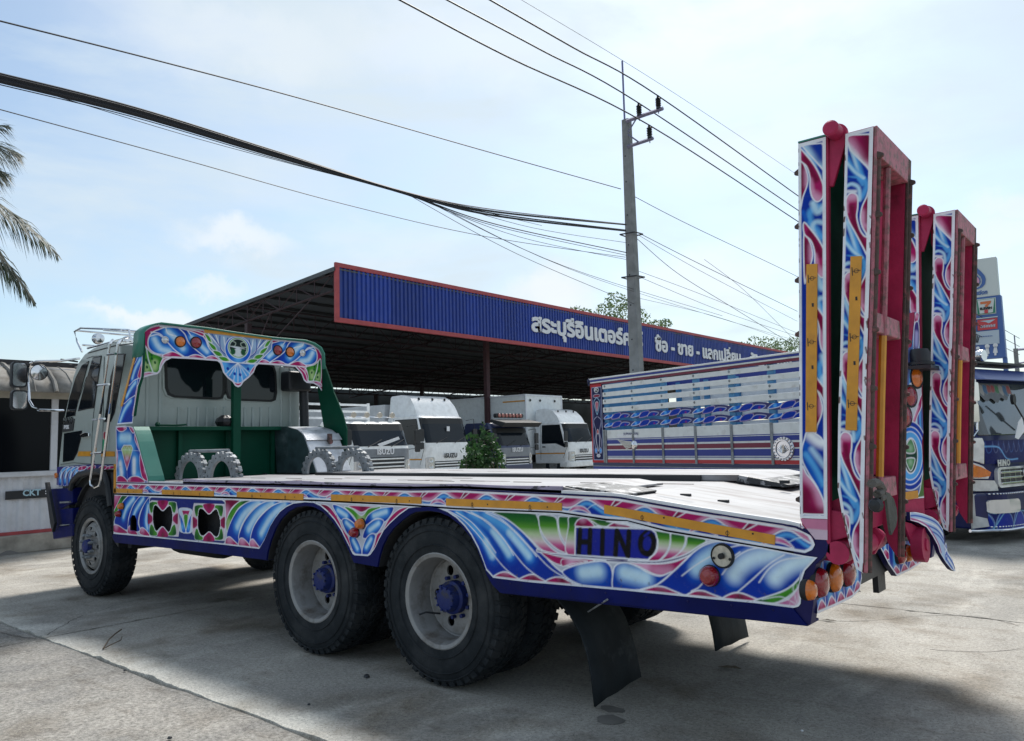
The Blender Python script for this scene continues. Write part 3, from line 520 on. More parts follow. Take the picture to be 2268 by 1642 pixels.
leaf(LP, E_, [(520, 840), (640, 790), (740, 710), (830, 625), (900, 560), (980, 515), (1090, 498), (1340, 535), (1722, 607), (1640, 692), (1612, 735), (1560, 795), (1480, 840), (1280, 905), (900, 872)], BD,
     [([(1060, 560), (960, 610), (905, 690)], .085, BM, 1), ([(1050, 565), (960, 620), (905, 685)], .058, PALE, 1), ([(1480, 580), (1300, 600), (1190, 665), (1150, 735)], .088, BM, 1), ([(1460, 585), (1300, 608), (1200, 670), (1160, 725)], .064, (.62, .80, .92), 1),
      ([(1670, 622), (1560, 648), (1470, 700), (1425, 755)], .075, BM, 1), ([(1660, 624), (1560, 650), (1480, 700), (1435, 745)], .060, (.66, .84, .94), 1)], line=.008)
for q in ([(1245, 515), (1110, 545), (1000, 600), (900, 660), (808, 730)], [(1360, 535), (1250, 560), (1160, 620), (1080, 722)], [(1640, 607), (1500, 622), (1400, 680), (1330, 775)], [(1500, 588), (1400, 650), (1290, 750), (1180, 845)], [(960, 765), (920, 810), (870, 835)], [(1200, 570), (1090, 650)]):
    LP.stroke(E_(q), .006)
for q in ([(520, 842), (600, 808), (670, 803), (740, 828), (830, 872), (700, 866)], [(830, 874), (890, 836), (950, 832), (1010, 855), (1085, 888), (950, 884)], [(1085, 888), (1140, 852), (1200, 846), (1270, 870), (1335, 905), (1200, 900)]):
    leaf(LP, E_, q, MM, [([(q[2][0], q[2][1]+5)], .045, ML, .6), ([(q[2][0], 862 if q[0][0] < 600 else 880)], .06, MD, 1)], line=.007)
leaf(LP, E_, [(1270, 908), (1380, 872), (1490, 835), (1560, 790), (1612, 738), (1600, 800), (1540, 862), (1440, 915), (1340, 915)], GD, [([(1420, 885), (1560, 810)], .05, GM, 1)], line=.006)
leaf(LP, E_, [(1430, 922), (1530, 885), (1600, 800), (1616, 760), (1612, 900), (1590, 938), (1510, 935)], (.55, .15, .35), [([(1590, 830), (1600, 900)], .07, ML, 1)], line=.006)
for q in ([(1610, 745), (1560, 800), (1575, 880), (1598, 938)], [(1350, 890), (1470, 872), (1550, 905), (1598, 938)], [(1590, 790), (1600, 938)]): LP.stroke(E_(q), .005)
# white outline along the frame
pts = [(x, z+.002) for x, z in Wc]; LP.stroke(pts, .018, smooth=False); LP.stroke(E_([(1560, 946), (1598, 936), (1612, 912), (1618, 762), (1642, 695), (1720, 607)]), .016, smooth=False); LP.stroke(loT, .012, smooth=False)
for k in range(70):
    x = random.uniform(x0+.05, 2.2); z = float(fLB(x))+random.uniform(.0, .05)**1.0; LP.stroke([(x, z), (x+random.uniform(-.012, .012), z+random.uniform(.002, .012))], random.uniform(.003, .006), (.10, .09, .10), smooth=False)
LP.build('painted_side_panel', TR)
struct_in = MB().box(-4.5, -1.95, .12, .16, .66, 1.1); struct_in.build('locker_backing', M_dark, TR)
# --- wave strip above it
x1s = sp('E', [(1706, 520)])[0][0]
ST = Canvas(0, x0, x1s, fB, fT, .0052, BD, Y0)
span = np.maximum(fT(ST.U)-fB(ST.U), .02); t_ = (ST.V-fB(ST.U))/span; s_ = (ST.U-x0)/.36
ph = 2*np.pi*s_; f1 = .52+.26*np.cos(ph)+.06*np.cos(2*ph+.5); dd = (t_-f1)*span
c = np.where((dd < 0)[:, None], np.array(BD), np.array(MM)); gl = np.clip(1-np.abs(dd+.020)/.018, 0, 1)[:, None]*(dd < 0)[:, None]; c = c*(1-gl)+np.array(BL)*gl
g2 = np.clip(1-np.abs(dd-.012)/.018, 0, 1)[:, None]*(dd > 0)[:, None]*.75; c = c*(1-g2)+np.array(ML)*g2
ST.C = c; ST.mix(np.arange(len(dd)), WH, np.clip(.5+(.0042-np.abs(dd))/ST.aa, 0, 1))
nrep = int((x1s-x0)/.36)+1
for k in range(nrep):
    xa = x0+k*.36
    def q(s, t): x = xa+s*.36; return (x, float(fB(x)+(fT(x)-fB(x))*t))
    ST.fill([q(.50, .97), q(.62, .99), q(.46, .62), q(.34, .40), q(.40, .62)], MD, [([q(.55, .9)], .03, MM, 1)], line=.005)
    ST.fill([q(.62, .05), q(.74, .42), q(.92, .44), q(1.04, .12), q(.9, .25), q(.75, .22)], (.55, .12, .32), [([q(.8, .35)], .03, ML, 1)], line=.005)
    ST.stroke([q(-.02, .35), q(.12, .62), q(.3, .45), q(.45, .18)], .005, (.55, .72, .86))
for f_, o_ in ((fT, -.006), (fB, .006)):
    xx = np.linspace(x0, x1s, 300); ST.stroke([(x, float(f_(x))+o_) for x in xx], .013, smooth=False)
ST.build('painted_edge_strip', TR)
# dark pinstripe edges
pin = MB()
for f_, o_ in ((fT, .006),):
    xx = np.linspace(x0, x1s-.02, 120); P_ = [(x, float(f_(x))+.001) for x in xx]+[(x, float(f_(x))+.009) for x in xx[::-1]]; pin.prism(P_, 'y', -.009, .0)
pin.build('edge_pinstripe', M_purple, TR)
xx = np.linspace(x0, x1s-.06, 120); MB().prism([(x, float(f_(x))+.010) for x in xx]+[(x, float(f_(x))+.026) for x in xx[::-1]], 'y', -.004, .01).build('deck_edge_trim', M_lettering, TR)
# orange reflective tapes (each a piece)
def tape(z, quad, y=-.012, parent=TR, name='reflective_strip'):
    P_ = sp(z, quad); o = MB().prism(P_, 'y', y, y+.005).build(name, M_orange, parent, bevel=.001)
    (xa, za), (xb, zb) = P_[0], P_[1]; L_ = math.hypot(xb-xa, zb-za); n = max(1, int(L_/.33)); mk = MB()
    for i in range(n):
        t = (i+.5)/n; cx, cz = xa+(xb-xa)*t, za+(zb-za)*t-.030
        mk.lathe([(.008, 0), (.010, 0)], (cx, y-.0012, cz), 'y', 10); mk.box(cx-.012, cx+.012, y-.0014, y-.0008, cz-.018, cz-.015); mk.box(cx-.0015, cx+.0015, y-.0014, y-.0008, cz-.014, cz+.014); mk.box(cx+.12, cx+.128, y-.0014, y-.0008, cz+.0, cz+.008)
    mk.build('tape_mark', M_black, o); return o
for z, q in (('C', [(50, 150), (257, 158), (254, 188), (50, 182)]), ('C', [(398, 160), (778, 170), (776, 209), (398, 194)]), ('C', [(945, 175), (1430, 190), (1428, 237), (945, 214)]),
             ('C', [(1632, 194), (2290, 214), (2290, 263), (1632, 240)]), ('D', [(535, 207), (1318, 238), (1318, 290), (535, 256)]), ('E', [(285, 250), (1441, 455), (1438, 520), (285, 309)])): tape(z, q)
# rear corner post with the rounded top
pp = sp('E', [(1560, 398), (1640, 412), (1720, 428), (1770, 465), (1795, 520), (1788, 570), (1760, 612), (1712, 655), (1690, 740), (1697, 820), (1692, 930), (1672, 1066), (1600, 1058), (1560, 940)])
MB().prism(pp, 'y', -.002, .075).build('rear_corner_post', M_purple, TR, bevel=.006)
MB().prism([(x, z) for x, z in pp], 'y', TW-.075, TW).build('rear_corner_post', M_purple, TR, bevel=.006)
# far side panel
MB().prism([(x0, .65), (2.3, .67), (2.38, 1.05), (1.25, 1.2), (x0, 1.2)], 'y', TW-.03, TW).build('far_side_panel', M_blue, TR)
# rivets holding the painted sheet to the frame
_rv = MB()
for i in range(0, len(Wc)-1):
    (xa_, za2), (xb_, zb2) = Wc[i], Wc[i+1]; L_ = math.hypot(xb_-xa_, zb2-za2)
    for k in range(int(L_/.16)):
        t = (k+.5)/max(1, int(L_/.16)); _rv.lathe([(0, -.0185), (.004, -.0175), (.006, -.014)], (xa_+(xb_-xa_)*t, 0, za2+(zb2-za2)*t-.018), 'y', 6)
stuff(_rv.build('rail_rivets', M_purple, TR))
# --- deck
dk = [(-4.5, 1.13), (1.28, 1.13), (2.34, 1.0), (2.34, 1.075), (1.80, 1.142), (1.3, 1.205), (-4.5, 1.205)]
MB().prism(dk, 'y', .006, TW-.006).build('deck_plate', M_white, TR, bevel=.004)
def track(y0, y1, xa, xb, xt, name='wheel_track'):
    o = MB().prism([(xa, 1.208), (xb, 1.208), (xt, 1.212), (xt, 1.225), (xb, 1.25), (xa+.02, 1.25)], 'y', y0+.004, y1).build(name, M_white, TR, bevel=.004)
    return o
t1 = track(.012, .86, -3.2, .98, 1.15)
n_ = 60; xs_ = np.linspace(-3.2, 1.0, n_); wob = [.004*math.sin(x*3.1)+.003*math.sin(x*7.7) for x in xs_]
MB().prism([(x, 1.208) for x in xs_]+[(x, 1.248+w_) for x, w_ in zip(xs_[::-1], wob[::-1])], 'y', -.004, .014).build('track_side_flange', M_lilac, t1)
MB().prism(list(zip(*[iter([.98, 1.206, 1.30, 1.19, 1.36, 1.198, 1.37, 1.212, 1.26, 1.232, 1.0, 1.252])]*2)), 'y', .03, .40).build('bent_track_end', mat('dented_black_edge', (.03, .032, .036), .5, bump=1., bscale=25, dirt=(.35, .35, .36), dscale=10, dpos=(.55, .6)), t1, bevel=.006)
t2 = track(1.42, 2.30, -2.95, 1.40, 1.55)
MB().prism([(x, 1.206) for x in xs_*1.03+.1]+[(x*1.03+.1, 1.244+w_) for x, w_ in zip(xs_[::-1], wob[::-1])], 'y', 1.405, 1.422).build('track_side_flange', M_black, t2)
MB().prism([(1.38, 1.2), (1.56, 1.18), (1.72, 1.172), (1.74, 1.19), (1.6, 1.215), (1.40, 1.25)], 'y', 1.41, 1.95).build('bent_track_end', MATS['dented_black_edge'], t2, bevel=.006)
for z, c_ in (('E', (830, 190)), ('E', (1085, 232)), ('J', (1990, 1268)), ('D', (945, 82)), ('D', (250, 68)), ('D', (1200, 15)), ('D', (300, 12)), ('D', (645, 14)), ('D', (1655, 37)), ('B', (1275, 1408)), ('B', (1365, 1418)), ('I', (1525, 803))):
    zz = 1.212 if z != 'E' else 1.16; P_ = hit(z, c_, *PZ(zz))
    if z == 'E': P_ = hit(z, c_, *((.124, 0, 1), 1.365))
    MB().box(P_[0]-.03, P_[0]+.03, P_[1]-.012, P_[1]+.012, P_[2]-.01, P_[2]+.012).build('deck_lug', M_black, TR, bevel=.003)
for k in range(9):      # weld scars and slots on the deck
    xx_ = -2.6+k*.5; MB().box(xx_, xx_+.22, .30+.02*(k % 3), .31+.02*(k % 3), 1.2505, 1.253).build('deck_slot', M_rust, TR)
for x_ in (-2.1, -.9, .3): B(x_, x_+.006, .862, 1.404, 1.2045, 1.2075).build('plate_joint', M_rust, TR)
for k in range(16):
    x_ = random.uniform(-3, 1.2); y_ = random.choice((random.uniform(.08, .8), random.uniform(.9, 1.38), random.uniform(1.5, 2.2))); z_ = 1.2502 if (y_ < .86 or y_ > 1.42) and x_ < .9 else 1.2052
    MB().prism([(x_+math.cos(a)*random.uniform(.02, .16), y_+math.sin(a)*random.uniform(.006, .03)) for a in np.linspace(0, 2*math.pi, 10)[:-1]], 'z', z_-.002, z_+.0012).build('rust_scar', M_rust, TR)
# --- wheels
def tyre_mesh(r, w, shoulder=.03):
    m = MB(); prof = [(.27, .02), (.285, .002), (.33, -.006), (.40, -.012), (.455, -.006), (.492, .008), (r-.014, .030), (r-.008, .05), (r-.008, w-.05), (r-.014, w-.03), (.492, w-.008), (.455, w+.006), (.40, w+.012), (.33, w+.006), (.285, w-.002), (.27, w-.02)]
    m.lathe(prof, (0, 0, 0), 'y', 64)
    for rr in (.345, .435, .475): m.lathe([(rr-.004, -.012), (rr, -.0165), (rr+.004, -.012)], (0, 0, 0), 'y', 64)
    n = 46
    for i in range(n):
        a = 2*math.pi*i/n
        for (ya, yb, da) in ((.004, .075, 0), (w-.075, w-.004, .5), (.085, w/2-.012, .25), (w/2+.012, w-.085, .75)):
            a0 = a+2*math.pi*da/n; da_ = 2*math.pi/n*.36; r0, r1 = r-.022, r+.002
            def P(an, rr_, y): return (rr_*math.cos(an), y, rr_*math.sin(an))
            sk = .35*da_*(1 if ya < w/2 else -1)
            rin = r1-.014 if ya < .01 else r1; rout = r1-.014 if yb > w-.01 else r1
            q1 = [P(a0-da_+sk, r0, ya), P(a0+da_+sk, r0, ya), P(a0+da_-sk, r0, yb), P(a0-da_-sk, r0, yb)]
            q2 = [P(a0-da_*.85+sk, rin, ya), P(a0+da_*.85+sk, rin, ya), P(a0+da_*.85-sk, rout, yb), P(a0-da_*.85-sk, rout, yb)]
            m.hexa(q1, q2)
            if ya < .01 or yb > w-.01:   # lug runs down over the shoulder
                ys_ = (-.004 if ya < .01 else w+.004); q3 = [P(a0-da_*.8+sk, r-.055, ys_), P(a0+da_*.8+sk, r-.055, ys_), P(a0+da_*.8+sk, r-.014, ys_+(.008 if ya < .01 else -.008)), P(a0-da_*.8+sk, r-.014, ys_+(.008 if ya < .01 else -.008))]
                yi = .02 if ya < .01 else w-.02; q4 = [(p[0], yi, p[2]) for p in q3]; m.hexa(q3, q4)
    return m
def wheel(pos, kind, flip=1, r=.525, w=.265):
    t = tyre_mesh(r, w); T = t.build('tyre', M_rubber, TR, smooth=True); T.location = Vector(pos)-TR.location
    if flip < 0: T.rotation_euler = (0, 0, math.pi)
    if kind == 'rear':
        MB().lathe([(.262, .10), (.262, .018), (.268, .004), (.290, -.004), (.297, -.001), (.297, .010), (.285, .02), (.27, .03)], (0, 0, 0), 'y', 56).lathe([(.262, .018), (.254, .05), (.250, .175), (.236, .185), (.225, .178)], (0, 0, 0), 'y', 56).build('rim', M_silver, T, smooth=True)
        hs = [circ((.168*math.cos(2*math.pi*(i+.5)/5), .168*math.sin(2*math.pi*(i+.5)/5)), .030, 12, ry=.034) for i in range(5)]
        MB().prism(circ((0, 0), .232, 48), 'y', .170, .182, holes=hs).build('wheel_disc', M_silver, T, smooth=True)
        MB().lathe([(0, .055), (.055, .055), (.073, .062), (.080, .08), (.086, .11), (.096, .115), (.104, .12), (.104, .17)], (0, 0, 0), 'y', 28).build('hub', M_hub, T, smooth=True)
        bl = MB()
        for i in range(10):
            a = 2*math.pi*i/10; bl.lathe([(0, .050), (.008, .050), (.008, .075)], (.070*math.cos(a), 0, .070*math.sin(a)), 'y', 6)
            bl.lathe([(0, .140), (.013, .140), (.013, .172)], (.128*math.cos(a+.2), 0, .128*math.sin(a+.2)), 'y', 6)
        bl.build('wheel_nut', M_hub, T)
        if pos[0] == 0 and flip > 0: MB().tube([(-.13, .15, -.12), (-.17, .06, -.10), (-.19, .02, -.11)], .006).build('valve', M_black, T)
    else:
        MB().lathe([(.262, .03), (.262, .012), (.270, .002), (.290, -.004), (.296, .0), (.296, .010), (.28, .02)], (0, 0, 0), 'y', 56).build('rim', M_silver, T, smooth=True)
        hs = [circ((.185*math.cos(2*math.pi*i/8), .185*math.sin(2*math.pi*i/8)), .027, 12) for i in range(8)]
        prof = [(.262, .055), (.245, .030), (.225, .012), (.20, -.004)]; MB().lathe(prof, (0, 0, 0), 'y', 48).build('rim_flange', M_silver, T, smooth=True)
        MB().prism(circ((0, 0), .222, 48), 'y', lambda p: -.03+(math.hypot(*p)-.1)*.30, lambda p: -.018+(math.hypot(*p)-.1)*.30, holes=hs).build('wheel_disc', M_silver, T, smooth=True)
        MB().lathe([(0, -.075), (.05, -.073), (.068, -.06), (.075, -.02)], (0, 0, 0), 'y', 28).build('hub', M_hub, T, smooth=True)
        bl = MB()
        for i in range(8): a = 2*math.pi*(i+.5)/8; bl.lathe([(0, -.072), (.010, -.072), (.017, -.055), (.017, -.02)], (.118*math.cos(a), 0, .118*math.sin(a)), 'y', 8)
        bl.build('wheel_nut', M_cast, T, smooth=True)
    return T
for xw in (0, -1.3):
    wheel((xw, .012, .525), 'rear'); wheel((xw, .61, .525), 'plain' if 0 else 'rear', -1)
    wheel((xw, TW-.012, .525), 'rear', -1); wheel((xw, TW-.61, .525), 'rear')
wheel((-5.266, .055, .525), 'front'); wheel((-5.266, TW-.055, .525), 'front', -1)
# --- chassis below
for y in (.75, 1.52): B(-6.1, 2.2, y, y+.08, .72, .98).build('chassis_rail', M_dark, TR)
for xw in (0, -1.3, -5.27): MB().tube([(xw, .2, .525), (xw, TW-.2, .525)], .09, 12).lathe([(0, -.2), (.2, -.12), (.22, 0), (.2, .12), (0, .2)], (xw, 1.17, .53), 'y', 16).build('axle', M_dark, TR, smooth=True)
MB().tube([(-4.9, 1.17, .66), (-1.3, 1.17, .6)], .05, 10).build('drive_shaft', M_dark, TR)
for y in (.80, 1.55): MB().tube([(-1.7, y, .74), (-1.3, y, .66), (-.65, y, .60), (0, y, .66), (.4, y, .74)], .05, 8).build('leaf_spring', M_dark, TR)
B(-3.9, -2.7, 1.3, 2.1, .52, .95).build('fuel_tank', M_dark, TR, bevel=.05, seg=3)
MB().lathe([(0, 0), (.2, .02), (.22, .1), (.22, .8), (.2, .88), (0, .9)], (-4.0, .4, .72), 'x', 20).build('air_tank', M_dark, TR, smooth=True)
B(-4.4, -1.7, .17, .70, .60, 1.05).build('side_locker', M_dark, TR); B(-4.5, -4.42, .1, 2.2, .55, 1.1).build('mud_guard', M_dark, TR)
B(1.15, 2.2, .12, 2.2, .78, 1.0).build('rear_subframe', M_dark, TR)
for k in range(5): B(-4.2+k*1.4, -4.1+k*1.4, .1, TW-.1, 1.03, 1.13).build('deck_crossmember', M_dark, TR)
def flap(y0, y1, bot0, bot1, dx=0):
    n = 12; prof = [(.50, .66), (.62, .64), (.74, .59), (.84, .50), (.91, .40), (.95, .30), (.98, .18)]
    m = MB(); v = []; Pf = prof+[(1.0, None)]
    for i, (x, z) in enumerate(Pf):
        for j in range(5):
            t = j/4; zz = z if z is not None else bot0+(bot1-bot0)*t+.006*math.sin(9*t); v.append((x+dx+.015*math.sin(3*t+i*.4), y0+(y1-y0)*t, zz))
    m.add(v, [(i*5+j, i*5+j+1, i*5+j+6, i*5+j+5) for i in range(len(Pf)-1) for j in range(4)])
    return m.build('mud_flap', M_flap, TR, smooth=True, solid=.012)
flap(.24, .76, .015, .05); flap(1.56, 2.12, .05, .03, .10)
MB().tube([hit('E', (170, 975), *PX(1.06)), hit('E', (300, 892), *PX(1.3))], .005).build('flap_stay', M_cast, TR)
# ------------------------------------------------------------------ loading ramps
F_, G_ = PC('F'), PC('G')
def zof(z, p): return sp(z, [p])[0][1]
p1lo = interp([(z, x) for x, z in F_([(110, 183)])+G_([(118, 0), (120, 500), (122, 890), (132, 935)])])
p1hi = interp([(z, x) for x, z in F_([(276, 148)])+G_([(284, 0), (288, 500), (290, 860), (291, 1045)])])
p2lo = interp([(z, x) for x, z in F_([(390, 122), (372, 900)])+G_([(362, 0), (352, 300), (348, 720), (375, 880), (420, 1060), (458, 1205), (500, 1232)])])
p2hi = interp([(z, x) for x, z in F_([(558, 90), (535, 1000)])+G_([(526, 0), (512, 700), (505, 1236)])])
z1t, z1b = zof('F', (200, 165)), zof('G', (200, 905)); z1f = zof('G', (290, 1040)); z2t, z2b = zof('F', (480, 106)), zof('G', (500, 1234))
def F1(pts, dz): return [(x, z+dz) for x, z in F_(pts)]
def panel1(y0):
    cv = Canvas(1, z1b, z1t, lambda s: p1lo(s)+.001, lambda s: p1hi(s)-.001, .0030, BD, lambda U, V: (U, np.full(U.shape, y0-.004), V))
    cv.fill(F_([(60, 100), (330, 100), (330, 3000), (60, 3000)]), BD, line=0, smooth=False)
    per = zof('F', (125, 216))-zof('F', (125, 660)); n = 5
    for k in range(-1, n):
        dz = -k*per; T = lambda p: F1(p, dz)
        for g_, r, c_, a_ in (([(230, 560), (185, 590), (180, 640), (215, 700), (250, 740)], .045, BL, .95), ([(200, 540), (225, 590), (262, 560)], .040, PALE, 1), ([(262, 655), (215, 650), (195, 690), (235, 780), (262, 830)], .030, PALE, .9), ([(140, 690), (180, 790), (225, 870)], .02, BM, .8), ([(140, 590), (160, 640)], .025, BM, 1)):
            gp = np.array(T(g_)); i = cv.sel(gp, r); 
            if len(i): d, _ = segd(cv.U[i], cv.V[i], cat(gp, False, 4), False); a = np.clip(1.3-1.3*d/(r*.54), 0, 1)*a_; cv.mix(i, c_, a)
        if k >= 0:
            cv.fill(T([(118, 275), (150, 320), (168, 380), (165, 430), (140, 500), (122, 560)]), MM, [(T([(155, 360), (160, 420)]), .035, ML, 1), (T([(125, 330), (125, 500)]), .03, MD, 1)], line=.006)
            cv.fill(T([(118, 214), (160, 255), (210, 320), (245, 390), (262, 450), (255, 505), (225, 530), (195, 505), (182, 450), (180, 380), (160, 320), (120, 280)]), MM, [(T([(230, 520), (200, 500)]), .04, ML, 1), (T([(185, 400), (195, 470)]), .018, ML, .8), (T([(150, 270), (220, 400)]), .022, MD, 1)], line=.006)
    # blue top field and crimson foot
    cv.fill(F_([(130, 195), (250, 183), (262, 200), (262, 345), (210, 285)]), BD, [(F_([(150, 215), (240, 320)]), .035, PALE, .9), (F_([(240, 200), (255, 260)]), .05, BD, .9)], line=.006, smooth=False)
    cv.fill(G_([(150, 430), (165, 385), (200, 385), (278, 480), (278, 830), (230, 720), (180, 640), (140, 560), (135, 490)]), BD, [(G_([(160, 470), (190, 600), (260, 740)]), .035, BM, .9), (G_([(185, 400), (230, 440), (280, 455)]), .040, WH, 1), (G_([(160, 520), (215, 600), (265, 700)]), .022, BL, 1), (G_([(195, 490), (270, 590)]), .022, PALE, .8)], line=.006)
    cv.fill(G_([(134, 600), (165, 640), (215, 700), (258, 780), (278, 860), (276, 880), (150, 878), (134, 865)]), MM, [(G_([(135, 610), (220, 700), (275, 830)]), .05, ML, 1), (G_([(150, 850), (150, 760)]), .06, MD, 1), (G_([(250, 870), (180, 860)]), .04, MD, .8)], line=.007)
    for xs_, w_ in ((lambda z: p1lo(z)+.006, .012), (lambda z: p1hi(z)-.007, .014)):
        zz = np.linspace(z1b, z1t, 60); cv.stroke([(float(xs_(z)), z) for z in zz], w_*1.25, smooth=False)
    for z_ in (z1t-.006, z1b+.006): cv.stroke([(float(p1lo(z_)), z_-.003), (float(p1hi(z_)), z_)], .018, smooth=False)
    return cv
def panel2(y0):
    cv = Canvas(1, z2b, z2t, lambda s: p2lo(s)+.001, lambda s: p2hi(s)-.001, .0030, BD, lambda U, V: (U, np.full(U.shape, y0-.004), V))
    per = zof('F', (430, 482))-zof('F', (418, 950)); dxp = F_([(430, 482)])[0][0]-F_([(418, 950)])[0][0]
    for k in range(-1, 6):
        T = lambda p, k=k: [(x-k*dxp, z-k*per) for x, z in F_(p)]
        for g_, r, c_, a_ in (([(395, 270), (440, 340), (500, 400), (515, 440), (490, 500)], .032, BL, .9), ([(400, 300), (450, 355), (500, 390)], .018, PALE, 1), ([(395, 440), (430, 425), (470, 450), (475, 520)], .022, PALE, .95), ([(400, 470), (450, 470)], .022, WH, .9), ([(395, 620), (430, 700), (460, 800), (480, 870)], .030, BL, .9), ([(400, 650), (430, 740), (455, 830)], .020, PALE, .9), ([(395, 390), (450, 400)], .018, BD, 1), ([(395, 855), (450, 860), (480, 900)], .02, BL, .8)):
            gp = np.array(T(g_)); i = cv.sel(gp, r)
            if len(i): d, _ = segd(cv.U[i], cv.V[i], cat(gp, False, 4), False); cv.mix(i, c_, np.clip(1.3-1.3*d/(r*.54), 0, 1)*a_)
        if k >= 0:
            cv.fill(T([(392, 570), (394, 520), (412, 486), (440, 480), (462, 500), (464, 560), (458, 620), (475, 690), (500, 730), (535, 760), (535, 870), (495, 800), (450, 715), (410, 640)]), MM, [(T([(410, 500), (445, 495)]), .035, ML, 1), (T([(396, 540), (398, 590)]), .015, ML, 1), (T([(430, 560), (450, 680), (520, 820)]), .022, MD, 1)], line=.006)
            cv.fill(T([(540, 455), (515, 505), (490, 560), (480, 620), (488, 670), (510, 712), (540, 748)]), MM, [(T([(488, 600), (495, 670)]), .03, ML, 1), (T([(530, 520), (530, 640)]), .025, MD, 1)], line=.006)
    cv.fill(F_([(400, 165), (405, 145), (425, 135), (530, 130), (546, 145), (546, 360), (515, 320), (470, 275), (420, 225)]), MM, [(F_([(400, 190), (470, 280), (540, 350)]), .05, ML, 1), (F_([(400, 200), (480, 290), (545, 370)]), .022, WH, .8), (F_([(520, 150), (535, 250)]), .05, MD, 1)], line=.007, smooth=False)
    zz = np.linspace(z2b, z2t, 90)
    cv.stroke([(float(p2lo(z))+.006, z) for z in zz], .013, smooth=False); cv.stroke([(float(p2hi(z))-.008, z) for z in zz], .018, smooth=False)
    cv.stroke([(float(p2lo(z2t)), z2t-.006), (float(p2hi(z2t)), z2t-.006)], .018, smooth=False)
    return cv
CV1, CV2 = panel1(0), panel2(0)
_rc = random.Random(3)
for k in range(26):
    z = z2b+(z2t-z2b)*_rc.random()**1.8; x = float(p2hi(z))-.002 if k % 2 else float(p2lo(z))+.003; CV2.stroke([(x, z), (x+_rc.uniform(-.004, .004), z+_rc.uniform(.006, .03))], _rc.uniform(.004, .008), (.12, .06, .05), smooth=False)
for k in range(24):
    z = z1b+(z1t-z1b)*_rc.random(); x = float(p1lo(z))+.002; CV1.stroke([(x, z), (x, z+_rc.uniform(.006, .02))], _rc.uniform(.003, .006), (.15, .12, .12), smooth=False)
def nubs(zs, xf, y, parent, s=1):
    for z in zs:
        x = xf(z); MB().add([(x, y-.012, z-.018), (x, y+.016, z-.018), (x, y+.016, z+.016), (x, y-.012, z+.016), (x+s*.026, y-.006, z-.010), (x+s*.026, y+.010, z-.010), (x+s*.026, y+.010, z+.004), (x+s*.026, y-.006, z+.004)],
                            [(0, 3, 2, 1), (4, 5, 6, 7), (0, 1, 5, 4), (1, 2, 6, 5), (2, 3, 7, 6), (3, 0, 4, 7)]).build('ramp_cleat', M_rust, parent, bevel=.004)
M_tp = mat('green_tread_paint', (.006, .115, .075), .7, var=.3, vscale=5, dirt=(.02, .16, .11), dscale=9, dpos=(.55, .8), spec=.1)
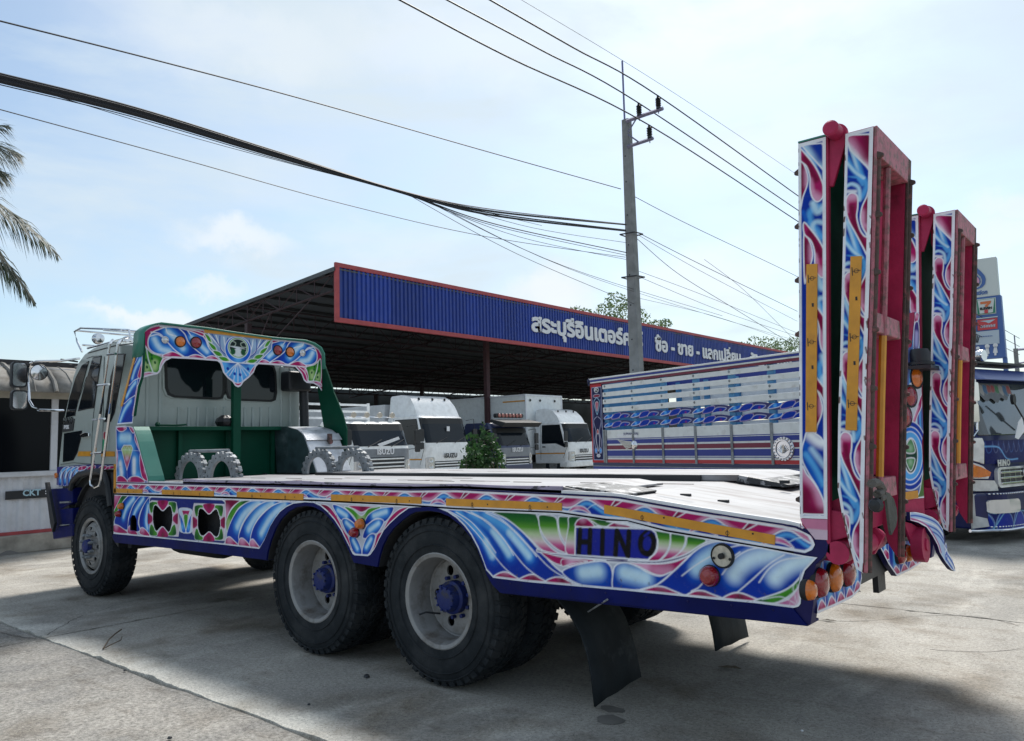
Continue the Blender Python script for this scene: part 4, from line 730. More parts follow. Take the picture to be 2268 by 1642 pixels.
def ramp(y0, wd=.58):
    zz1 = np.linspace(z1f, z1t+.004, 12); zz2 = np.linspace(z2b, z2t+.004, 30)
    side1 = [(float(p1lo(max(z, z1b))), max(z, z1b-.0)) for z in zz1]; side1[0] = (float(p1hi(z1f))-.03, z1f); 
    poly1 = [(float(p1lo(z)), z) for z in np.linspace(z1b-.03, z1t+.004, 12)]+[(float(p1hi(z))+.008, z) for z in np.linspace(z1t+.004, z1f-.06, 12)]+[(float(p1hi(z1f))-.03, z1f-.03)]
    poly2 = [(float(p2lo(z)), z) for z in zz2]+[(float(p2hi(z)), z) for z in zz2[::-1]]
    root = MB().prism(poly1, 'y', y0, y0+.035).build('ramp', M_magenta, TR, bevel=.003)
    MB().prism(poly1, 'y', y0+wd-.035, y0+wd).build('inner_ramp_side', M_magenta, root, bevel=.003)
    a = [(float(p1hi(z))-.02, z) for z in zz1]; MB().strip(a, 'y', y0+.035, y0+wd-.035).build('green_tread_plate', M_tp, root, solid=.006)
    a = [(float(p1lo(max(z, z1b)))+.008, z) for z in zz1[1:]]; MB().strip(a, 'y', y0+.03, y0+wd-.03).build('back_tread_plate', M_green, root, solid=.006)
    MB().box(float(p1lo(z1t)), float(p1hi(z1t)), y0-.003, y0+wd, z1t+.004, z1t+.012).build('top_cap', M_greenl, root)
    MB().prism(poly2, 'y', y0, y0+.045).build('ramp_side_channel', M_magenta, root, bevel=.004)
    MB().prism(poly2, 'y', y0+wd-.045, y0+wd).build('ramp_side_channel', M_magenta, root, bevel=.004)
    for ya in (y0, y0+wd-.045):
        MB().prism([(float(p2hi(z))+.001, z) for z in zz2]+[(float(p2hi(z))+.014, z) for z in zz2[::-1]], 'y', ya-.002, ya+.047).build('worn_edge_flange', M_pinkworn if ya == y0 else M_rust, root, bevel=.004)
    for ya in (y0+.012, y0+wd-.035):
        MB().tube([(float(p2hi(z))+.016, ya+.012, z) for z in zz2[::3]], .011, 8).build('edge_rod', M_rust, root, smooth=True)
    a = [(float(p2hi(z))-.075, z) for z in zz2[6:]]; MB().strip(a, 'y', y0+.045, y0+wd-.045).build('ramp_pan', M_magenta, root, solid=.006)
    a = [(float(p2lo(z))+.012, z) for z in zz2[6:]]; MB().strip(a, 'y', y0+.045, y0+wd-.045).build('green_tread_plate', M_tp, root, solid=.006)
    def xb(z): return float(p2hi(z))
    MB().prism([(xb(2.68)-.10, z2t-.115), (xb(2.68)+.014, z2t-.115), (xb(z2t)+.014, z2t+.004), (xb(z2t)-.10, z2t+.004)], 'y', y0+.047, y0+wd-.047).build('end_crossbar', M_pinkworn, root, bevel=.004)
    for zc in (float(hit('F', (600, 1240), *PX(2.66))[2]), float(hit('G', (640, 725), *PX(2.6))[2])):
        MB().box(xb(zc)-.08, xb(zc)+.002, y0+.047, y0+wd-.08, zc-.045, zc+.045).build('crossbar', M_pinkworn, root, bevel=.006)
    yr = y0+.235; ztop, zmid, zbot = z2t-.12, float(hit('Q4', (960, 780), *PX(2.66))[2]), float(hit('G', (610, 655), *PX(2.6))[2])
    MB().tube([(xb(z)-.004, yr, z) for z in (ztop, (ztop+zmid)/2, zmid)], .016, 8).build('centre_rod', M_pinkworn, root)
    MB().tube([(xb(z)-.004, yr, z) for z in (zmid, (zbot+zmid)/2, zbot)], .017, 8).build('orange_rod_tape', M_orange, root)
    MB().tube([(xb(z)-.004, yr, z) for z in (zbot, zbot-.08)], .016, 8).build('centre_rod', M_pinkworn, root)
    zn = [zof('F', (560, v)) for v in (250, 600, 940, 1280)]+[zof('G', (530, v)) for v in (120, 470, 830)]
    nubs(zn, lambda z: xb(z)+.012, y0+.015, root)
    nubs([z-.01 for z in [float(hit('F', (770, v), *((0, 1, 0), .58))[2]) for v in (410, 720, 1030, 1345)]+[float(hit('G', (740, v), *PY(.58))[2]) for v in (145, 460, 785)]], lambda z: xb(z)+.012, y0+wd-.02, root)
    nubs([zof('F', (100, v)) for v in (348, 668, 988, 1310)]+[zof('G', (112, 790))], lambda z: float(p1lo(z))-.0, y0+.02, root, -1)
    # pivot at the top
    lug = F_([(288, 140), (290, 105), (305, 85), (335, 74), (370, 78), (392, 100), (396, 135), (310, 432), (284, 436)])
    MB().prism(lug, 'y', y0+.012, y0+.034).build('hinge_lug', M_magenta, root, bevel=.004)
    lug2 = F_([(395, 120), (350, 110), (345, 350), (375, 428), (392, 420), (392, 140)]); MB().prism(lug2, 'y', y0+.075, y0+.10).build('hinge_lug', M_magenta, root, bevel=.004)
    lg = [(x, z) for x, z in lug]; MB().prism(lg, 'y', y0+wd-.05, y0+wd-.03).build('hinge_lug', M_magenta, root)
    c = F_([(330, 118)])[0]; MB().lathe([(0, -.075), (.026, -.075), (.034, -.068), (.034, .02), (.045, .02), (.045, .035)], (c[0], y0, c[1]), 'y', 20).build('hinge_bolt', M_magenta, root, smooth=True)
    MB().tube([(c[0], y0+.02, c[1]), (c[0], y0+wd-.02, c[1])], .028, 12).build('hinge_pin', M_magenta, root)
    # lower hinge on the tail
    zc = .99; MB().tube([(2.455, y0+.0, zc), (2.455, y0+wd, zc)], .050, 16).build('hinge_tube', M_magenta, root, smooth=True)
    for ya in (y0+.10, y0+wd-.14): MB().prism([(2.36, .94), (2.48, .93), (2.53, 1.02), (2.45, 1.10), (2.36, 1.12)], 'y', ya, ya+.03).build('hinge_bracket', M_magenta, root, bevel=.004)
    MB().prism([(2.42, 1.03), (2.50, 1.06), (2.51, 1.16), (2.43, 1.17)], 'y', y0+.02, y0+wd-.02).build('lower_crossbar', M_magenta, root, bevel=.005)
    MB().prism([(float(p1hi(1.16))-.01, 1.10), (float(p2lo(1.3))+.03, 1.14), (float(p2lo(1.3))+.03, 1.24), (float(p1hi(1.2))-.01, 1.20)], 'y', y0+.05, y0+.09).build('ramp_link', M_magenta, root)
    # pink foot below panel 1
    cvf = Canvas(1, z1f+.004, z1b-.002, lambda s: np.interp(s, [z1f, z1b-.02, z1b], [float(p1hi(z1f))-.05, float(p1lo(z1b))+.006, float(p1lo(z1b))]), lambda s: p1hi(s)-.001, .004, (.62, .22, .36), lambda U, V: (U, np.full(U.shape, y0-.004), V))
    cvf.fill([(2.2, z1b-.04), (2.5, z1b-.05), (2.5, z1f-.1), (2.2, z1f-.1)], (.66, .50, .60), line=0, smooth=False); cvf.build('painted_foot', root)
    for cv, nm in ((CV1, 'painted_front_leaf'), (CV2, 'painted_rear_leaf')):
        cv.place = lambda U, V: (U, np.full(U.shape, y0-.004), V); cv.build(nm, root)
    if y0 == 0:
        for zq, q in (('F', [(163, 902), (228, 898), (226, 1640), (160, 1640)]), ('F', [(424, 855), (491, 853), (470, 1640), (402, 1640)])):
            b2 = G_([(160, 384), (226, 384)]) if q[0][0] < 300 else G_([(400, 373), (468, 376)])
            P_ = F_(q[:2])+[b2[1], b2[0]]; o = MB().prism(P_, 'y', y0-.012, y0-.006).build('reflective_strip', M_orange, root, bevel=.001)
            mk = MB()
            for t in (.09, .25, .47, .62, .85):
                cx, cz = P_[0][0]+(P_[3][0]-P_[0][0])*t+.03, P_[0][1]+(P_[3][1]-P_[0][1])*t
                if t in (.25, .62): mk.box(cx-.004, cx+.004, y0-.0135, y0-.012, cz-.008, cz+.008)
                else: mk.lathe([(.008, 0), (.010, 0)], (cx-.004, y0-.0132, cz), 'y', 10); mk.box(cx-.022, cx-.019, y0-.0135, y0-.012, cz-.018, cz+.018); mk.box(cx-.018, cx+.014, y0-.0135, y0-.012, cz-.001, cz+.001)
            mk.build('tape_mark', M_black, o)
    return root
ramp(0.0); ramp(1.68)
# rope and rag hanging in the near ramp
rg = thing('tied_cloth', 'dark grey cloth and rope tied to the near crimson ramp', 'cloth', (2.66, .25, 1.25))
Xp = PX(2.66); q5 = lambda p: tuple(hit('Q5', p, *Xp))
MB().prism([q5(p)[1:] for p in [(845, 800), (880, 815), (925, 870), (950, 960), (958, 1050), (945, 1130), (920, 1180), (902, 1212), (888, 1150), (872, 1020), (858, 900)]], 'x', 2.665, 2.675).build('hanging_rag', mat('grey_cloth', (.085, .085, .075), .95, bump=1, bscale=40, var=.3), rg, bevel=.004)
MB().tube([q5(p) for p in [(748, 725), (790, 715), (830, 745), (850, 790), (850, 850), (815, 870), (800, 830), (835, 810)]], .018, 8).build('rope', mat('grey_rope', (.13, .12, .11), .95, bump=1, bscale=120), rg, smooth=True)
MB().lathe([(0, -.025), (.022, -.02), (.030, 0), (.022, .02), (0, .025)], q5((790, 930)), 'y', 10).build('knot', M_black, rg, smooth=True)
# --- tail panels with lamps
def tail(top, bot, name):
    Xt = PX(2.335); T = on('G', top, Xt, (1, 2)); Bt = on('G', bot, Xt, (1, 2))
    a, b = max(min(T)[0], min(Bt)[0]), min(max(T)[0], max(Bt)[0])
    cv = Canvas(0, a, b, interp(Bt), interp(T), .0045, BD, lambda U, V: (np.full(U.shape, 2.340), U, V))
    W_ = b-a
    for k in range(5):
        y = a+W_*(k+.45)/5; cv.fill([(y-W_*.11, .98), (y+W_*.09, .98), (y+W_*.09, .70), (y, .655), (y-W_*.11, .70)], BD, [([(y, .92), (y-.01, .76)], .055, BL, 1), ([(y, .90), (y, .80)], .03, PALE, .9)], line=.006)
        zb = float(interp(Bt)(y)); cv.fill([(y-W_*.11, zb-.01), (y-W_*.08, zb+.018), (y, zb+.05), (y+W_*.08, zb+.018), (y+W_*.12, zb-.01)], MM, [([(y, zb+.06)], .05, ML, 1)], line=.007)
    ys_ = np.linspace(a, b, 60); cv.stroke([(y, float(interp(Bt)(y))+.005) for y in ys_], .013, smooth=False)
    o = cv.build(name, TR)
    MB().prism([(y, float(interp(Bt)(y))) for y in ys_]+[(y, float(interp(T)(y))) for y in ys_[::-1]], 'x', 2.31, 2.338).build('tail_plate', M_purple, TR)
tail([(203, 1195), (300, 1120), (400, 1085), (460, 1120), (487, 1245)], [(203, 1484), (330, 1430), (430, 1380), (475, 1335), (488, 1262)], 'painted_tail_panel')
tail([(600, 1072), (700, 1040), (862, 1040)], [(602, 1085), (650, 1180), (700, 1252), (780, 1215), (862, 1160)], 'painted_tail_panel')
for p, m_, r in (((193, 1338), M_amber, .044), ((262, 1292), M_red, .066), ((345, 1262), M_amber, .067), ((424, 1232), M_red, .066), ((738, 1128), M_red, .05), ((785, 1115), M_amber, .05)):
    c = hit('G', p, *PX(2.37)); o = MB().lathe([(0, .022), (r*.5, .019), (r*.85, .008), (r*.98, -.008), (r, -.03)], c, 'x', 28).build('tail_lamp', m_, TR, smooth=True)
    MB().lathe([(r*.9, -.04), (r*1.02, -.028), (r*1.02, -.016), (r*.99, -.012)], c, 'x', 28).build('lamp_bezel', M_seal, o, smooth=True)
B(2.2, 2.30, .08, TW-.08, .72, .86).build('rear_bumper_beam', M_black, TR); B(2.26, 2.29, 1.16, 1.30, .62, .72).build('tow_hook_plate', M_black, TR)
# --- middle board between the ramps, turned slightly to the left
bn = np.array((.94, -.341, 0)); bc = float(bn@np.array((2.45, 1.55, 0)))
def bd(z, pts): return [(float(.341*P[0]+.94*P[1]), float(P[2])) for P in [hit(z, p, bn, bc) for p in pts]]
def bplace(U, V, o=0.): return .94*(bc+o)+.341*U, -.341*(bc+o)+.94*U, V
bx = bd('Q1', [(120, 1640), (345, 1640)]); u0, u1 = bx[0][0]-.12, bx[1][0]; zt = bd('Q1', [(285, 12)])[0][1]; zb = bd('Q2', [(585, 682)])[0][1]
utop = interp([(z, u) for u, z in bd('Q1', [(262, 60), (245, 200), (225, 420), (150, 640), (100, 800), (60, 1640)])]); ur = interp([(z, u) for u, z in bd('Q1', [(318, 20), (322, 400), (350, 1640)])+bd('Q2', [(580, 0), (588, 680)])])
cvb = Canvas(1, zb, zt, lambda s: np.minimum(utop(s), ur(s)-.01)-.02*(s < 2.0), ur, .0045, (.10, .16, .42), lambda U, V: bplace(U, V, .012))
q1 = lambda p: bd('Q1', p); q2 = lambda p: bd('Q2', p)
for k in range(9):
    t = k/8; cvb.stroke(q1([(250+60*t, 300), (215+90*t, 700), (170+150*t, 1200), (120+220*t, 1640)]), .016, [BL, BD, PALE, (.12, .08, .35)][k % 4], taper=False)
cvb.fill(q1([(255, 130), (262, 50), (285, 14), (315, 40), (300, 120), (265, 175)]), MM, [(q1([(285, 60)]), .03, ML, 1)], line=.006)
cvb.fill(q1([(255, 180), (300, 130), (318, 250), (315, 420), (290, 500), (245, 490)]), (.06, .04, .22), [(q1([(285, 280), (280, 430)]), .03, (.45, .45, .75), 1)], line=.006)
cvb.fill(q1([(190, 930), (250, 900), (340, 900), (340, 1100), (290, 1260), (240, 1400), (170, 1430), (165, 1100)]), (.62, .66, .74), line=.006)
cvb.fill(q1([(345, 1050), (345, 1200), (290, 1330), (230, 1520), (170, 1640), (150, 1600), (200, 1450), (260, 1300)]), MM, [(q1([(300, 1200), (200, 1500)]), .02, ML, 1)], line=.006)
for r_ in (250, 210, 175): cvb.fill([(u, z) for u, z in q2([(440+r_*.75*math.cos(a), 240+r_*1.45*math.sin(a)) for a in np.linspace(0, 2*math.pi, 18)[:-1]])], {250: BD, 210: BM, 175: BL}[r_], line=.006)
cvb.fill(q2([(448+72*math.cos(a), 240+185*math.sin(a)) for a in np.linspace(0, 2*math.pi, 18)[:-1]]), (.003, .05, .03), line=.008)
cvb.fill(q2([(398, 205), (405, 120), (448, 62), (482, 120), (490, 205)]), (.10, .28, .12), [(q2([(445, 160)]), .035, (.30, .5, .32), 1)], line=.006); cvb.fill(q2([(402, 272), (488, 268), (480, 340), (448, 398), (412, 340)]), (.10, .28, .12), [(q2([(445, 310)]), .03, (.3, .5, .32), 1)], line=.006)
cvb.fill(q2([(520, 680), (545, 600), (575, 430), (590, 430), (590, 680)]), (.10, .20, .06), line=.006)
cvb.stroke(q2([(375, 728), (588, 682)]), .02, smooth=False)
cvb.build('painted_middle_board', TR)
pl = [(u, z) for z in np.linspace(zb, zt, 14) for u in (float(min(utop(z), ur(z)-.01)),)]+[(float(ur(z)), z) for z in np.linspace(zt, zb-.2, 14)]
def bprism(poly, o0, o1, name, m, parent=TR, **k):
    mb = MB().prism(poly, 'y', 0, 1); mb.v = [tuple(float(c) for c in bplace(v[0], v[2], o0 if v[1] < .5 else o1)) for v in mb.v]; return mb.build(name, m, parent, **k)
bprism(pl, -.02, .010, 'middle_board_plate', M_magenta)
bprism(q2([(378, 622), (515, 602), (520, 682), (378, 708)]), .013, .017, 'reflective_strip', M_orange)
bprism(q2([(378, 720), (588, 685), (590, 860), (480, 840), (378, 830)]), .0, .012, 'lower_board', M_magenta)
for p, m_ in (((280, 835), M_amber), ((207, 1070), M_red), ((140, 1320), M_red)):
    u_, z_ = q1([p])[0]; c = np.array([float(a) for a in bplace(u_, z_, .014)]); mb = MB().lathe([(0, .02), (.035, .016), (.052, .0), (.052, -.01)], (0, 0, 0), 'x', 20)
    a = -math.asin(.341); mb.v = [(c[0]+v[0]*math.cos(a)-v[1]*math.sin(a), c[1]+v[0]*math.sin(a)+v[1]*math.cos(a), c[2]+v[2]*1.12) for v in mb.v]; o = mb.build('board_lamp', m_, TR, smooth=True)
    mb = MB().lathe([(.050, .002), (.060, .004), (.062, -.01)], (0, 0, 0), 'x', 20); mb.v = [(c[0]+v[0]*math.cos(a)-v[1]*math.sin(a), c[1]+v[0]*math.sin(a)+v[1]*math.cos(a), c[2]+v[2]*1.12) for v in mb.v]; mb.build('lamp_bezel', M_seal, o, smooth=True)
u_, z_ = q1([(250, 580)])[0]; c = [float(a) for a in bplace(u_, z_, .05)]; MB().lathe([(0, .05), (.045, .045), (.055, .02), (.055, -.03), (.075, -.035), (.075, -.05)], c, 'z', 20).build('work_lamp', M_black, TR, smooth=True); B(c[0]-.05, c[0]+.07, c[1]-.08, c[1]+.16, c[2]-.075, c[2]-.055).build('lamp_bracket', M_black, TR)
fin = q2([(370, 828), (420, 826), (500, 842), (600, 880), (660, 925), (710, 1000), (738, 1080), (742, 1140), (728, 1180), (760, 1240), (815, 1330), (842, 1410), (838, 1445), (800, 1425), (740, 1350), (680, 1250), (655, 1170), (600, 1070), (540, 985), (450, 935), (370, 912)])
f0, f1_ = min(fin)[0], max(fin)[0]; top_ = interp([p for p in fin[:13]]); 
fz = sorted(fin[:13]); fb = sorted(fin[12:]); gt, gb = interp(fz), interp(fb)
cvf = Canvas(0, f0, f1_, gb, gt, .005, (.45, .60, .80), lambda U, V: bplace(U, V, .055+.0*U))
for dz_ in (0, .02, .04, .06, .085): cvf.stroke([(u, z-dz_) for u, z in fin[:17]], .009, (.05, .12, .5) if dz_ != .04 else WH)
cvf.stroke([(u, z) for u, z in fin[15:]], .03, (.50, .12, .3)); cvf.stroke(fin, .012, WH, closed=True); cvf.build('painted_fin', TR)
bprism(fin, .03, .053, 'fin_plate', M_purple)
u_, z_ = q2([(555, 1170)])[0]; c = [float(a) for a in bplace(u_, z_, .02)]; MB().lathe([(0, .03), (.035, .03), (.035, .02), (.10, .02), (.10, -.04)], c, 'x', 28).build('hinge_disc', M_magenta, TR, smooth=True)
bprism(q2([(370, 930), (450, 950), (530, 1000), (640, 1160), (640, 1230), (560, 1260), (470, 1200), (430, 1100)]), .0, .015, 'hinge_arm', M_magenta)
# ------------------------------------------------------------------ headboard
HX = -4.24; Bx = lambda pts: on('B', pts, PX(HX), (1, 2))
lean = ((0, 1, -.101), -.179); ly = lambda z: .101*z-.179
htop = Bx([(290, 192), (310, 165), (345, 140), (390, 122), (440, 112), (520, 120), (840, 156), (1100, 196), (1430, 240), (1700, 262), (1780, 288), (1835, 325), (1862, 375)])
hbot = Bx([(290, 583), (360, 560), (430, 545), (452, 520), (470, 470), (500, 430), (550, 405), (750, 415), (950, 431), (975, 450), (1000, 530), (1040, 580), (1082, 612), (1105, 648), (1130, 660), (1155, 650), (1180, 612), (1230, 572), (1268, 530), (1288, 478), (1310, 457), (1500, 470), (1630, 482), (1685, 545), (1705, 600), (1730, 622), (1790, 627), (1830, 650), (1862, 692)])
fht, fhb = interp(htop), interp(hbot)
HC = Canvas(0, htop[0][0], htop[-1][0], fhb, fht, .0062, BD, lambda U, V: (np.full(U.shape, HX+.004), U, V))
yc = Bx([(1132, 315)])[0][0]; KR = (htop[-1][0]-yc)/(yc-htop[0][0])
def both(fn, pts, *a, **k):
    gl = k.pop('gl', [])
    P = Bx(pts); fn(P, *a, [(Bx(g[0]), *g[1:]) for g in gl], **k)
    Q = [(yc+(yc-y)*KR, z) for y, z in P]; fn(Q, *a, [([(yc+(yc-y)*KR, z) for y, z in Bx(g[0])], *g[1:]) for g in gl], **k)
def bgl(g, r, core=BL): return [(g, r*1.3, BM, .9), (g, r*.8, core, 1), (g, r*.42, (.62, .80, .93), .85)]
HC.fill(Bx([(280, 100), (1900, 250), (1900, 700), (280, 700)]), MM, line=0, smooth=False)
both(HC.fill, [(300, 300), (335, 320), (380, 360), (470, 395), (465, 440), (445, 530), (385, 530), (300, 525)], GD, gl=[([(330, 400), (340, 490)], .09, GM, 1), ([(400, 400), (405, 490)], .10, GM, 1), ([(405, 440), (400, 490)], .05, GL, 1), ([(330, 460), (332, 500)], .05, GL, 1)], line=.009)
both(HC.stroke, [(330, 310), (350, 420), (385, 525)], .009, WH) if 0 else None
for q in ([(330, 310), (350, 420), (388, 528)],):
    P = Bx(q); HC.stroke(P, .01); HC.stroke([(yc+(yc-y)*KR, z) for y, z in P], .01)
for (a_, b_2) in ((375, 375), (378, 405), (405, 440), (340, 440), (335, 480), (330, 420)):
    P = Bx([(a_, b_2), (a_+2, b_2+8)]); HC.stroke(P, .022, GD, smooth=False); HC.stroke([(yc+(yc-y)*KR, z) for y, z in P], .022, GD, smooth=False)
both(HC.fill, [(285, 575), (300, 540), (350, 528), (430, 538), (430, 550), (350, 565)], MM, gl=[([(320, 555)], .06, ML, 1), ([(400, 540)], .05, MD, 1)], line=.009)
both(HC.fill, [(445, 535), (450, 470), (480, 410), (555, 402), (500, 440), (470, 480), (455, 530)], MM, gl=[([(470, 430)], .05, ML, 1)], line=.008)
both(HC.fill, [(345, 270), (355, 220), (385, 180), (440, 155), (510, 135), (600, 140), (700, 162), (790, 190), (845, 240), (880, 320), (975, 418), (930, 412), (700, 395), (620, 400), (560, 375), (470, 375), (400, 358), (355, 320)], BD,
     gl=bgl([(400, 240), (450, 320), (530, 345)], .10)+bgl([(520, 175), (580, 230), (650, 320)], .10)+bgl([(730, 225), (790, 280), (860, 350)], .08), line=.010)
for q in ([(370, 178), (450, 195), (510, 260), (580, 335), (660, 392)], [(610, 142), (665, 195), (700, 270), (760, 330), (850, 402)], [(360, 215), (430, 200), (480, 230)], [(500, 140), (520, 190), (590, 215), (640, 250)], [(690, 165), (720, 210)]):
    P = Bx(q); HC.stroke(P, .010); HC.stroke([(yc+(yc-y)*KR, z) for y, z in P], .010)
for q in ([(470, 388), (510, 362), (560, 350), (610, 368), (650, 400), (560, 398)], [(690, 402), (740, 376), (790, 380), (840, 402), (860, 412), (760, 408)], [(850, 412), (890, 385), (930, 392), (975, 425)], [(620, 140), (700, 155), (820, 185), (825, 215), (740, 180)], [(450, 130), (560, 125), (500, 135)]):
    both(HC.fill, q, MM, gl=[([((q[0][0]+q[2][0])/2, q[2][1]+8)], .05, ML, .9), ([(q[-1][0], q[-1][1]+15)], .05, MD, .9)], line=.008)
# centre fan and leaves
HC.fill(Bx([(830, 160), (1430, 245), (1420, 330), (1300, 452), (1130, 445), (970, 425), (880, 320)]), (.16, .26, .42), [(Bx([(1000, 260)]), .2, (.35, .5, .72), 1), (Bx([(1280, 290)]), .2, (.35, .5, .72), 1)], line=.008, smooth=False)
for t in range(7):
    q = [(1130, 440), (1030-14*t*(t < 4), 370-10*t), (870+34*t, 190+8*t)]; P = Bx(q); HC.stroke(P, .011, [WH, BD][t % 2]); HC.stroke([(yc+(yc-y)*KR, z) for y, z in P], .011, [WH, BD][t % 2])
for q in ([(838, 190), (880, 215), (905, 270), (870, 255)], [(870, 262), (930, 300), (945, 345), (900, 320)], [(910, 340), (970, 350), (1000, 392), (945, 385)], [(960, 395), (1020, 395), (1060, 430), (1000, 432)]):
    both(HC.fill, q, GM, gl=[([q[2]], .04, GL, 1), ([q[0]], .04, GD, 1)], line=.007)
cc = Bx([(1132, 315)])[0]; rw = abs(Bx([(1220, 315)])[0][0]-cc[0]); rh = abs(Bx([(1132, 405)])[0][1]-cc[1])
el = lambda c, a, b, n=24: [(c[0]+a*math.cos(2*math.pi*i/n), c[1]+b*math.sin(2*math.pi*i/n)) for i in range(n)]
HC.fill(el((cc[0], cc[1]-.02), rw*1.28, rh*1.3), BM, [([(cc[0], cc[1]-.13)], .09, BL, 1)], line=.008); HC.fill(el(cc, rw, rh), (.10, .33, .06), line=.008)
HC.fill(el(cc, rw*.85, rh*.85), (.008, .02, .02), line=.006)
HC.fill(el((cc[0], cc[1]-rh*.45), rw*.62, rh*.36), (.6, .66, .68), line=0)
for sx_ in (-1, 1):
    HC.fill(el((cc[0]+sx_*rw*.50, cc[1]-rh*.40), rw*.24, rh*.30, 12), (.01, .08, .03), line=0); HC.stroke([(cc[0]+sx_*rw*.62, cc[1]+rh*.60), (cc[0]+sx_*rw*.25, cc[1]+rh*.45), (cc[0]+sx_*rw*.38, cc[1]+rh*.12), (cc[0]+sx_*rw*.80, cc[1]+rh*.10)], .007, (.55, .65, .55))
HC.fill([(cc[0]-rw*.2, cc[1]-rh*.8), (cc[0]+rw*.2, cc[1]-rh*.8), (cc[0]+rw*.12, cc[1]-rh*.1), (cc[0]+rw*.75, cc[1]-.01), (cc[0], cc[1]+rh*.1), (cc[0]-rw*.8, cc[1]+rh*.08), (cc[0]-rw*.12, cc[1]-rh*.15)], (.62, .66, .7), line=0)
HC.fill(Bx([(950, 432), (1000, 436), (1130, 446), (1250, 455), (1310, 460), (1285, 480), (1265, 530), (1230, 570), (1180, 612), (1155, 650), (1130, 660), (1105, 648), (1082, 612), (1040, 580), (1000, 530), (975, 455)]), BD,
        bgl2 := [(Bx([(1010, 460), (1040, 540)]), .09, BL, 1), (Bx([(1100, 500), (1110, 600)]), .08, BL, 1), (Bx([(1170, 500), (1155, 590)]), .08, BL, 1), (Bx([(1250, 475), (1220, 550)]), .09, BL, 1)], line=.010)
for x_ in (1010, 1055, 1090, 1130, 1172, 1205, 1250): HC.stroke(Bx([(1128, 446), ((1128+x_)/2, 500), (x_, 560 if x_ not in (1090, 1130, 1172) else 620)]), .007)
for x_, y_ in ((1040, 495), (1100, 540), (1148, 548), (1217, 497)): HC.stroke(Bx([(x_, y_), (x_+2, y_+4)]), .03, BD, smooth=False)
for q in ([(955, 434), (985, 440), (1005, 500), (1012, 560), (990, 510), (975, 455)], [(1308, 460), (1280, 470), (1240, 520), (1232, 565), (1262, 530)], [(1085, 612), (1130, 625), (1175, 612), (1155, 650), (1130, 660), (1105, 648)]):
    HC.fill(Bx(q), MM, [(Bx([q[2]]), .04, ML, .8)], line=.007)
ys_ = np.linspace(htop[0][0], htop[-1][0], 200); HC.stroke([(y, float(fhb(y))+.008) for y in ys_], .022, (.72, .68, .76), smooth=False); HC.stroke([(y, float(fht(y))-.008) for y in ys_], .018, (.6, .6, .72), smooth=False)
HC.build('painted_header', TR)
MB().prism([(y, float(fhb(y))+.001) for y in ys_]+[(y, float(fht(y))) for y in ys_[::-1]], 'x', HX-.012, HX+.001).build('header_plate', M_green, TR)
lipp = [(ly(2.0)-.0, 2.2), (ly(2.4), 2.45)]+[(y, z+.012) for y, z in htop]+[(2.35-ly(2.4), 2.45), (2.35-ly(2.0), 2.2)]
lipp[0] = (htop[0][0]-.012, 2.2); lipp[1] = (htop[0][0]-.012, 2.45); lipp[-2] = (htop[-1][0]+.012, 2.45); lipp[-1] = (htop[-1][0]+.012, 2.2)
MB().strip(lipp[1:-1], 'x', HX-.16, HX+.055).build('header_lip', M_greenl, TR, solid=.014, smooth=True)
# orange tape on the header
P_ = Bx([(832, 158), (1432, 246), (1425, 218+30), (828, 185)]); MB().prism(Bx([(835, 157), (1425, 218), (1420, 248), (835, 184)]), 'x', HX+.006, HX+.011).build('reflective_strip', M_orange, TR)
for p, m_, r in (((490, 247), M_clear, 30), ((625, 262), M_amber, 46), ((762, 270), M_red, 48), ((1475, 337), M_red, 42), ((1583, 352), M_amber, 42), ((1690, 360), M_clear, 28)):
    c = Bx([p])[0]; rr = abs(Bx([(p[0], p[1]+r)])[0][1]-c[1]); o = MB().lathe([(0, .022), (rr*.6, .018), (rr*.92, .006), (rr*.92, 0)], (HX+.008, *c), 'x', 28).build('header_lamp', m_, TR, smooth=True)
    MB().lathe([(rr*.9, .004), (rr*.95, .014), (rr*1.06, .012), (rr*1.1, 0)], (HX+.005, *c), 'x', 28).build('lamp_bezel', M_seal if r > 35 else M_chrome, o, smooth=True)
    if m_ is M_clear: MB().lathe([(0, .028), (.012, .024)], (HX+.008, *c), 'x', 10).build('bulb', M_chrome, o)
# left upright
lp = lambda pts: on('B', pts, lean)
ul = lp([(80, 985), (130, 800), (180, 600), (230, 400), (280, 225), (296, 190)]); urr = lp([(215, 985), (232, 850), (250, 740), (264, 650), (292, 570), (302, 450), (304, 250), (304, 190)])
UL, UR = interp([(z, x) for x, z in ul]), interp([(z, x) for x, z in urr])
UP = Canvas(1, ul[0][1], ul[-1][1], UL, UR, .0055, BD, lambda U, V: (U, ly(V)-.006, V))
for q, g_, r in (([(80, 985), (130, 800), (175, 740), (225, 700), (240, 760), (225, 850), (212, 985)], [(110, 950), (150, 850), (200, 780)], .06), ([(135, 800), (175, 640), (215, 590), (262, 550), (255, 650), (245, 720), (190, 760)], [(165, 740), (210, 660), (240, 620)], .055),
                 ([(180, 640), (215, 470), (255, 400), (300, 330), (300, 450), (290, 560), (230, 600)], [(215, 580), (240, 500), (280, 420)], .055), ([(225, 460), (262, 290), (290, 200), (305, 220), (304, 330), (262, 400)], [(262, 400), (285, 320)], .04)):
    UP.fill(lp(q), BD, [(lp(g_), r*1.4, BM, .9), (lp(g_), r*.85, BL, 1), (lp(g_), r*.5, PALE, .8)], line=.008)
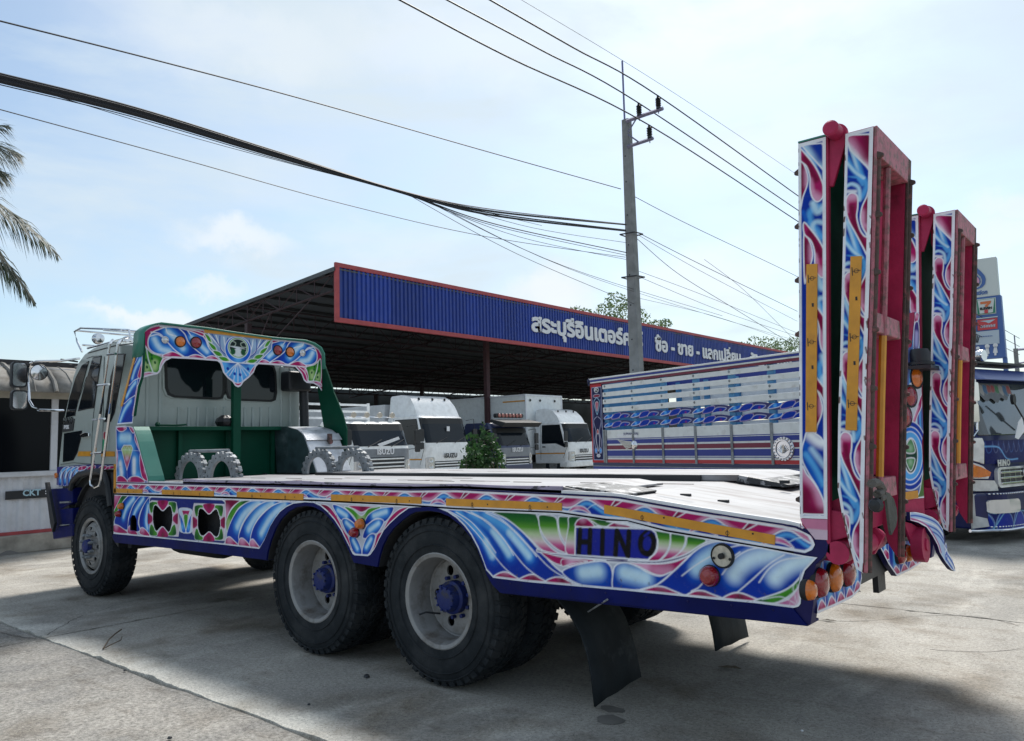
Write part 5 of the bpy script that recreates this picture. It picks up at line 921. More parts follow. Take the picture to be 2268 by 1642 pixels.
for q in ([(215, 900), (228, 830), (245, 760), (250, 820), (235, 900)], [(235, 800), (245, 700), (262, 640), (262, 720), (250, 800)], [(262, 560), (290, 460), (302, 420), (302, 520), (285, 580)]):
    UP.fill(lp(q), MM, [(lp([q[1]]), .03, ML, 1)], line=.006)
zz = np.linspace(ul[0][1], ul[-1][1], 60); UP.stroke([(float(UR(z))-.006, z) for z in zz], .012, smooth=False); UP.stroke([(float(UL(z))+.006, z) for z in zz], .01, (.5, .6, .75), smooth=False); UP.stroke([(UL(zz[0]), zz[0]+.006), (UR(zz[0]), zz[0]+.006)], .014, smooth=False)
UP.build('painted_upright', TR)
ppoly = [(float(UL(z)), z) for z in zz[::6]]+[(float(UR(z))+.004, z) for z in zz[::-6]]
MB().prism(ppoly, 'y', lambda p: ly(p[1])-.002, lambda p: ly(p[1])+.02).build('upright_plate', M_green, TR)
MB().prism(lp([(232, 400), (246, 405), (132, 828), (118, 822)]), 'y', lambda p: ly(p[1])-.014, lambda p: ly(p[1])-.008).build('reflective_strip', M_orange, TR)
# lower gusset box
bl_, br_ = interp([(z, x) for x, z in on('B', [(70, 998), (76, 1492)], PY(0))]), interp([(z, x) for x, z in on('B', [(150, 996), (218, 1002), (236, 1045), (262, 1130), (300, 1275), (338, 1410), (353, 1465), (350, 1492)], PY(0))])
za, zb_ = on('B', [(75, 1490)], PY(0))[0][1], on('B', [(70, 1000)], PY(0))[0][1]
bb = lambda pts: on('B', pts, PY(0))
GB = Canvas(1, za, zb_, bl_, br_, .0055, BD, Y0)
GB.fill(bb([(60, 990), (400, 990), (400, 1500), (60, 1500)]), BD, [(bb([(110, 1120), (170, 1110), (210, 1180)]), .12, BL, 1), (bb([(120, 1100), (190, 1100)]), .07, PALE, 1), (bb([(110, 1300), (120, 1400), (100, 1440)]), .12, BL, 1), (bb([(240, 1300), (240, 1400), (260, 1440)]), .12, BL, 1), (bb([(110, 1330), (120, 1410)]), .06, WH, 1), (bb([(230, 1300), (230, 1400)]), .06, WH, 1)], line=0, smooth=False)
for q in ([(80, 1010), (150, 1005), (165, 1020), (130, 1045), (95, 1040)], [(190, 1005), (218, 1005), (232, 1040), (222, 1060), (200, 1035)], [(240, 1060), (262, 1140), (285, 1220), (262, 1180), (235, 1110)], [(288, 1230), (330, 1380), (350, 1450), (345, 1480), (300, 1440), (280, 1330)],
          [(75, 1200), (90, 1260), (82, 1350), (74, 1400)], [(78, 1485), (76, 1450), (110, 1430), (150, 1450), (170, 1490)], [(180, 1490), (190, 1450), (240, 1435), (290, 1450), (320, 1488)]):
    GB.fill(bb(q), MM, [(bb([q[1]]), .05, ML, 1)], line=.007)
GB.fill(bb([(120, 1200), (140, 1165), (205, 1165), (220, 1195), (168, 1385)]), MM, [(bb([(130, 1210), (210, 1210)]), .10, GL, 1), (bb([(168, 1280)]), .05, (.7, .5, .6), .9), (bb([(168, 1330), (168, 1380)]), .05, MM, 1)], line=.007, smooth=False)
for q in ([(120, 1205), (220, 1208)], [(140, 1168), (155, 1205), (172, 1168), (190, 1206), (205, 1168)], [(150, 1210), (168, 1385)], [(190, 1210), (168, 1385)], [(75, 1215), (120, 1210)], [(220, 1210), (285, 1215)], [(168, 1385), (172, 1480)]): GB.stroke(bb(q), .004, smooth=False)
zz = np.linspace(za, zb_, 60); GB.stroke([(float(bl_(z))+.007, z) for z in zz]+[(float(br_(z))-.008, z) for z in zz[::-1]], .016, (.72, .7, .8), smooth=False, closed=True); GB.build('painted_gusset', TR)
gp_ = [(float(bl_(z)), z) for z in zz[::8]]+[(float(br_(z)), z) for z in zz[::-6]]
MB().prism(gp_, 'y', -.003, .02).build('gusset_plate', M_green, TR)
MB().prism([(x, z) for x, z in gp_], 'y', TW-.02, TW).build('gusset_plate', M_green, TR)
fl = [(float(br_(z))+.004, z) for z in np.linspace(za-.01, zb_-.02, 16)]; MB().strip(fl, 'y', -.004, .15).build('gusset_flange', M_greenl, TR, solid=.01)
tape('B', [(58, 1330), (74, 1330), (76, 1585), (56, 1580)])
# right leg
rl = on('B', [(1868, 345), (1880, 400), (1910, 490), (1940, 600), (1965, 700), (2000, 800), (2030, 890), (2050, 985), (2060, 1020), (2060, 1400), (1870, 1400), (1862, 1010), (1845, 850), (1830, 690), (1840, 500), (1840, 340)], PY(2.3))
MB().prism(rl, 'y', lambda p: 2.33-max(0, (p[1]-1.77))*.08, lambda p: 2.35-max(0, (p[1]-1.77))*.08).build('right_upright', M_green, TR, bevel=.003)
# board, bar, posts
B(-4.60, -4.57, .03, TW-.03, 1.205, 1.73).build('headboard_panel', M_green, TR)
B(-4.60, -4.40, .02, TW-.05, 1.72, 1.762).build('headboard_bar', M_green, TR, bevel=.004)
for y in (.05, .62, 1.17, 1.75): B(-4.57, -4.52, y, y+.045, 1.205, 1.72).build('panel_rib', M_green, TR, bevel=.003)
pc = on('B', [(1086, 700), (1152, 700)], PX(-4.38), (1, 2)); B(-4.42, -4.36, pc[0][0], pc[1][0], 1.205, 2.34).build('centre_post', M_green, TR, bevel=.004)
bgt = tag(MB().lathe([(0, -.07), (.08, -.055), (.11, 0), (.09, .04), (.04, .075), (0, .08)], hit('B', (1020, 962), *PX(-4.5)), 'z', 9).build('rag_bundle', mat('black_plastic_bag', (.012, .012, .014), .35, bump=1, bscale=18)), 'black crumpled bundle lying on the green headboard bar left of the centre post', 'bundle')
MB().tube([hit('B', p, *PX(-4.5)) for p in [(420, 990), (470, 990), (600, 992), (680, 985)]], .010).lathe([(0, -.02), (.03, 0), (0, .02)], hit('B', (430, 985), *PX(-4.5)), 'x', 8).build('locking_rod', M_green, TR)
# sheet metal tool box
s1 = on('B', [(1450, 1005), (1560, 1003), (1650, 1030), (1690, 1065), (1720, 1130), (1815, 1408), (1470, 1405)], PY(1.80))
s1 = [(x, max(z, 1.21)) for x, z in s1]; MB().prism(s1, 'y', 1.80, 1.806).build('tool_box', M_tread, TR)
sf = [(-4.33, 1.765), (-4.16, 1.758), (-4.02, 1.725), (-3.965, 1.66), (-3.93, 1.56), (-3.76, 1.21), (-4.40, 1.21), (-4.40, 1.76)]
s2 = [(s1[0][0], s1[0][1])]+s1[1:]
MB().prism(s2, 'y', 1.808, 2.30).build('tool_box_shell', M_steel, TR, bevel=.02, seg=3)
xa, za_ = s1[4]; MB().prism([(s1[3][0]-.004, s1[3][1]+.004), (s1[3][0]+.010, s1[3][1]), (xa+.012, za_+.012), (xa-.002, za_+.012)], 'y', 1.81, 2.31).build('tool_box_lid_edge', M_steel, TR, bevel=.003)
c = hit('B', (1930, 1095), *PX(xa+.02)); MB().box(c[0]-.01, c[0]+.02, c[1]-.025, c[1]+.025, c[2]-.05, c[2]+.04).lathe([(0, 0), (.03, 0), (.03, .02), (0, .02)], (c[0]+.01, c[1], c[2]-.05), 'x', 10).build('padlock', M_rust, TR)
# wheel stops: toothed half rings
def stop(xc, y, parent, r=.270, ri=.180, n=11, ysc=1, z0=1.222):
    outer = []
    for i in range(n*4+1):
        a = math.pi*i/(n*4); rr = r+(.018 if (i % 4) in (1, 2) else -.006); outer.append((xc+rr*math.cos(a)*1.0, z0+rr*math.sin(a)*.93))
    inner = [(xc+ri*math.cos(math.pi*i/20), z0+ri*math.sin(math.pi*i/20)) for i in range(21)]
    o = MB().prism(outer+inner[::-1], 'y', y, y+.03).build('wheel_stop', M_cast, parent, bevel=.003)
    for i in range(n):
        a = math.pi*(i+.45)/n; px_, pz = xc+(r+.004)*math.cos(a), z0+(r+.004)*math.sin(a)*.93
        t = (-math.sin(a), math.cos(a)); q = [(px_-t[0]*.026+math.cos(a)*.012, pz-t[1]*.026+math.sin(a)*.012), (px_+t[0]*.026+math.cos(a)*.012, pz+t[1]*.026+math.sin(a)*.012), (px_+t[0]*.030-math.cos(a)*.02, pz+t[1]*.03-math.sin(a)*.02), (px_-t[0]*.03-math.cos(a)*.02, pz-t[1]*.03-math.sin(a)*.02)]
        MB().prism(q, 'y', y+.031, y+.068).build('stop_tooth', M_cast, o, bevel=.004)
    bh = MB()
    for i in range(9): a = math.pi*(i+.5)/9; bh.lathe([(0, -.002), (.008, -.002)], (xc+(r+ri)/2*math.cos(a), y, z0+(r+ri)/2*math.sin(a)*.96), 'y', 8)
    bh.build('rivet_hole', M_black, o); return o
for (y, xo) in ((.33, 0), (1.62, .28)):
    a_ = stop(-3.74+xo, y, TR); b_3 = stop(-3.16+xo, y, TR); MB().tube([(-3.82+xo, y+.05, 1.497), (-3.10+xo, y+.05, 1.495)], .016, 8).build('stop_bar', M_cast, TR, smooth=True)
# side marker lamps
for z, p, m_, r in (('C', (112, 280), M_amber, .036), ('C', (92, 335), M_red, .036), ('C', (1855, 408), M_amber, .041), ('C', (1812, 470), M_red, .040), ('E', (1000, 730), M_red, .054)):
    c = sp(z, [p])[0]; rr = r*.9; o = MB().lathe([(0, -.055), (rr*.6, -.05), (rr*.95, -.03), (rr, -.006), (rr, 0)], (c[0], -.006, c[1]), 'y', 24).build('side_marker', m_, TR, smooth=True)
    MB().lathe([(rr*1.0, -.010), (rr*1.04, -.008), (rr*1.07, 0)], (c[0], -.006, c[1]), 'y', 24).build('lamp_bezel', M_seal, o)
c = sp('E', [(1085, 595)])[0]; o = MB().lathe([(0, -.008), (.048, -.012), (.052, -.012)], (c[0], -.006, c[1]), 'y', 28).build('open_lamp_base', mat('brushed_lamp_base', (.5, .48, .42), .4, metal=.6, var=.3, vscale=25), TR, smooth=True)
MB().lathe([(.049, -.014), (.053, -.018), (.057, -.012), (.059, 0)], (c[0], -.006, c[1]), 'y', 28).lathe([(0, -.03), (.014, -.028), (.014, -.01)], (c[0], -.006, c[1]), 'y', 12).lathe([(0, -.015), (.007, -.015)], (c[0]-.04, -.006, c[1]-.012), 'y', 8).lathe([(0, -.015), (.007, -.015)], (c[0]+.04, -.006, c[1]-.012), 'y', 8).build('lamp_bezel', M_seal, o, smooth=True)
# ------------------------------------------------------------------ cab
A_ = lambda pts, y=.08: on('A', pts, PY(y))
cabp = [(-6.27, 1.13), (-6.27, 1.37), (-6.17, 1.88), (-5.92, 2.38), (-5.80, 2.52), (-5.62, 2.61), (-5.40, 2.655), (-5.1, 2.675), (-4.8, 2.67), (-4.72, 2.63), (-4.71, 1.9), (-4.76, 1.33), (-5.42, 1.31), (-5.78, 1.22), (-5.94, 1.13)]
MB().prism(cabp, 'y', .08, TW-.08).build('cab_body', M_cab, TR, bevel=.055, seg=4, smooth=True)
def cwin(name, pts, m, y0=.071, y1=.082, frame=True):
    P = A_(pts); o = MB().prism(P, 'y', y0, y1).build(name, m, TR, bevel=.003)
    if frame:
        c = (sum(p[0] for p in P)/len(P), sum(p[1] for p in P)/len(P)); Q = [(c[0]+(p[0]-c[0])*1.04, c[1]+(p[1]-c[1])*1.03) for p in P]
        MB().prism(Q, 'y', y0+.003, y1-.001).build('window_seal', M_seal, o)
cwin('front_side_window', [(358, 622), (406, 610), (436, 490), (484, 312), (446, 338), (412, 405), (378, 520)], M_glass, frame=False)
cwin('door_window', [(426, 582), (470, 572), (508, 566), (530, 430), (550, 292), (504, 300), (460, 450)], M_glass)
cwin('rear_side_window', [(568, 640), (602, 638), (622, 590), (650, 440), (680, 280), (636, 280), (602, 400)], M_glass)
cwin('door_lower_window', [(350, 706), (446, 690), (440, 730), (421, 808), (398, 852), (343, 862)], M_glass, frame=False)
MB().prism(A_([(345, 640), (406, 626), (398, 690), (341, 700)]), 'y', .070, .081).build('door_garnish', mat('charcoal_plastic', (.03, .032, .035), .5), TR)
mt = Matrix(((1, 0, 0, A_([(345, 655)])[0][0]), (0, 0, -1, .068), (0, 1, 0, A_([(345, 657)])[0][1]), (0, 0, 0, 1)))
text_mesh('HINO', .105, 'door_lettering', M_chrome, TR, mt, ext=.002, off=.002, spacing=1.15)
mt2 = mt.copy(); mt2[0][3] += .04; mt2[2][3] -= .055; text_mesh('FM2K', .06, 'door_lettering', M_lettering, TR, mt2, ext=.002, off=.002)
def seam(pts, w_=.006, y=.0775):
    P = A_(pts); mb = MB().tube([(x, y, z) for x, z in P], w_/2, 6); mb.build('door_seam', M_black, TR)
seam([(552, 285), (530, 430), (508, 600), (500, 700), (494, 872)]); seam([(408, 612), (415, 560), (470, 400)]); seam([(470, 300), (500, 290), (552, 285)]); seam([(565, 290), (560, 640), (552, 872)])
seam([(480, 270), (620, 232), (745, 215)], .012); seam([(330, 874), (400, 864), (494, 872), (618, 874)])
MB().prism(A_([(444, 712), (470, 700), (492, 704), (492, 722), (448, 728)]), 'y', .055, .079).build('door_handle', M_chrome, TR, bevel=.006)
MB().prism(A_([(428, 803), (494, 803), (492, 829), (422, 829)]), 'y', .074, .080).build('reflective_strip', M_orange, TR); MB().prism(A_([(554, 803), (622, 803), (622, 830), (550, 830)]), 'y', .074, .080).build('reflective_strip', M_orange, TR)
stk = Canvas(0, *[A_([(x, 740)])[0][0] for x in (556, 592)], lambda s: np.full(s.shape, A_([(570, 800)])[0][1]), lambda s: np.full(s.shape, A_([(570, 695)])[0][1]), .008, (.42, .46, .44), lambda U, V: (U, np.full(U.shape, .077), V))
stk.fill(A_([(562, 700), (584, 700), (584, 740), (574, 752), (562, 740)]), (.3, .02, .03), [(A_([(574, 712)]), .03, (.02, .05, .3), 1)], line=.004); stk.fill(A_([(556, 740), (566, 735), (574, 798), (556, 798)]), (.02, .3, .15), line=0, smooth=False); stk.fill(A_([(572, 750), (584, 750), (574, 795)]), (.6, .4, .1), line=0, smooth=False); stk.build('door_sticker', TR)
# painted fender above the front wheel
ft, fbm = A_([(316, 888), (400, 880), (490, 874), (622, 876)]), A_([(316, 984), (372, 996), (385, 965), (410, 938), (450, 918), (492, 908), (560, 905), (622, 892)])
FC = Canvas(0, ft[0][0], ft[-1][0], interp(fbm), interp(ft), .006, (.04, .035, .2), lambda U, V: (U, np.full(U.shape, .066), V))
for k in range(5):
    x_ = 330+k*26; FC.fill(A_([(x_-8, 985), (x_-4, 930), (x_+20, 893), (x_+50, 886), (x_+22, 910), (x_+10, 940), (x_+10, 985)]), BD, [(A_([(x_+4, 960), (x_+8, 920), (x_+26, 895)]), .05, BL, 1), (A_([(x_+4, 945), (x_+12, 915)]), .02, WH, 1)], line=.006)
for x_ in (430, 480, 540, 580): FC.fill(A_([(x_, 905), (x_+10, 885), (x_+45, 882), (x_+35, 900)]), MM, [(A_([(x_+20, 892)]), .03, ML, 1)], line=.005)
FC.build('painted_fender', TR)
MB().prism([(x, z) for x, z in ft]+[(x, z) for x, z in fbm[::-1]], 'y', .069, .2).build('fender_plate', M_purple, TR)
MB().tube([hit('A', p, *PY(.05)) for p in [(385, 1010), (395, 965), (430, 930), (490, 915), (540, 912), (570, 930), (585, 975), (600, 1100)]], .035, 8).build('fender_flare', M_black, TR, smooth=True)
B(-6.3, -4.8, .15, 2.2, .95, 1.32).build('cab_floor', M_dark, TR)
arc = [(-5.266+.66*math.cos(a), .55+.68*math.sin(a)) for a in np.linspace(.15, 2.6, 14)]; MB().strip(arc, 'y', .10, .55).build('front_wheel_liner', M_dark, TR, solid=.02)
MB().prism([(-4.62, 1.12), (-4.72, 1.30), (-4.83, 1.30), (-4.74, .62), (-4.62, .55)], 'y', .06, .6).build('rear_mud_guard', M_black, TR)
# front bumper, step
MB().prism(A_([(270, 1008), (392, 1000), (392, 1080), (300, 1130), (285, 1100)], .05), 'y', .05, .3).build('step_box', M_blue, TR, bevel=.01)
MB().prism(A_([(288, 1120), (392, 1110), (392, 1200), (300, 1212)], .05), 'y', .05, .3).build('step_box', M_blue, TR, bevel=.01)
MB().prism(A_([(278, 1210), (395, 1195), (395, 1262), (285, 1280)], .03), 'y', .03, 2.3).build('front_bumper', M_blue, TR, bevel=.02)
MB().prism(A_([(248, 972), (260, 970), (300, 1190), (288, 1240), (276, 1190)], -.02), 'y', -.03, .0).build('bumper_guard', M_black, TR)
MB().prism(A_([(360, 990), (390, 990), (400, 1260), (350, 1262)], .1), 'y', .06, .5).build('step_backing', M_dark, TR)
for zq in (1075, 1200): MB().prism(A_([(328, zq), (380, zq-3), (380, zq+6), (328, zq+9)], .04), 'y', .03, .1).build('step_tread', M_cast, TR)
MB().lathe([(0, -.02), (.03, -.015), (.035, 0)], (-6.24, .05, 1.26), 'y', 12).build('turn_lamp', M_amber, TR)
B(-6.33, -6.27, .2, 2.15, 1.3, 1.85).build('front_grille', M_black, TR); MB().prism([(-6.25, 1.60), (-6.20, 1.90), (-5.97, 2.36), (-5.93, 2.34), (-6.15, 1.88), (-6.2, 1.6)], 'y', .2, 2.15).build('windscreen', M_glass2, TR)
# rear wall of the cab
RX = -4.712
def rw_(name, pts, m, x0_, x1_, bev=0): return MB().prism(on('B', pts, PX(-4.71), (1, 2)), 'x', x0_, x1_).build(name, m, TR, bevel=bev)
wq = [[(500, 420), (560, 400), (940, 428), (985, 450), (1000, 520), (1000, 700), (985, 745), (940, 752), (580, 735), (530, 715), (508, 660)],
      [(1018, 470), (1060, 440), (1400, 468), (1435, 485), (1452, 540), (1460, 700), (1448, 760), (1410, 774), (1110, 762), (1050, 745), (1030, 690)]]
for q in wq:
    P = on('B', q, PX(-4.71), (1, 2)); cx_ = sum(p[0] for p in P)/len(P); cz_ = sum(p[1] for p in P)/len(P)
    sc = lambda s: [(cx_+(p[0]-cx_)*s, cz_+(p[1]-cz_)*(s+.04*(s > 1))) for p in P]
    o = MB().prism(P, 'x', RX-.02, RX+.012).build('rear_window', M_glass, TR, bevel=.004)
    MB().prism(sc(1.055), 'x', RX-.01, RX+.016, holes=[sc(.975)]).build('window_seal', M_seal, o, bevel=.005); MB().prism(sc(1.13), 'x', RX-.01, RX+.008, holes=[sc(1.03)]).build('window_surround', M_cab, o, bevel=.012, seg=3)
for px_ in (330, 440, 600, 690, 770, 850, 920, 1000, 1180, 1250, 1320, 1400, 1500, 1580):
    P = on('B', [(px_, 830 if 560 < px_ < 1450 else 480), (px_+30, 995)], PX(-4.71), (1, 2)); B(RX-.01, RX+.014, P[0][0], P[0][0]+.035, P[1][1]-.4, P[0][1]).build('pressed_rib', M_cab, TR, bevel=.012, seg=3)
# exhaust / air intake behind the cab, right side
e0 = hit('B', (1530, 520), *PX(-4.6)); e1 = hit('B', (1725, 700), *PX(-4.6))
B(-4.68, -4.48, e0[1], e1[1], e1[2], e0[2]).build('air_intake', M_black, TR, bevel=.03, seg=3); MB().tube([(-4.58, e1[1]-.05, e1[2]+.02), (-4.58, e1[1]-.02, 1.25)], .055, 12).build('intake_pipe', M_black, TR, smooth=True)
MB().tube([(-4.6, 1.98, 2.5), (-4.6, 2.10, 2.50), (-4.6, 2.25, 2.44)], .02).build('intake_bracket', M_chrome, TR)
# ladder on the cab side
for a_, b_4 in ((596, 490), (640, 546)):
    pth = [hit('A', (a_+28, 212), *PY(.30)), hit('A', (a_+14, 200), *PY(.12)), hit('A', (a_-2, 222), *PY(-.01))]+[hit('A', p, *PY(-.03)) for p in [((a_+b_4)/2, 600), (b_4, 960)]]
    MB().tube(pth, .014, 8).build('ladder_rail', M_chrome, TR, smooth=True)
MB().tube([hit('A', p, *PY(-.03)) for p in [(490, 960), (492, 985), (515, 999), (538, 988), (546, 960)]], .014, 8).build('ladder_foot', M_chrome, TR, smooth=True)
for y_, xl, xr in ((280, 552, 614), (445, 530, 590), (632, 503, 566), (815, 494, 553)): MB().tube([hit('A', (xl+30*(y_ < 300), y_), *PY(-.03)), hit('A', (xr+12*(y_ < 300), y_-6), *PY(-.03))], .012, 8).build('ladder_rung', M_chrome, TR, smooth=True)
# mirrors
mp_ = [hit('A', p, *PY(-.28)) for p in [(340, 582), (210, 580), (178, 562), (160, 530), (153, 430), (155, 350), (165, 325), (195, 316), (320, 314), (430, 300)]]; mp_[0] = tuple(hit('A', (342, 582), *PY(.07))); mp_[-1] = tuple(hit('A', (430, 300), *PY(.12))); mp_[-2] = tuple(hit('A', (330, 313), *PY(-.10)))
MB().tube(mp_, .014, 8).build('mirror_arm', M_chrome, TR, smooth=True)
MB().tube([hit('A', (330, 305), *PY(-.1)), hit('A', (420, 318), *PY(0.1))], .010, 6).build('mirror_stay', M_black, TR)
for (xa, xb, ya, yb) in ((60, 152, 320, 455), (60, 155, 473, 577)):
    c0, c1 = hit('A', (xa, yb), *PX(-6.2)), hit('A', (xb, ya), *PX(-6.2)); P = rrect(c0[1], c1[1], c0[2], c1[2], .04, 5)
    o = MB().prism(P, 'x', -6.26, -6.20).build('wing_mirror', M_black, TR, bevel=.012); Q = rrect(c0[1]+.015, c1[1]-.015, c0[2]+.015, c1[2]-.015, .035, 5); MB().prism(Q, 'x', -6.201, -6.196).build('mirror_glass', M_chrome, o)
c = hit('A', (210, 376), *PX(-6.0)); o = MB().lathe([(0, -.05), (.06, -.04), (.085, -.01), (.09, .01)], c, 'x', 24).build('round_mirror', M_black, TR, smooth=True); MB().lathe([(0, .02), (.05, .016), (.084, .010)], c, 'x', 24).build('mirror_glass', M_chrome, o, smooth=True)
# right side mirror seen through
# roof rack with lamps
def rk(pts, r=.011, y=None): MB().tube(pts, r, 8).build('roof_rack_tube', M_chrome, TR, smooth=True)
zt_ = 2.90
rk([(-5.85, .14, 2.66), (-6.0, .14, 2.80), (-6.08, .14, 2.92), (-5.95, .16, 2.95), (-4.8, .2, 2.80), (-4.75, .2, 2.68)]); rk([(-5.85, 2.2, 2.66), (-6.0, 2.2, 2.80), (-6.08, 2.2, 2.92), (-5.95, 2.2, 2.95), (-4.8, 2.15, 2.80), (-4.75, 2.15, 2.68)])
for x_, z_ in ((-6.05, 2.93), (-5.85, 2.74), (-5.3, 2.85), (-4.85, 2.80)): rk([(x_, .14, z_), (x_, 2.2, z_)], .011)
rk([(-5.8, .18, 2.70), (-4.8, .2, 2.72)], .012)
for k in range(6):
    y = .32+k*.34; o = MB().lathe([(0, .05), (.05, .045), (.062, .01), (.065, -.03)], (-5.86, y, 2.83), 'x', 16).build('roof_spot_lamp', M_chrome, TR, smooth=True); MB().lathe([(0, -.035), (.06, -.033)], (-5.86, y, 2.83), 'x', 16).build('lamp_glass', M_clear, o)
# ================================================================== SHED
SX = -19.0
SH = thing('shed', 'open truck shed with blue corrugated fascia sign framed in red', 'building', (SX-10, 40, 0))
YL, YR = 13.66, 76.0
Zt, Zb = 8.18, 6.0
# corrugated fascia
rs_ = random.Random(8); nsh = int((YR-YL-.3)/.84)
mbs = MB(); pr_ = [(0, 0)]
for k in range(4): pr_ += [(k*.21+.03, 0), (k*.21+.055, .055), (k*.21+.15, .055), (k*.21+.175, 0)]
pr_.append((.85, 0)); m_ = len(pr_); V0 = [(dx, y, 0) for y, dx in pr_]+[(dx, y, Zt-Zb-.3) for y, dx in pr_]
sh0 = None
for i in range(nsh):
    if sh0 is None: sh0 = MB().add(V0, [(q, q+1, m_+q+1, m_+q) for q in range(m_-1)]).build('corrugated_sheet', M_bluesheet, SH); o = sh0
    else: o = sh0.copy(); COL.objects.link(o)
    o.location = Vector((SX+rs_.uniform(-.004, .006), YL+.15+i*.84, Zb+.15+rs_.uniform(-.01, .01)))-SH.location; o.rotation_euler = (0, rs_.uniform(-.004, .004), 0)
for (a, b, c_, d_) in ((YL, YR, Zt-.16, Zt), (YL, YR, Zb, Zb+.17), (YL, YL+.17, Zb+.17, Zt-.16)): B(SX-.02, SX+.09, a, b, c_, d_).build('fascia_trim', M_redfr, SH, bevel=.01)
def fit_text(s, zname, pl, pr, zb_, zt_, x, off, parent, m, ref='กอ'):
    ya, yb = hit(zname, pl, *PX(x))[1], hit(zname, pr, *PX(x))[1]
    o = text_mesh(s, 1.0, 'sign_lettering', m, parent, Matrix.Identity(4), ext=.02, off=off)
    me = o.data; nv = len(me.vertices); co = np.empty(nv*3, np.float32); me.vertices.foreach_get('co', co); co = co.reshape(-1, 3); F = [tuple(p.vertices) for p in me.polygons]
    x0_, x1_ = co[:, 0].min(), co[:, 0].max(); sc = (yb-ya)/(x1_-x0_); h = (zt_-zb_); V = []; FF = []; hs_ = h/.52
    for q, (dx, dy) in enumerate(((0, 0), (.020, 0), (-.020, 0), (0, .018), (0, -.018))):    # each stroke laid up in five passes for its weight
        V.append(np.stack([x+co[:, 2]+.0012*q, ya+(co[:, 0]-x0_)*sc+dx*sc, zb_-.03+co[:, 1]*hs_+dy*hs_], 1)); FF += [tuple(a+q*nv for a in f) for f in F]
    m2 = bpy.data.meshes.new('sign_lettering'); m2.from_pydata(np.concatenate(V).tolist(), [], FF); m2.materials.append(m); o.data = m2; return o
zA, zB = hit('K', (262, 350), *PX(SX+.1))[2], hit('K', (262, 262), *PX(SX+.1))[2]
fit_text('สระบุรีอินเตอร์คาร์', 'K', (240, 300), (1036, 450), zA, zB, SX+.10, .022, SH, M_lettering)
zA2, zB2 = hit('K', (1190, 500), *PX(SX+.1))[2], hit('K', (1190, 432), *PX(SX+.1))[2]
fit_text('ซื้อ - ขาย - แลกเปลี่ยน', 'K', (1128, 470), (1738, 560), zA2, zB2, SX+.10, .020, SH, M_lettering)
fit_text('รับจัดไฟแนนซ์', 'K', (1803, 560), (2290, 640), zA2, zB2, SX+.10, .02, SH, M_lettering)
# roof
XB = -44.2; rz_ = lambda x: 7.95+(x-SX)*.075
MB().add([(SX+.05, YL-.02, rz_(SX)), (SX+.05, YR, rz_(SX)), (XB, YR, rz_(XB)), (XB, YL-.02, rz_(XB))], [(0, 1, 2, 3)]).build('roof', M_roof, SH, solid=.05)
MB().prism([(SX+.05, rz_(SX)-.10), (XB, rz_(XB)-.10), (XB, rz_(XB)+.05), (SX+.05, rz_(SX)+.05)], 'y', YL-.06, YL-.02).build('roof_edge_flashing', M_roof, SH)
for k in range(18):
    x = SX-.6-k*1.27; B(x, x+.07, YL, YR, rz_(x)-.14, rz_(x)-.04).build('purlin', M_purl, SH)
def truss_x(y, r=.035):
    mb = MB(); xs_ = np.linspace(SX-.1, XB+.2, 23); dep = .62
    for i, x in enumerate(xs_):
        zt1, zb1 = rz_(x)-.16, rz_(x)-.16-dep
        mb.tube([(x, y, zt1), (x, y, zb1)], r*.7, 4)
        if i:
            xp = xs_[i-1]; mb.tube([(xp, y, rz_(xp)-.16), (x, y, zt1)], r, 4); mb.tube([(xp, y, rz_(xp)-.16-dep), (x, y, zb1)], r*1.3, 4)
            mb.tube([(xp, y, rz_(xp)-.16), (x, y, zb1)] if i % 2 else [(xp, y, rz_(xp)-.16-dep), (x, y, zt1)], r*.7, 4)
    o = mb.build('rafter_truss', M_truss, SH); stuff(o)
def truss_y(x, r=.035):
    mb = MB(); zt1 = rz_(x)-.2; dep = .85; ys1 = np.arange(YL, YR-10, 1.1)
    for i, y in enumerate(ys1):
        mb.tube([(x, y, zt1), (x, y, zt1-dep)], r*.7, 4)
        if i:
            yp = ys1[i-1]; mb.tube([(x, yp, zt1), (x, y, zt1)], r, 4); mb.tube([(x, yp, zt1-dep), (x, y, zt1-dep)], r*1.2, 4)
            mb.tube([(x, yp, zt1), (x, y, zt1-dep)] if i % 2 else [(x, yp, zt1-dep), (x, y, zt1)], r*.7, 4)
    stuff(mb.build('girder_truss', M_truss, SH))
py_ = [YL+.04, 24.0, 34.0, 45, 57, 69]
for y in py_: truss_x(y)
for x in (-24.7, -30.3, -36, -40.5): truss_y(x)
for x in (-24.7, -36, -40.9):
    for y in py_:
        if x == -24.7 and y > 20: continue
        B(x-.10, x+.10, y-.10, y+.10, 0, rz_(x)-.9).build('shed_post', M_truss, SH)
pc = hit('H', (1182, 1000), *PX(-21.5)); B(-21.6, -21.4, pc[1]-.12, pc[1]+.12, 0, rz_(-21.5)-.8).build('shed_post', mat('red_post_paint', (.06, .02, .025), .6, var=.2), SH)
for k in range(6):
    MB().tube([(-19.5-k*.9, YL+.04, rz_(-19.5-k*.9)-.8), (-24.7, YL+.04, 4.8)], .025, 5).build('knee_brace', M_truss, SH) if k in (1, 4) else None
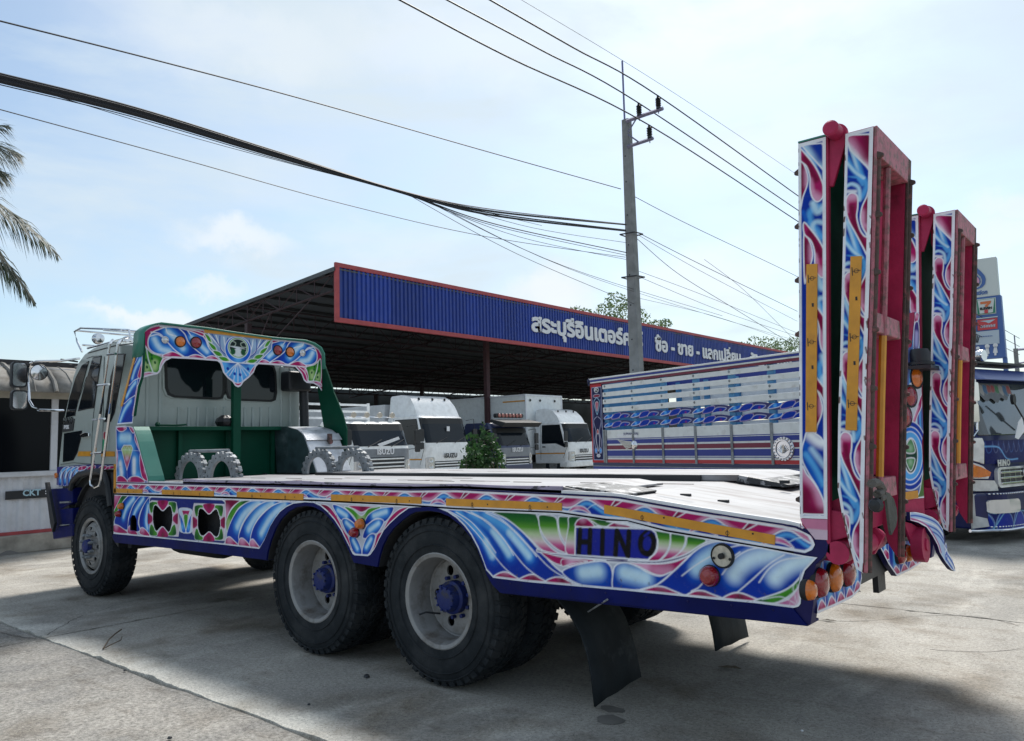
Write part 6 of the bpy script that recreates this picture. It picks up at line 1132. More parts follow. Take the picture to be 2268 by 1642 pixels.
# dark back wall and store rooms behind
BW = thing('back_wall', 'dark block wall closing the rear of the truck shed', 'wall', (-44, 45, 0))
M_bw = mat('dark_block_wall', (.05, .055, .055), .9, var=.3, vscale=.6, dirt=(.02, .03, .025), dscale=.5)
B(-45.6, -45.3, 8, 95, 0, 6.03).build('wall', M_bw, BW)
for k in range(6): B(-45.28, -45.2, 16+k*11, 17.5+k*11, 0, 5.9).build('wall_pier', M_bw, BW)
def curve_front(root, names, xf, w, y0=0., rad=.30, depth=.22, local=False, reach=.7):
    for o in root.children:
        if o.name.split('.')[0] not in names or o.type != 'MESH': continue
        me = o.data
        for q in [o]+list(o.children):
            if q.type != 'MESH': continue
            bm = bmesh.new(); bm.from_mesh(q.data); ye = [v.co.y for v in bm.verts]
            if max(ye)-min(ye) > .12:
                for e in (.03, .08, .14, .21, .30):
                    for yy in (y0+e, y0+w-e):
                        if min(ye) < yy < max(ye): bmesh.ops.bisect_plane(bm, geom=bm.verts[:]+bm.edges[:]+bm.faces[:], plane_co=(0, yy, 0), plane_no=(0, 1, 0))
            for v in bm.verts:
                e = max(0., min(v.co.y-y0, y0+w-v.co.y)); k = max(0., min(1., (v.co.x-(xf-reach))/(reach*.55)))
                if e < rad: v.co.x -= depth*(1-math.sqrt(max(0, 1-((rad-e)/rad)**2)))*k
            bm.to_mesh(q.data); bm.free()
# ================================================================== PARKED TRUCKS
def txt(s, size, P, par, m, name='badge', off=.0, face='x', ext=.004, align='LEFT', spacing=1., local=False):
    M4 = Matrix(((0, 0, 1, P[0]), (1, 0, 0, P[1]), (0, 1, 0, P[2]), (0, 0, 0, 1))) if face == 'x' else Matrix(((1, 0, 0, P[0]), (0, 0, -1, P[1]), (0, 1, 0, P[2]), (0, 0, 0, 1)))
    return text_mesh(s, size, name, m, par, M4, ext=ext, off=off, align=align, spacing=spacing, res=2)
def lowwheel(x, y, par, r=.45, w=.25):
    t = MB().lathe([(r*.5, 0), (r*.9, -.01), (r, .03), (r, w-.03), (r*.9, w), (r*.5, w)], (x, y, r), 'y', 24).build('tyre', M_rubber, par, smooth=True)
    MB().lathe([(0, .03), (r*.3, .02), (r*.5, .0), (r*.55, .01)], (x, y, r), 'y', 20).build('rim', M_silver, t, smooth=True)
def cabtruck(name, label, xf, y0, w, wz0, wz1, roof, m, mlow=None, deflect=0, side=1.9, rake=.30, badge='ISUZU', bz=1.15, bm=None, grille=(.80, 1.02), group='trucks parked under the shed roof', visor=False, winside=True, stripe=False):
    T = thing(name, label, 'truck', (xf-2, y0+w/2, 0), 0, group); X = lambda x: xf+x
    gl_z = wz0-.06
    pr = [(X(-side), .55), (X(0), .55), (X(.04), .95), (X(0), gl_z), (X(-rake), wz1+.05), (X(-rake-.22), roof), (X(-side+.1), roof+.01), (X(-side), roof-.1)]
    MB().prism(pr, 'y', y0, y0+w).build('cab', m, T, bevel=.06, seg=3, smooth=True)
    if mlow: MB().prism([(X(-.02), gl_z-.42), (X(.045), gl_z-.40), (X(.012), gl_z-.02), (X(-.05), gl_z-.02)], 'y', y0+.04, y0+w-.04).build('front_panel', mlow, T, bevel=.02)
    def fr(z): return X(-rake*(z-gl_z)/(wz1+.05-gl_z)) if z > gl_z else X(.02)
    q = [(fr(wz0)+.012, wz0), (fr(wz1)+.012, wz1), (fr(wz1)-.02, wz1), (fr(wz0)-.02, wz0)]
    ws = MB().prism(q, 'y', y0+.07, y0+w-.07).build('windscreen', M_glass2, T, bevel=.01)
    MB().prism([(fr(wz0)+.006, wz0-.05), (fr(wz1)+.006, wz1+.04), (fr(wz1)-.02, wz1+.04), (fr(wz0)-.02, wz0-.05)], 'y', y0+.035, y0+w-.035).build('window_seal', M_seal, ws, bevel=.01)
    for yy, sg in ((y0+.5, 1), (y0+w*.62, 1)):
        MB().tube([(fr(wz0)+.03, yy, wz0-.02), (fr(wz0+.12)+.03, yy+.35*sg, wz0+.10), (fr(wz0+.22)+.03, yy+.62*sg, wz0+.20)], .012, 5).build('wiper', M_black, T)
    if winside:
        sw = [(X(-rake*.55-.10), wz0-.20), (X(-rake-.22), wz1-.02), (X(-side+.45), wz1-.02), (X(-side+.42), wz0-.02), (X(-.75), wz0-.02)]
        o = MB().prism(sw, 'y', y0-.008, y0+.02).build('side_window', M_glass, T); MB().prism([(x+(x-X(-.9))*.04, z+(z-(wz0+wz1)/2)*.07) for x, z in sw], 'y', y0-.005, y0+.02).build('window_seal', M_seal, o)
        MB().tube([(X(-side+.35), y0-.003, wz1+.05), (X(-side+.32), y0-.003, .7)], .008, 4).build('door_seam', M_black, T); MB().tube([(X(-.12), y0-.003, wz0-.2), (X(-.35), y0-.003, .8)], .008, 4).build('door_seam', M_black, T)
        B(X(-side+.42), X(-side+.6), y0-.02, y0, wz0-.22, wz0-.17).build('door_handle', M_black, T)
    if stripe: B(X(-side+.02), X(-.25), y0-.006, y0+.01, .98, 1.03).build('orange_stripe', M_orange, T)
    for yy in (y0+.04, y0+w-.34):
        o = MB().prism(rrect(yy, yy+.30, .66, 1.08, .05), 'x', X(.02), X(.06)).build('headlight', M_clear, T, bevel=.015)
        for zz in (.76, .97): MB().lathe([(0, .0), (.05, .005), (.075, .02), (.08, .02)], (X(.05), yy+.15, zz), 'x', 14).build('headlight_bowl', M_chrome, o, smooth=True)
    for k in range(3):
        z = grille[0]+(grille[1]-grille[0])*k/2.; B(X(.03), X(.055), y0+.38, y0+w-.38, z, z+.045).build('grille_slat', m if not mlow else M_whitep, T, bevel=.01)
    B(X(.0), X(.046), y0+.37, y0+w-.37, grille[0]-.04, grille[1]+.08).build('grille_recess', M_black, T)
    B(X(-.3), X(.10), y0-.02, y0+w+.02, .38, .64).build('bumper', m, T, bevel=.04, seg=3)
    bo = txt(badge, .23, (X(.075 if not mlow else .062), y0+w/2+.0, bz), T, bm or M_black, off=.008, align='CENTER', spacing=1.1)
    for sg, yy in ((-1, y0), (1, y0+w)):
        MB().tube([(X(-.25), yy, wz1-.05), (X(-.02), yy+sg*.20, wz1), (X(.0), yy+sg*.24, wz0+.25), (X(-.02), yy+sg*.20, wz0-.1), (X(-.15), yy, wz0-.12)], .014, 6).build('mirror_arm', M_black, T)
        MB().prism(rrect(yy+sg*.24-.11, yy+sg*.24+.11, wz0+.05, wz0+.50, .05), 'x', X(-.03), X(.03)).build('wing_mirror', M_black, T, bevel=.02); MB().prism(rrect(yy+sg*.24-.10, yy+sg*.24+.10, wz0-.22, wz0+.02, .05), 'x', X(-.03), X(.03)).build('wing_mirror', M_black, T, bevel=.02)
    if deflect:
        dh = deflect-roof; dp = [(X(-side+.02), roof-.02), (X(-rake-.18), roof-.02), (X(-rake-.26), roof+.10), (X(-rake-.42), roof+dh*.45), (X(-rake-.66), roof+dh*.80), (X(-rake-.92), deflect-.03), (X(-rake-1.2), deflect), (X(-side+.08), deflect-.02), (X(-side+.02), deflect-.08)]
        MB().prism(dp, 'y', lambda p: y0+.05+max(0, (p[1]-roof))*.13, lambda p: y0+w-.05-max(0, (p[1]-roof))*.13).build('wind_deflector', m, T, bevel=.06, seg=3, smooth=True)
        for t in (.22, .52, .80):
            yy = y0+w*t; zz = roof+dh*.80; xx_ = X(-rake-.62); MB().lathe([(0, .02), (.045, .02), (.06, 0)], (xx_, yy, zz), 'x', 12).build('marker_lamp', M_black, T)
    curve_front(T, ('wind_deflector', 'cab', 'front_panel', 'windscreen', 'bumper', 'headlight', 'grille_slat', 'wiper', 'badge'), xf, w, y0, rad=.34, depth=.26)
    for xx_ in (-.95,): lowwheel(X(xx_), y0+.02, T); lowwheel(X(xx_), y0+w-.27, T)
    return T
# A: low cab with lamps and stake rack
TA = cabtruck('parked_truck', 'low white truck with roof lamps and open stake rack, leftmost in the shed', -15, 11.35, 2.3, 1.52, 2.18, 2.30, M_whitep, mlow=M_greyp, side=1.75, badge='ISUZU', bz=1.27, bm=M_lettering, grille=(.86, 1.10), rake=.34)
MB().tube([(-15.6, 11.5, 2.44), (-15.6, 13.5, 2.44)], .018, 6).build('lamp_bar', M_chrome, TA)
for k in range(4): y = 11.75+k*.52; o = MB().lathe([(0, .05), (.08, .045), (.095, 0), (.06, -.07), (0, -.09)], (-15.55, y, 2.50), 'x', 14).build('roof_lamp', mat('beige_lamp_cover', (.45, .40, .33), .5), TA, smooth=True)
for z in (2.42, 2.64, 2.86):
    B(-16.95, -16.90, 11.0, 13.5, z, z+.07).build('rack_rail', M_whitep, TA); B(-21.5, -16.9, 11.0, 11.04, z, z+.07).build('rack_rail', M_whitep, TA)
for y in (11.02, 12.24, 13.46): B(-16.96, -16.89, y-.035, y+.035, 1.2, 2.96).build('rack_post', M_whitep, TA)
for x in (-18.4, -20, -21.4): B(x, x+.06, 11.0, 11.05, 1.2, 2.95).build('rack_post', M_whitep, TA)
B(-21.6, -16.9, 11.0, 13.5, .95, 1.2).build('cargo_bed', M_whitep, TA); B(-21.6, -15.6, 11.8, 12.7, .55, .9).build('chassis', M_dark, TA); lowwheel(-20, 11.1, TA); lowwheel(-20, 13.1, TA)
MB().prism([(12.1, 1.58), (12.95, 1.80), (13.0, 1.72), (12.2, 1.50)], 'x', -14.86, -14.85).build('windscreen_paper', M_lettering, TA)
# B
TB = cabtruck('parked_truck', 'tall white cab truck with roof wind deflector standing behind the bush, second from left', -17, 16.2, 2.35, 1.60, 2.48, 2.62, M_whitep, deflect=3.42, side=2.1, bz=1.04, rake=.30, stripe=True, grille=(.64, .84))
B(-25.5, -19.3, 16.2, 18.5, 1.05, 3.1).build('cargo_box', mat('grey_white_box_panel', (.55, .56, .57), .5, var=.1), TB, bevel=.02); B(-25.5, -18, 16.9, 17.8, .6, 1.0).build('chassis', M_dark, TB); lowwheel(-24, 16.3, TB); lowwheel(-24, 18.2, TB)
MB().prism([(17.35, 2.02), (17.5, 2.02), (17.5, 2.2), (17.35, 2.2)], 'x', -17.1, -17.09).build('windscreen_sticker', M_lettering, TB)
# C
TC_ = cabtruck('parked_truck', 'dark navy truck with black sun visor and a row of red roof lamps', -17, 20.2, 2.2, 1.42, 2.10, 2.36, M_navy, mlow=M_greyp, side=1.9, bz=1.17, bm=M_lettering, grille=(.62, .84), rake=.28)
MB().prism([(-16.75, 2.16), (-16.55, 2.34), (-17.3, 2.50), (-17.4, 2.40)], 'y', 20.1, 22.5).build('sun_visor', M_black, TC_, bevel=.02)
MB().prism(rrect(20.35, 22.1, 2.56, 2.74, .08), 'x', -17.4, -17.25).build('lamp_board', M_black, TC_)
for k in range(7): MB().lathe([(0, .04), (.07, .03), (.085, 0)], (-17.24, 20.55+k*.225, 2.65), 'x', 12).build('roof_lamp', mat('pink_lamp_lens', (.45, .16, .13), .3), TC_, smooth=True)
B(-24, -19, 20.2, 22.4, 1.0, 1.6).build('cargo_bed', M_navy, TC_); lowwheel(-22.5, 20.3, TC_)
# D box truck
TD = cabtruck('box_truck', 'white box truck with deflector on its cab, rightmost in the shed', -17, 25.0, 2.1, 1.50, 2.30, 2.42, M_whitep, deflect=3.06, side=1.95, bz=1.02, grille=(.62, .84), stripe=True)
MBX = mat('white_box_panels', (.80, .82, .82), .5, var=.06, dirt=(.55, .55, .53), dpos=(.55, .85))
B(-27.5, -19.2, 24.7, 27.5, .95, 3.72).build('cargo_box', MBX, TD, bevel=.03)
for yz in (24.7, 27.5): B(-19.21, -19.17, yz-.05, yz+.03, .95, 3.74).build('box_corner_trim', M_lettering, TD)
B(-27.5, -19.18, 24.67, 27.52, 3.70, 3.78).build('box_roof_trim', M_lettering, TD); B(-20.6, -19.25, 24.68, 24.70, 3.44, 3.50).build('orange_stripe', M_orange, TD)
for y in (25.0, 25.75, 26.9): MB().lathe([(0, .02), (.06, .02), (.06, 0)], (-19.17, y, 3.5), 'x', 12).build('marker_lamp', M_black, TD)
B(-27, -18, 25.6, 26.6, .6, .95).build('chassis', M_dark, TD); lowwheel(-25.5, 24.9, TD); lowwheel(-25.5, 27.1, TD)
# ================================================================== PAINTED STAKE TRUCK
O_ = np.array((-6.21, 11.0)); Fc = np.array((1.64, 8.55)); vv = Fc-O_; AL = math.atan2(vv[1], vv[0]); LEN = float(np.hypot(*vv))
ST_ = thing('stake_truck', 'blue and white striped stake bed truck with chrome front, parked beyond the recovery truck', 'truck', (O_[0], O_[1], 0), AL)
M_chr2 = mat('dull_chrome', (.62, .62, .62), .25, metal=.35, var=.25, vscale=6)
nS = (-math.sin(AL), math.cos(AL), 0); cS = float(np.dot(nS[:2], O_)); nF = (math.cos(AL), math.sin(AL), 0); cF = float(np.dot(nF[:2], Fc))
def loc(P): dx, dy = P[0]-O_[0], P[1]-O_[1]; return (dx*math.cos(AL)+dy*math.sin(AL), -dx*math.sin(AL)+dy*math.cos(AL), P[2])
def sl_(z, pts): return [(lambda q: (q[0], q[2]))(loc(hit(z, p, nS, cS))) for p in pts]
def ff(z, pts, off=0): return [(lambda q: (q[1], q[2]))(loc(hit(z, p, nF, cF+off))) for p in pts]
BLEN = 6.3; SW = 2.25
ms = dict(w=mat('cream_slat_paint', (.66, .68, .68), .45, var=.07, dirt=(.40, .39, .36), dpos=(.55, .8)), b=mat('stripe_blue', (.012, .03, .24), .4), r=mat('stripe_red', (.42, .02, .03), .4), m=mat('stripe_maroon', (.16, .01, .04), .4), lb=mat('light_blue_post', (.06, .22, .42), .5, var=.15), n=mat('navy_rail', (.02, .03, .09), .4))
def zz_(yj, x=230): return sl_('J', [(x, yj)])[0][1]
zj = lambda y: zz_(310)+(zz_(1080)-zz_(310))*(y-310)/770.
def sb(za_, zb1, y0, y1, x0=.0, x1=None, m='w', name='slat', bev=.004, par=None): return B(x0, x1 or BLEN, y0, y1, min(za_, zb1), max(za_, zb1)).build(name, ms[m] if isinstance(m, str) else m, par or ST_, bevel=bev)
for side_, (ya, yb, yp0, yp1) in enumerate(((-.02, .01, .015, .075), (SW-.01, SW+.02, SW-.075, SW-.015))):
    dd_ = 0 if side_ == 0 else 22
    for a, b in ((370, 408), (440, 480), (505, 548), (580, 626))+(((640, 690), (715, 765)) if side_ else ()): sb(zj(a+dd_), zj(b+dd_+(18 if side_ else 0)), ya, yb, .38)
    sb(zj(790), zj(1085), ya, yb, 0)
    pxs = [.40, 1.28, 2.16, 3.04, 3.92, 4.80, 5.68, 6.24]
    for x in pxs: B(x, x+.13, yp0, yp1, zj(1080), zj(330)).build('stake_post', ms['lb'], ST_)
    if side_ == 0:
        for a, b, m in ((868, 874, 'b'), (880, 915, 'b'), (930, 965, 'm'), (975, 1025, 'b'), (1032, 1038, 'b'), (1056, 1084, 'r')): sb(zj(a), zj(b), ya-.004, ya, .36, m=m, name='painted_stripe', bev=0)
        for x in pxs: B(x+.03, x+.085, ya-.02, ya-.004, zj(1090), zj(785)).build('hinge_strap', M_cast, ST_, bevel=.004)
        for x in pxs[:-1]:
            for a in (385, 455, 522, 598): MB().prism([(x+.065, zj(a-11)), (x+.09, zj(a)), (x+.065, zj(a+11)), (x+.04, zj(a))], 'y', ya-.010, ya).build('diamond_bolt', M_cast, ST_)
# wavy painted boards
for za_, zb1 in ((640, 690), (715, 765)):
    lo_, hi_ = zj(zb1), zj(za_); xs_ = np.linspace(.38, BLEN, 320)
    cv = Canvas(0, .38, BLEN, lambda s, l=lo_: l+.018*np.sin(s*2*math.pi/.88), lambda s, h=hi_: h+.022*np.sin(s*2*math.pi/.88+.5), .010, (.05, .05, .16), lambda U, V: (U, np.full(U.shape, -.018), V))
    for k in range(7):
        x = .4+k*.88; h = hi_-lo_
        cv.fill([(x, lo_+.1*h), (x+.12, hi_-.2*h), (x+.30, hi_), (x+.24, lo_+.3*h)], BM, [([(x+.15, lo_+.5*h)], .06, BL, 1)], line=.010)
        cv.fill([(x+.26, lo_), (x+.36, hi_-.1*h), (x+.56, hi_), (x+.50, lo_+.2*h)], BD, line=.009, lc=(.6, .45, .6)); cv.fill([(x+.5, lo_), (x+.62, hi_-.2*h), (x+.84, lo_+.6*h), (x+.7, lo_)], BD, [([(x+.7, lo_+.3*h)], .04, MM, .6)], line=.010, lc=(.6, .6, .7))
    cv.build('painted_wavy_board', ST_); B(.38, BLEN, -.014, .004, lo_+.02, hi_-.02).build('wavy_board_back', ms['n'], ST_)
# top rails and base rails
for a, b, m, y in ((298, 312, 'w', -.06), (312, 330, 'b', -.05), (330, 343, 'w', -.045), (343, 362, 'm', -.03)): sb(zj(a), zj(b), y, .05, -.02, m=m, name='top_rail', bev=.008)
sb(zj(298), zj(360), SW-.05, SW+.05, -.02, m='b', name='top_rail'); sb(zj(1086), zj(1115), -.03, .06, -.02, m='n', name='base_rail'); sb(zj(1120), zj(1150), -.02, .06, -.02, m='b', name='base_rail'); sb(zj(1116), zj(1119), -.032, .0, -.02, m='w', name='base_rail')
B(0, BLEN, 0, SW, .88, .96).build('bed_floor', ms['n'], ST_); B(.2, 8, .8, 1.5, .5, .88).build('chassis', M_dark, ST_)
B(BLEN-.06, BLEN, 0, SW, .96, zj(310)).build('bed_front_board', ms['b'], ST_); B(0, .05, .0, SW, .96, zj(310)).build('bed_tail_board', ms['lb'], ST_)
lowwheel(.9, .05, ST_, .5); lowwheel(1.95, .05, ST_, .5); lowwheel(.9, SW-.3, ST_, .5); lowwheel(1.95, SW-.3, ST_, .5)
for k in range(6): MB().lathe([(0, -.02), (.03, -.015), (.035, 0)], (1.0+k*.12, -.02, zj(1165)), 'y', 10).build('side_lamp', M_clear, ST_)
# ornamental corner post
PX0, PX1 = -.03, .36
cv = Canvas(1, zj(1085), zj(345), lambda s: np.full(s.shape, PX0), lambda s: np.full(s.shape, PX1), .009, (.42, .03, .04), lambda U, V: (U, np.full(U.shape, -.03), V))
uc = (PX0+PX1)/2+.02; cv.fill([(PX0+.05, zj(1060)), (PX1-.01, zj(1060)), (PX1-.01, zj(385)), (PX0+.05, zj(385))], (.012, .014, .07), line=.012, lc=(.35, .5, .7), smooth=False)
cv.fill(el((uc, zj(410)), .075, .055), (.02, .02, .03), line=.012); cv.fill(el((uc, zj(465)), .12, .035), (.25, .02, .05), line=.010, lc=(.5, .55, .7))
for sx_ in (-1, 1):
    cv.stroke([(uc, zj(480)), (uc+sx_*.10, zj(520)), (uc+sx_*.05, zj(600)), (uc, zj(640))], .014, (.35, .60, .80)); cv.stroke([(uc+sx_*.02, zj(660)), (uc+sx_*.13, zj(700)), (uc+sx_*.06, zj(800)), (uc+sx_*.12, zj(900)), (uc+sx_*.03, zj(1010))], .013, (.45, .45, .62)); cv.stroke([(uc, zj(780)), (uc+sx_*.06, zj(870)), (uc+sx_*.01, zj(980))], .016, (.62, .62, .72)); cv.stroke([(uc+sx_*.14, zj(500)), (uc+sx_*.12, zj(650)), (uc+sx_*.145, zj(760))], .009, (.3, .35, .6)); cv.fill(el((uc+sx_*.08, zj(975)), .035, .06), BM, [([(uc+sx_*.08, zj(975))], .05, BL, 1)], line=.006)
cv.fill([(uc-.05, zj(530)), (uc+.05, zj(530)), (uc, zj(610))], (.45, .12, .18), line=.008); cv.fill(el((uc, zj(800)), .03, .05), (.5, .08, .08), line=.008); cv.fill(el((uc, zj(1022)), .06, .03), (.5, .5, .6), line=.008)
cv.build('painted_corner_post', ST_); B(PX0, PX1, -.028, .03, zj(1085), zj(345)).build('corner_post', ms['n'], ST_)
B(PX1, PX1+.05, -.035, 0, zj(1085), zj(785)).build('chrome_corner_strip', M_cast, ST_)
txt('SPC', .075, (uc-.075, -.034, zj(418)), ST_, M_lettering, 'post_lettering', off=.002, face='y', ext=.001)
MB().tube([(-.03, -.05, zj(300)), (-.06, -.06, zj(320)), (-.05, -.05, zj(360))], .025, 8).build('rail_cap', ms['n'], ST_, smooth=True)
nm = sl_('J', [(435, 855), (625, 815)]); B(nm[0][0], nm[1][0], -.028, -.022, nm[0][1], nm[1][1]).build('name_plate', M_lettering, ST_)
txt('SUPHANCHAI', .075, (nm[0][0]+.2, -.029, nm[0][1]+.05), ST_, mat('plate_ink', (.05, .05, .15), .5), 'plate_lettering', off=.001, face='y', ext=.001)
# wing emblem and round medallion
e = sl_('J', [(440, 870), (630, 960)]); wg = MB(); ex, ez = e[1][0]-.14, (e[0][1]+e[1][1])/2
for k in range(6): wg.prism([(ex, ez+.05-.018*k), (ex-.50+.05*k, ez+.10-.035*k), (ex-.46+.05*k, ez+.075-.036*k), (ex, ez+.035-.018*k)], 'y', -.040, -.024)
stuff(wg.build('wing_emblem', M_chrome, ST_)); MB().lathe([(0, -.05), (.05, -.045), (.09, -.02), (.10, 0)], (ex+.02, -.024, ez-.02), 'y', 14).build('emblem_head', M_chrome, ST_, smooth=True)
mc = sl_('J', [(1992, 958)])[0]; rr = abs(sl_('J', [(1992, 840)])[0][1]-mc[1])
md = MB().lathe([(0, -.03), (rr*.25, -.035), (rr*.3, -.02), (rr*.62, -.02), (rr*.66, -.04), (rr*.74, -.04), (rr*.78, -.02), (rr*.95, -.02), (rr, 0)], (mc[0], -.028, mc[1]), 'y', 36).build('round_medallion', M_chrome, ST_, smooth=True)
pt = MB()
for i in range(20): a = 2*math.pi*i/20; pt.lathe([(0, -.045), (rr*.07, -.035), (rr*.09, -.02)], (mc[0]+rr*.87*math.cos(a), -.03, mc[1]+rr*.87*math.sin(a)), 'y', 6)
for i in range(9): a = math.pi*(i+.5)/9; pt.tube([(mc[0], -.07, mc[1]-rr*.35), (mc[0]+rr*.5*math.cos(a), -.07, mc[1]-rr*.1+rr*.45*math.sin(a))], rr*.03, 4)
stuff(pt.build('medallion_beads', M_chrome, md))
# front of its cab
M_sb = mat('deep_blue_gloss', (.003, .008, .07), .3, spec=.25, coat=.08, var=.2)
CX0 = LEN
cp_ = [(CX0-1.9, .5), (CX0-.05, .5), (CX0+.0, 1.0), (CX0-.02, 1.40), (CX0-.22, 2.22), (CX0-.5, 2.33), (CX0-1.8, 2.36), (CX0-1.9, 2.2)]
MB().prism(cp_, 'y', .02, SW-.02).build('cab', M_sb, ST_, bevel=.10, seg=4, smooth=True)
MB().prism([(CX0-.005, 1.44), (CX0-.195, 2.18), (CX0-.22, 2.18), (CX0-.05, 1.44)], 'y', .14, SW-.14).build('windscreen', mat('reflective_windscreen', (.045, .055, .06), .06, spec=.8, coat=.5, var=.6, vscale=2), ST_, bevel=.015)
MB().prism([(CX0+.02, 2.20), (CX0-.16, 2.37), (CX0-.5, 2.40), (CX0-.45, 2.24)], 'y', .05, SW-.05).build('sun_visor', mat('pale_blue_visor', (.05, .08, .26), .35, coat=.15), ST_, bevel=.03, seg=3)
# sticker band on the glass
q = Canvas(0, .16, 1.3, lambda s: 2.02-.10*np.sin((s-.16)/1.14*math.pi)+.03*np.sin(s*22), lambda s: np.full(s.shape, 2.17), .010, (.12, .13, .14), lambda U, V: (CX0-.005-.19*(V-1.44)/.74+.014, U, V))
for k in range(10): c_ = [(.30, .06, .06), (.06, .18, .08), (.30, .29, .27), (.05, .12, .22), (.28, .07, .06)][k % 5]; q.fill([(.18+k*.11, 2.05), (.22+k*.11, 2.15), (.30+k*.11, 2.12), (.27+k*.11, 2.02-.03*math.sin(k))], c_, line=.004, lc=(.25, .25, .25))
q.build('windscreen_sticker', ST_)
for (p0, p1) in (((350, 400), (473, 660)),): MB().tube([(CX0+.04, ff('Q7', [p0])[0][0], 1.95), (CX0+.05, ff('Q7', [p1])[0][0], 1.55)], .012, 6).build('wiper', M_black, ST_)
for p in ((332, 470), (455, 540)): c = ff('Q7', [p])[0]; MB().prism(circ((c[0], c[1]), .045, 14, ry=.075), 'x', CX0+.08, CX0+.12).build('convex_mirror', M_black, ST_, smooth=True)
pa = [(c[0], c[1]) for c in ff('Q7', [(320, 760), (345, 640), (372, 604), (385, 665), (418, 675), (400, 700), (345, 772)])]; MB().prism(pa, 'x', CX0+.14, CX0+.146).build('paper_arrow', M_lettering, ST_)
mr_ = ff('Q7', [(60, 285), (95, 320), (112, 520), (118, 700), (85, 745), (50, 750)]); MB().tube([(CX0+.02, c[0]-.03, c[1]) for c in mr_], .016, 8).build('mirror_arm', M_chrome, ST_, smooth=True)
for za_, zb1 in ((340, 480), (500, 640)):
    c0, c1 = ff('Q7', [(62, zb1)])[0], ff('Q7', [(98, za_)])[0]; MB().prism(rrect(c0[0]-.06, c1[0], c0[1], c1[1], .03), 'x', CX0+.0, CX0+.05).build('wing_mirror', M_chrome, ST_, bevel=.01)
hl = ff('Q7', [(58, 905), (110, 930), (170, 980), (208, 1020), (205, 1050), (170, 1062), (60, 1060), (40, 1055), (35, 915)]); MB().prism(hl, 'x', CX0-.02, CX0+.07).build('headlight', M_amber, ST_, bevel=.012, seg=3)
MB().prism(ff('Q7', [(30, 890), (60, 893), (120, 915), (190, 975), (222, 1030), (215, 1070), (60, 1075), (30, 1072)]), 'x', CX0-.03, CX0+.02).build('headlight_surround', M_chr2, ST_, bevel=.01)
MB().prism(ff('Q7', [(40, 755), (180, 760), (190, 800), (195, 960), (160, 935), (100, 895), (35, 880)]), 'x', CX0-.03, CX0+.018).build('corner_panel', M_chr2, ST_, bevel=.012)
MB().prism(ff('Q7', [(30, 1080), (245, 1083), (262, 1120), (270, 1160), (160, 1168), (30, 1170)]), 'x', CX0-.03, CX0+.022).build('chrome_valance', M_chr2, ST_, bevel=.012)
gq = ff('Q7', [(255, 985), (270, 1080), (310, 1130), (480, 1128)]); gy0, gz1 = gq[0]; gz0 = gq[2][1]
MB().prism(rrect(gy0, SW-gy0, gz0-.01, gz1+.0, .06), 'x', CX0-.02, CX0+.035).build('grille_frame', M_chr2, ST_, bevel=.015); MB().prism(rrect(gy0+.07, SW-gy0-.07, gz0+.03, gz1-.03, .04), 'x', CX0+.0, CX0+.037).build('grille_recess', M_black, ST_)
for k in range(3): z = gz0+.05+(gz1-gz0-.12)*k/2; B(CX0+.02, CX0+.05, gy0+.06, SW-gy0-.06, z-.012, z+.012).build('grille_slat', M_chrome, ST_, bevel=.004)
for k in range(9): y = gy0+.14+k*.15; B(CX0+.02, CX0+.044, y-.005, y+.005, gz0+.03, gz1-.03).build('grille_bar', M_chrome, ST_)
MB().lathe([(.10, .03), (.115, .045), (.13, .03)], (CX0+.03, SW/2, (gz0+gz1)/2+.03), 'x', 24).tube([(CX0+.06, SW/2-.07, gz0+.05), (CX0+.06, SW/2-.02, gz1)], .012, 6).tube([(CX0+.06, SW/2+.07, gz0+.05), (CX0+.06, SW/2+.02, gz1)], .012, 6).build('grille_emblem', M_chrome, ST_, smooth=True)
tp = ff('Q7', [(252, 968)])[0]; txt('HINO', .115, (CX0+.03, tp[0]+.02, tp[1]-.01), ST_, M_chr2, off=.006, spacing=1.2)
# flame art on the blue panel
fa = ff('Q7', [(200, 960), (473, 770)]); cvx = Canvas(0, fa[0][0], SW-fa[0][0], lambda s: np.full(s.shape, fa[0][1]), lambda s: np.full(s.shape, fa[1][1]+.0), .010, (.008, .012, .10), lambda U, V: (np.full(U.shape, CX0+.012), U, V))
for k in range(12): y = fa[0][0]+.02+k*.14; h = fa[1][1]-fa[0][1]; cvx.stroke([(y, fa[1][1]-.02), (y+.03, fa[0][1]+.5*h), (y+.10, fa[0][1]+.55*h), (y+.13, fa[1][1]-.05), (y+.16, fa[1][1]-.1)], .010, [(.05, .12, .35), (.12, .14, .28)][k % 2])
cvx.stroke([(fa[0][0], fa[1][1]-.08), (fa[0][0]+.3, fa[1][1]-.10), (fa[0][0]+.5, fa[0][1]+.06), (fa[0][0]+.8, fa[0][1]+.05)], .02, (.15, .35, .65)); cvx.build('painted_front_panel', ST_)
bz_ = ff('Q7', [(85, 1190), (100, 1470), (473, 1430)]); b0, bt, bb_ = bz_[0][0], bz_[0][1], bz_[1][1]
B(CX0-.2, CX0+.16, b0, SW-b0, bb_+.02, bt).build('bumper', M_sb, ST_, bevel=.03, seg=3)
MB().prism([(b0, bt), (b0+.27, bt-.01), (b0+.30, bb_+.04), (b0, bb_+.03)], 'x', CX0+.165, CX0+.185).build('riveted_plate', mat('dull_riveted_plate', (.42, .42, .42), .4, metal=.3, var=.2, bump=.3), ST_, bevel=.004)
for (ya, yb, z) in ((b0, SW-b0, bt-.01), (b0, SW-b0, bb_+.035)):
    for k in range(50): 
        y = ya+.01+k*.045
        if y < SW-b0: MB().lathe([(0, .010), (.009, .006), (.012, 0)], (CX0+.168, y, z), 'x', 6).build('rivet', M_chrome, ST_)
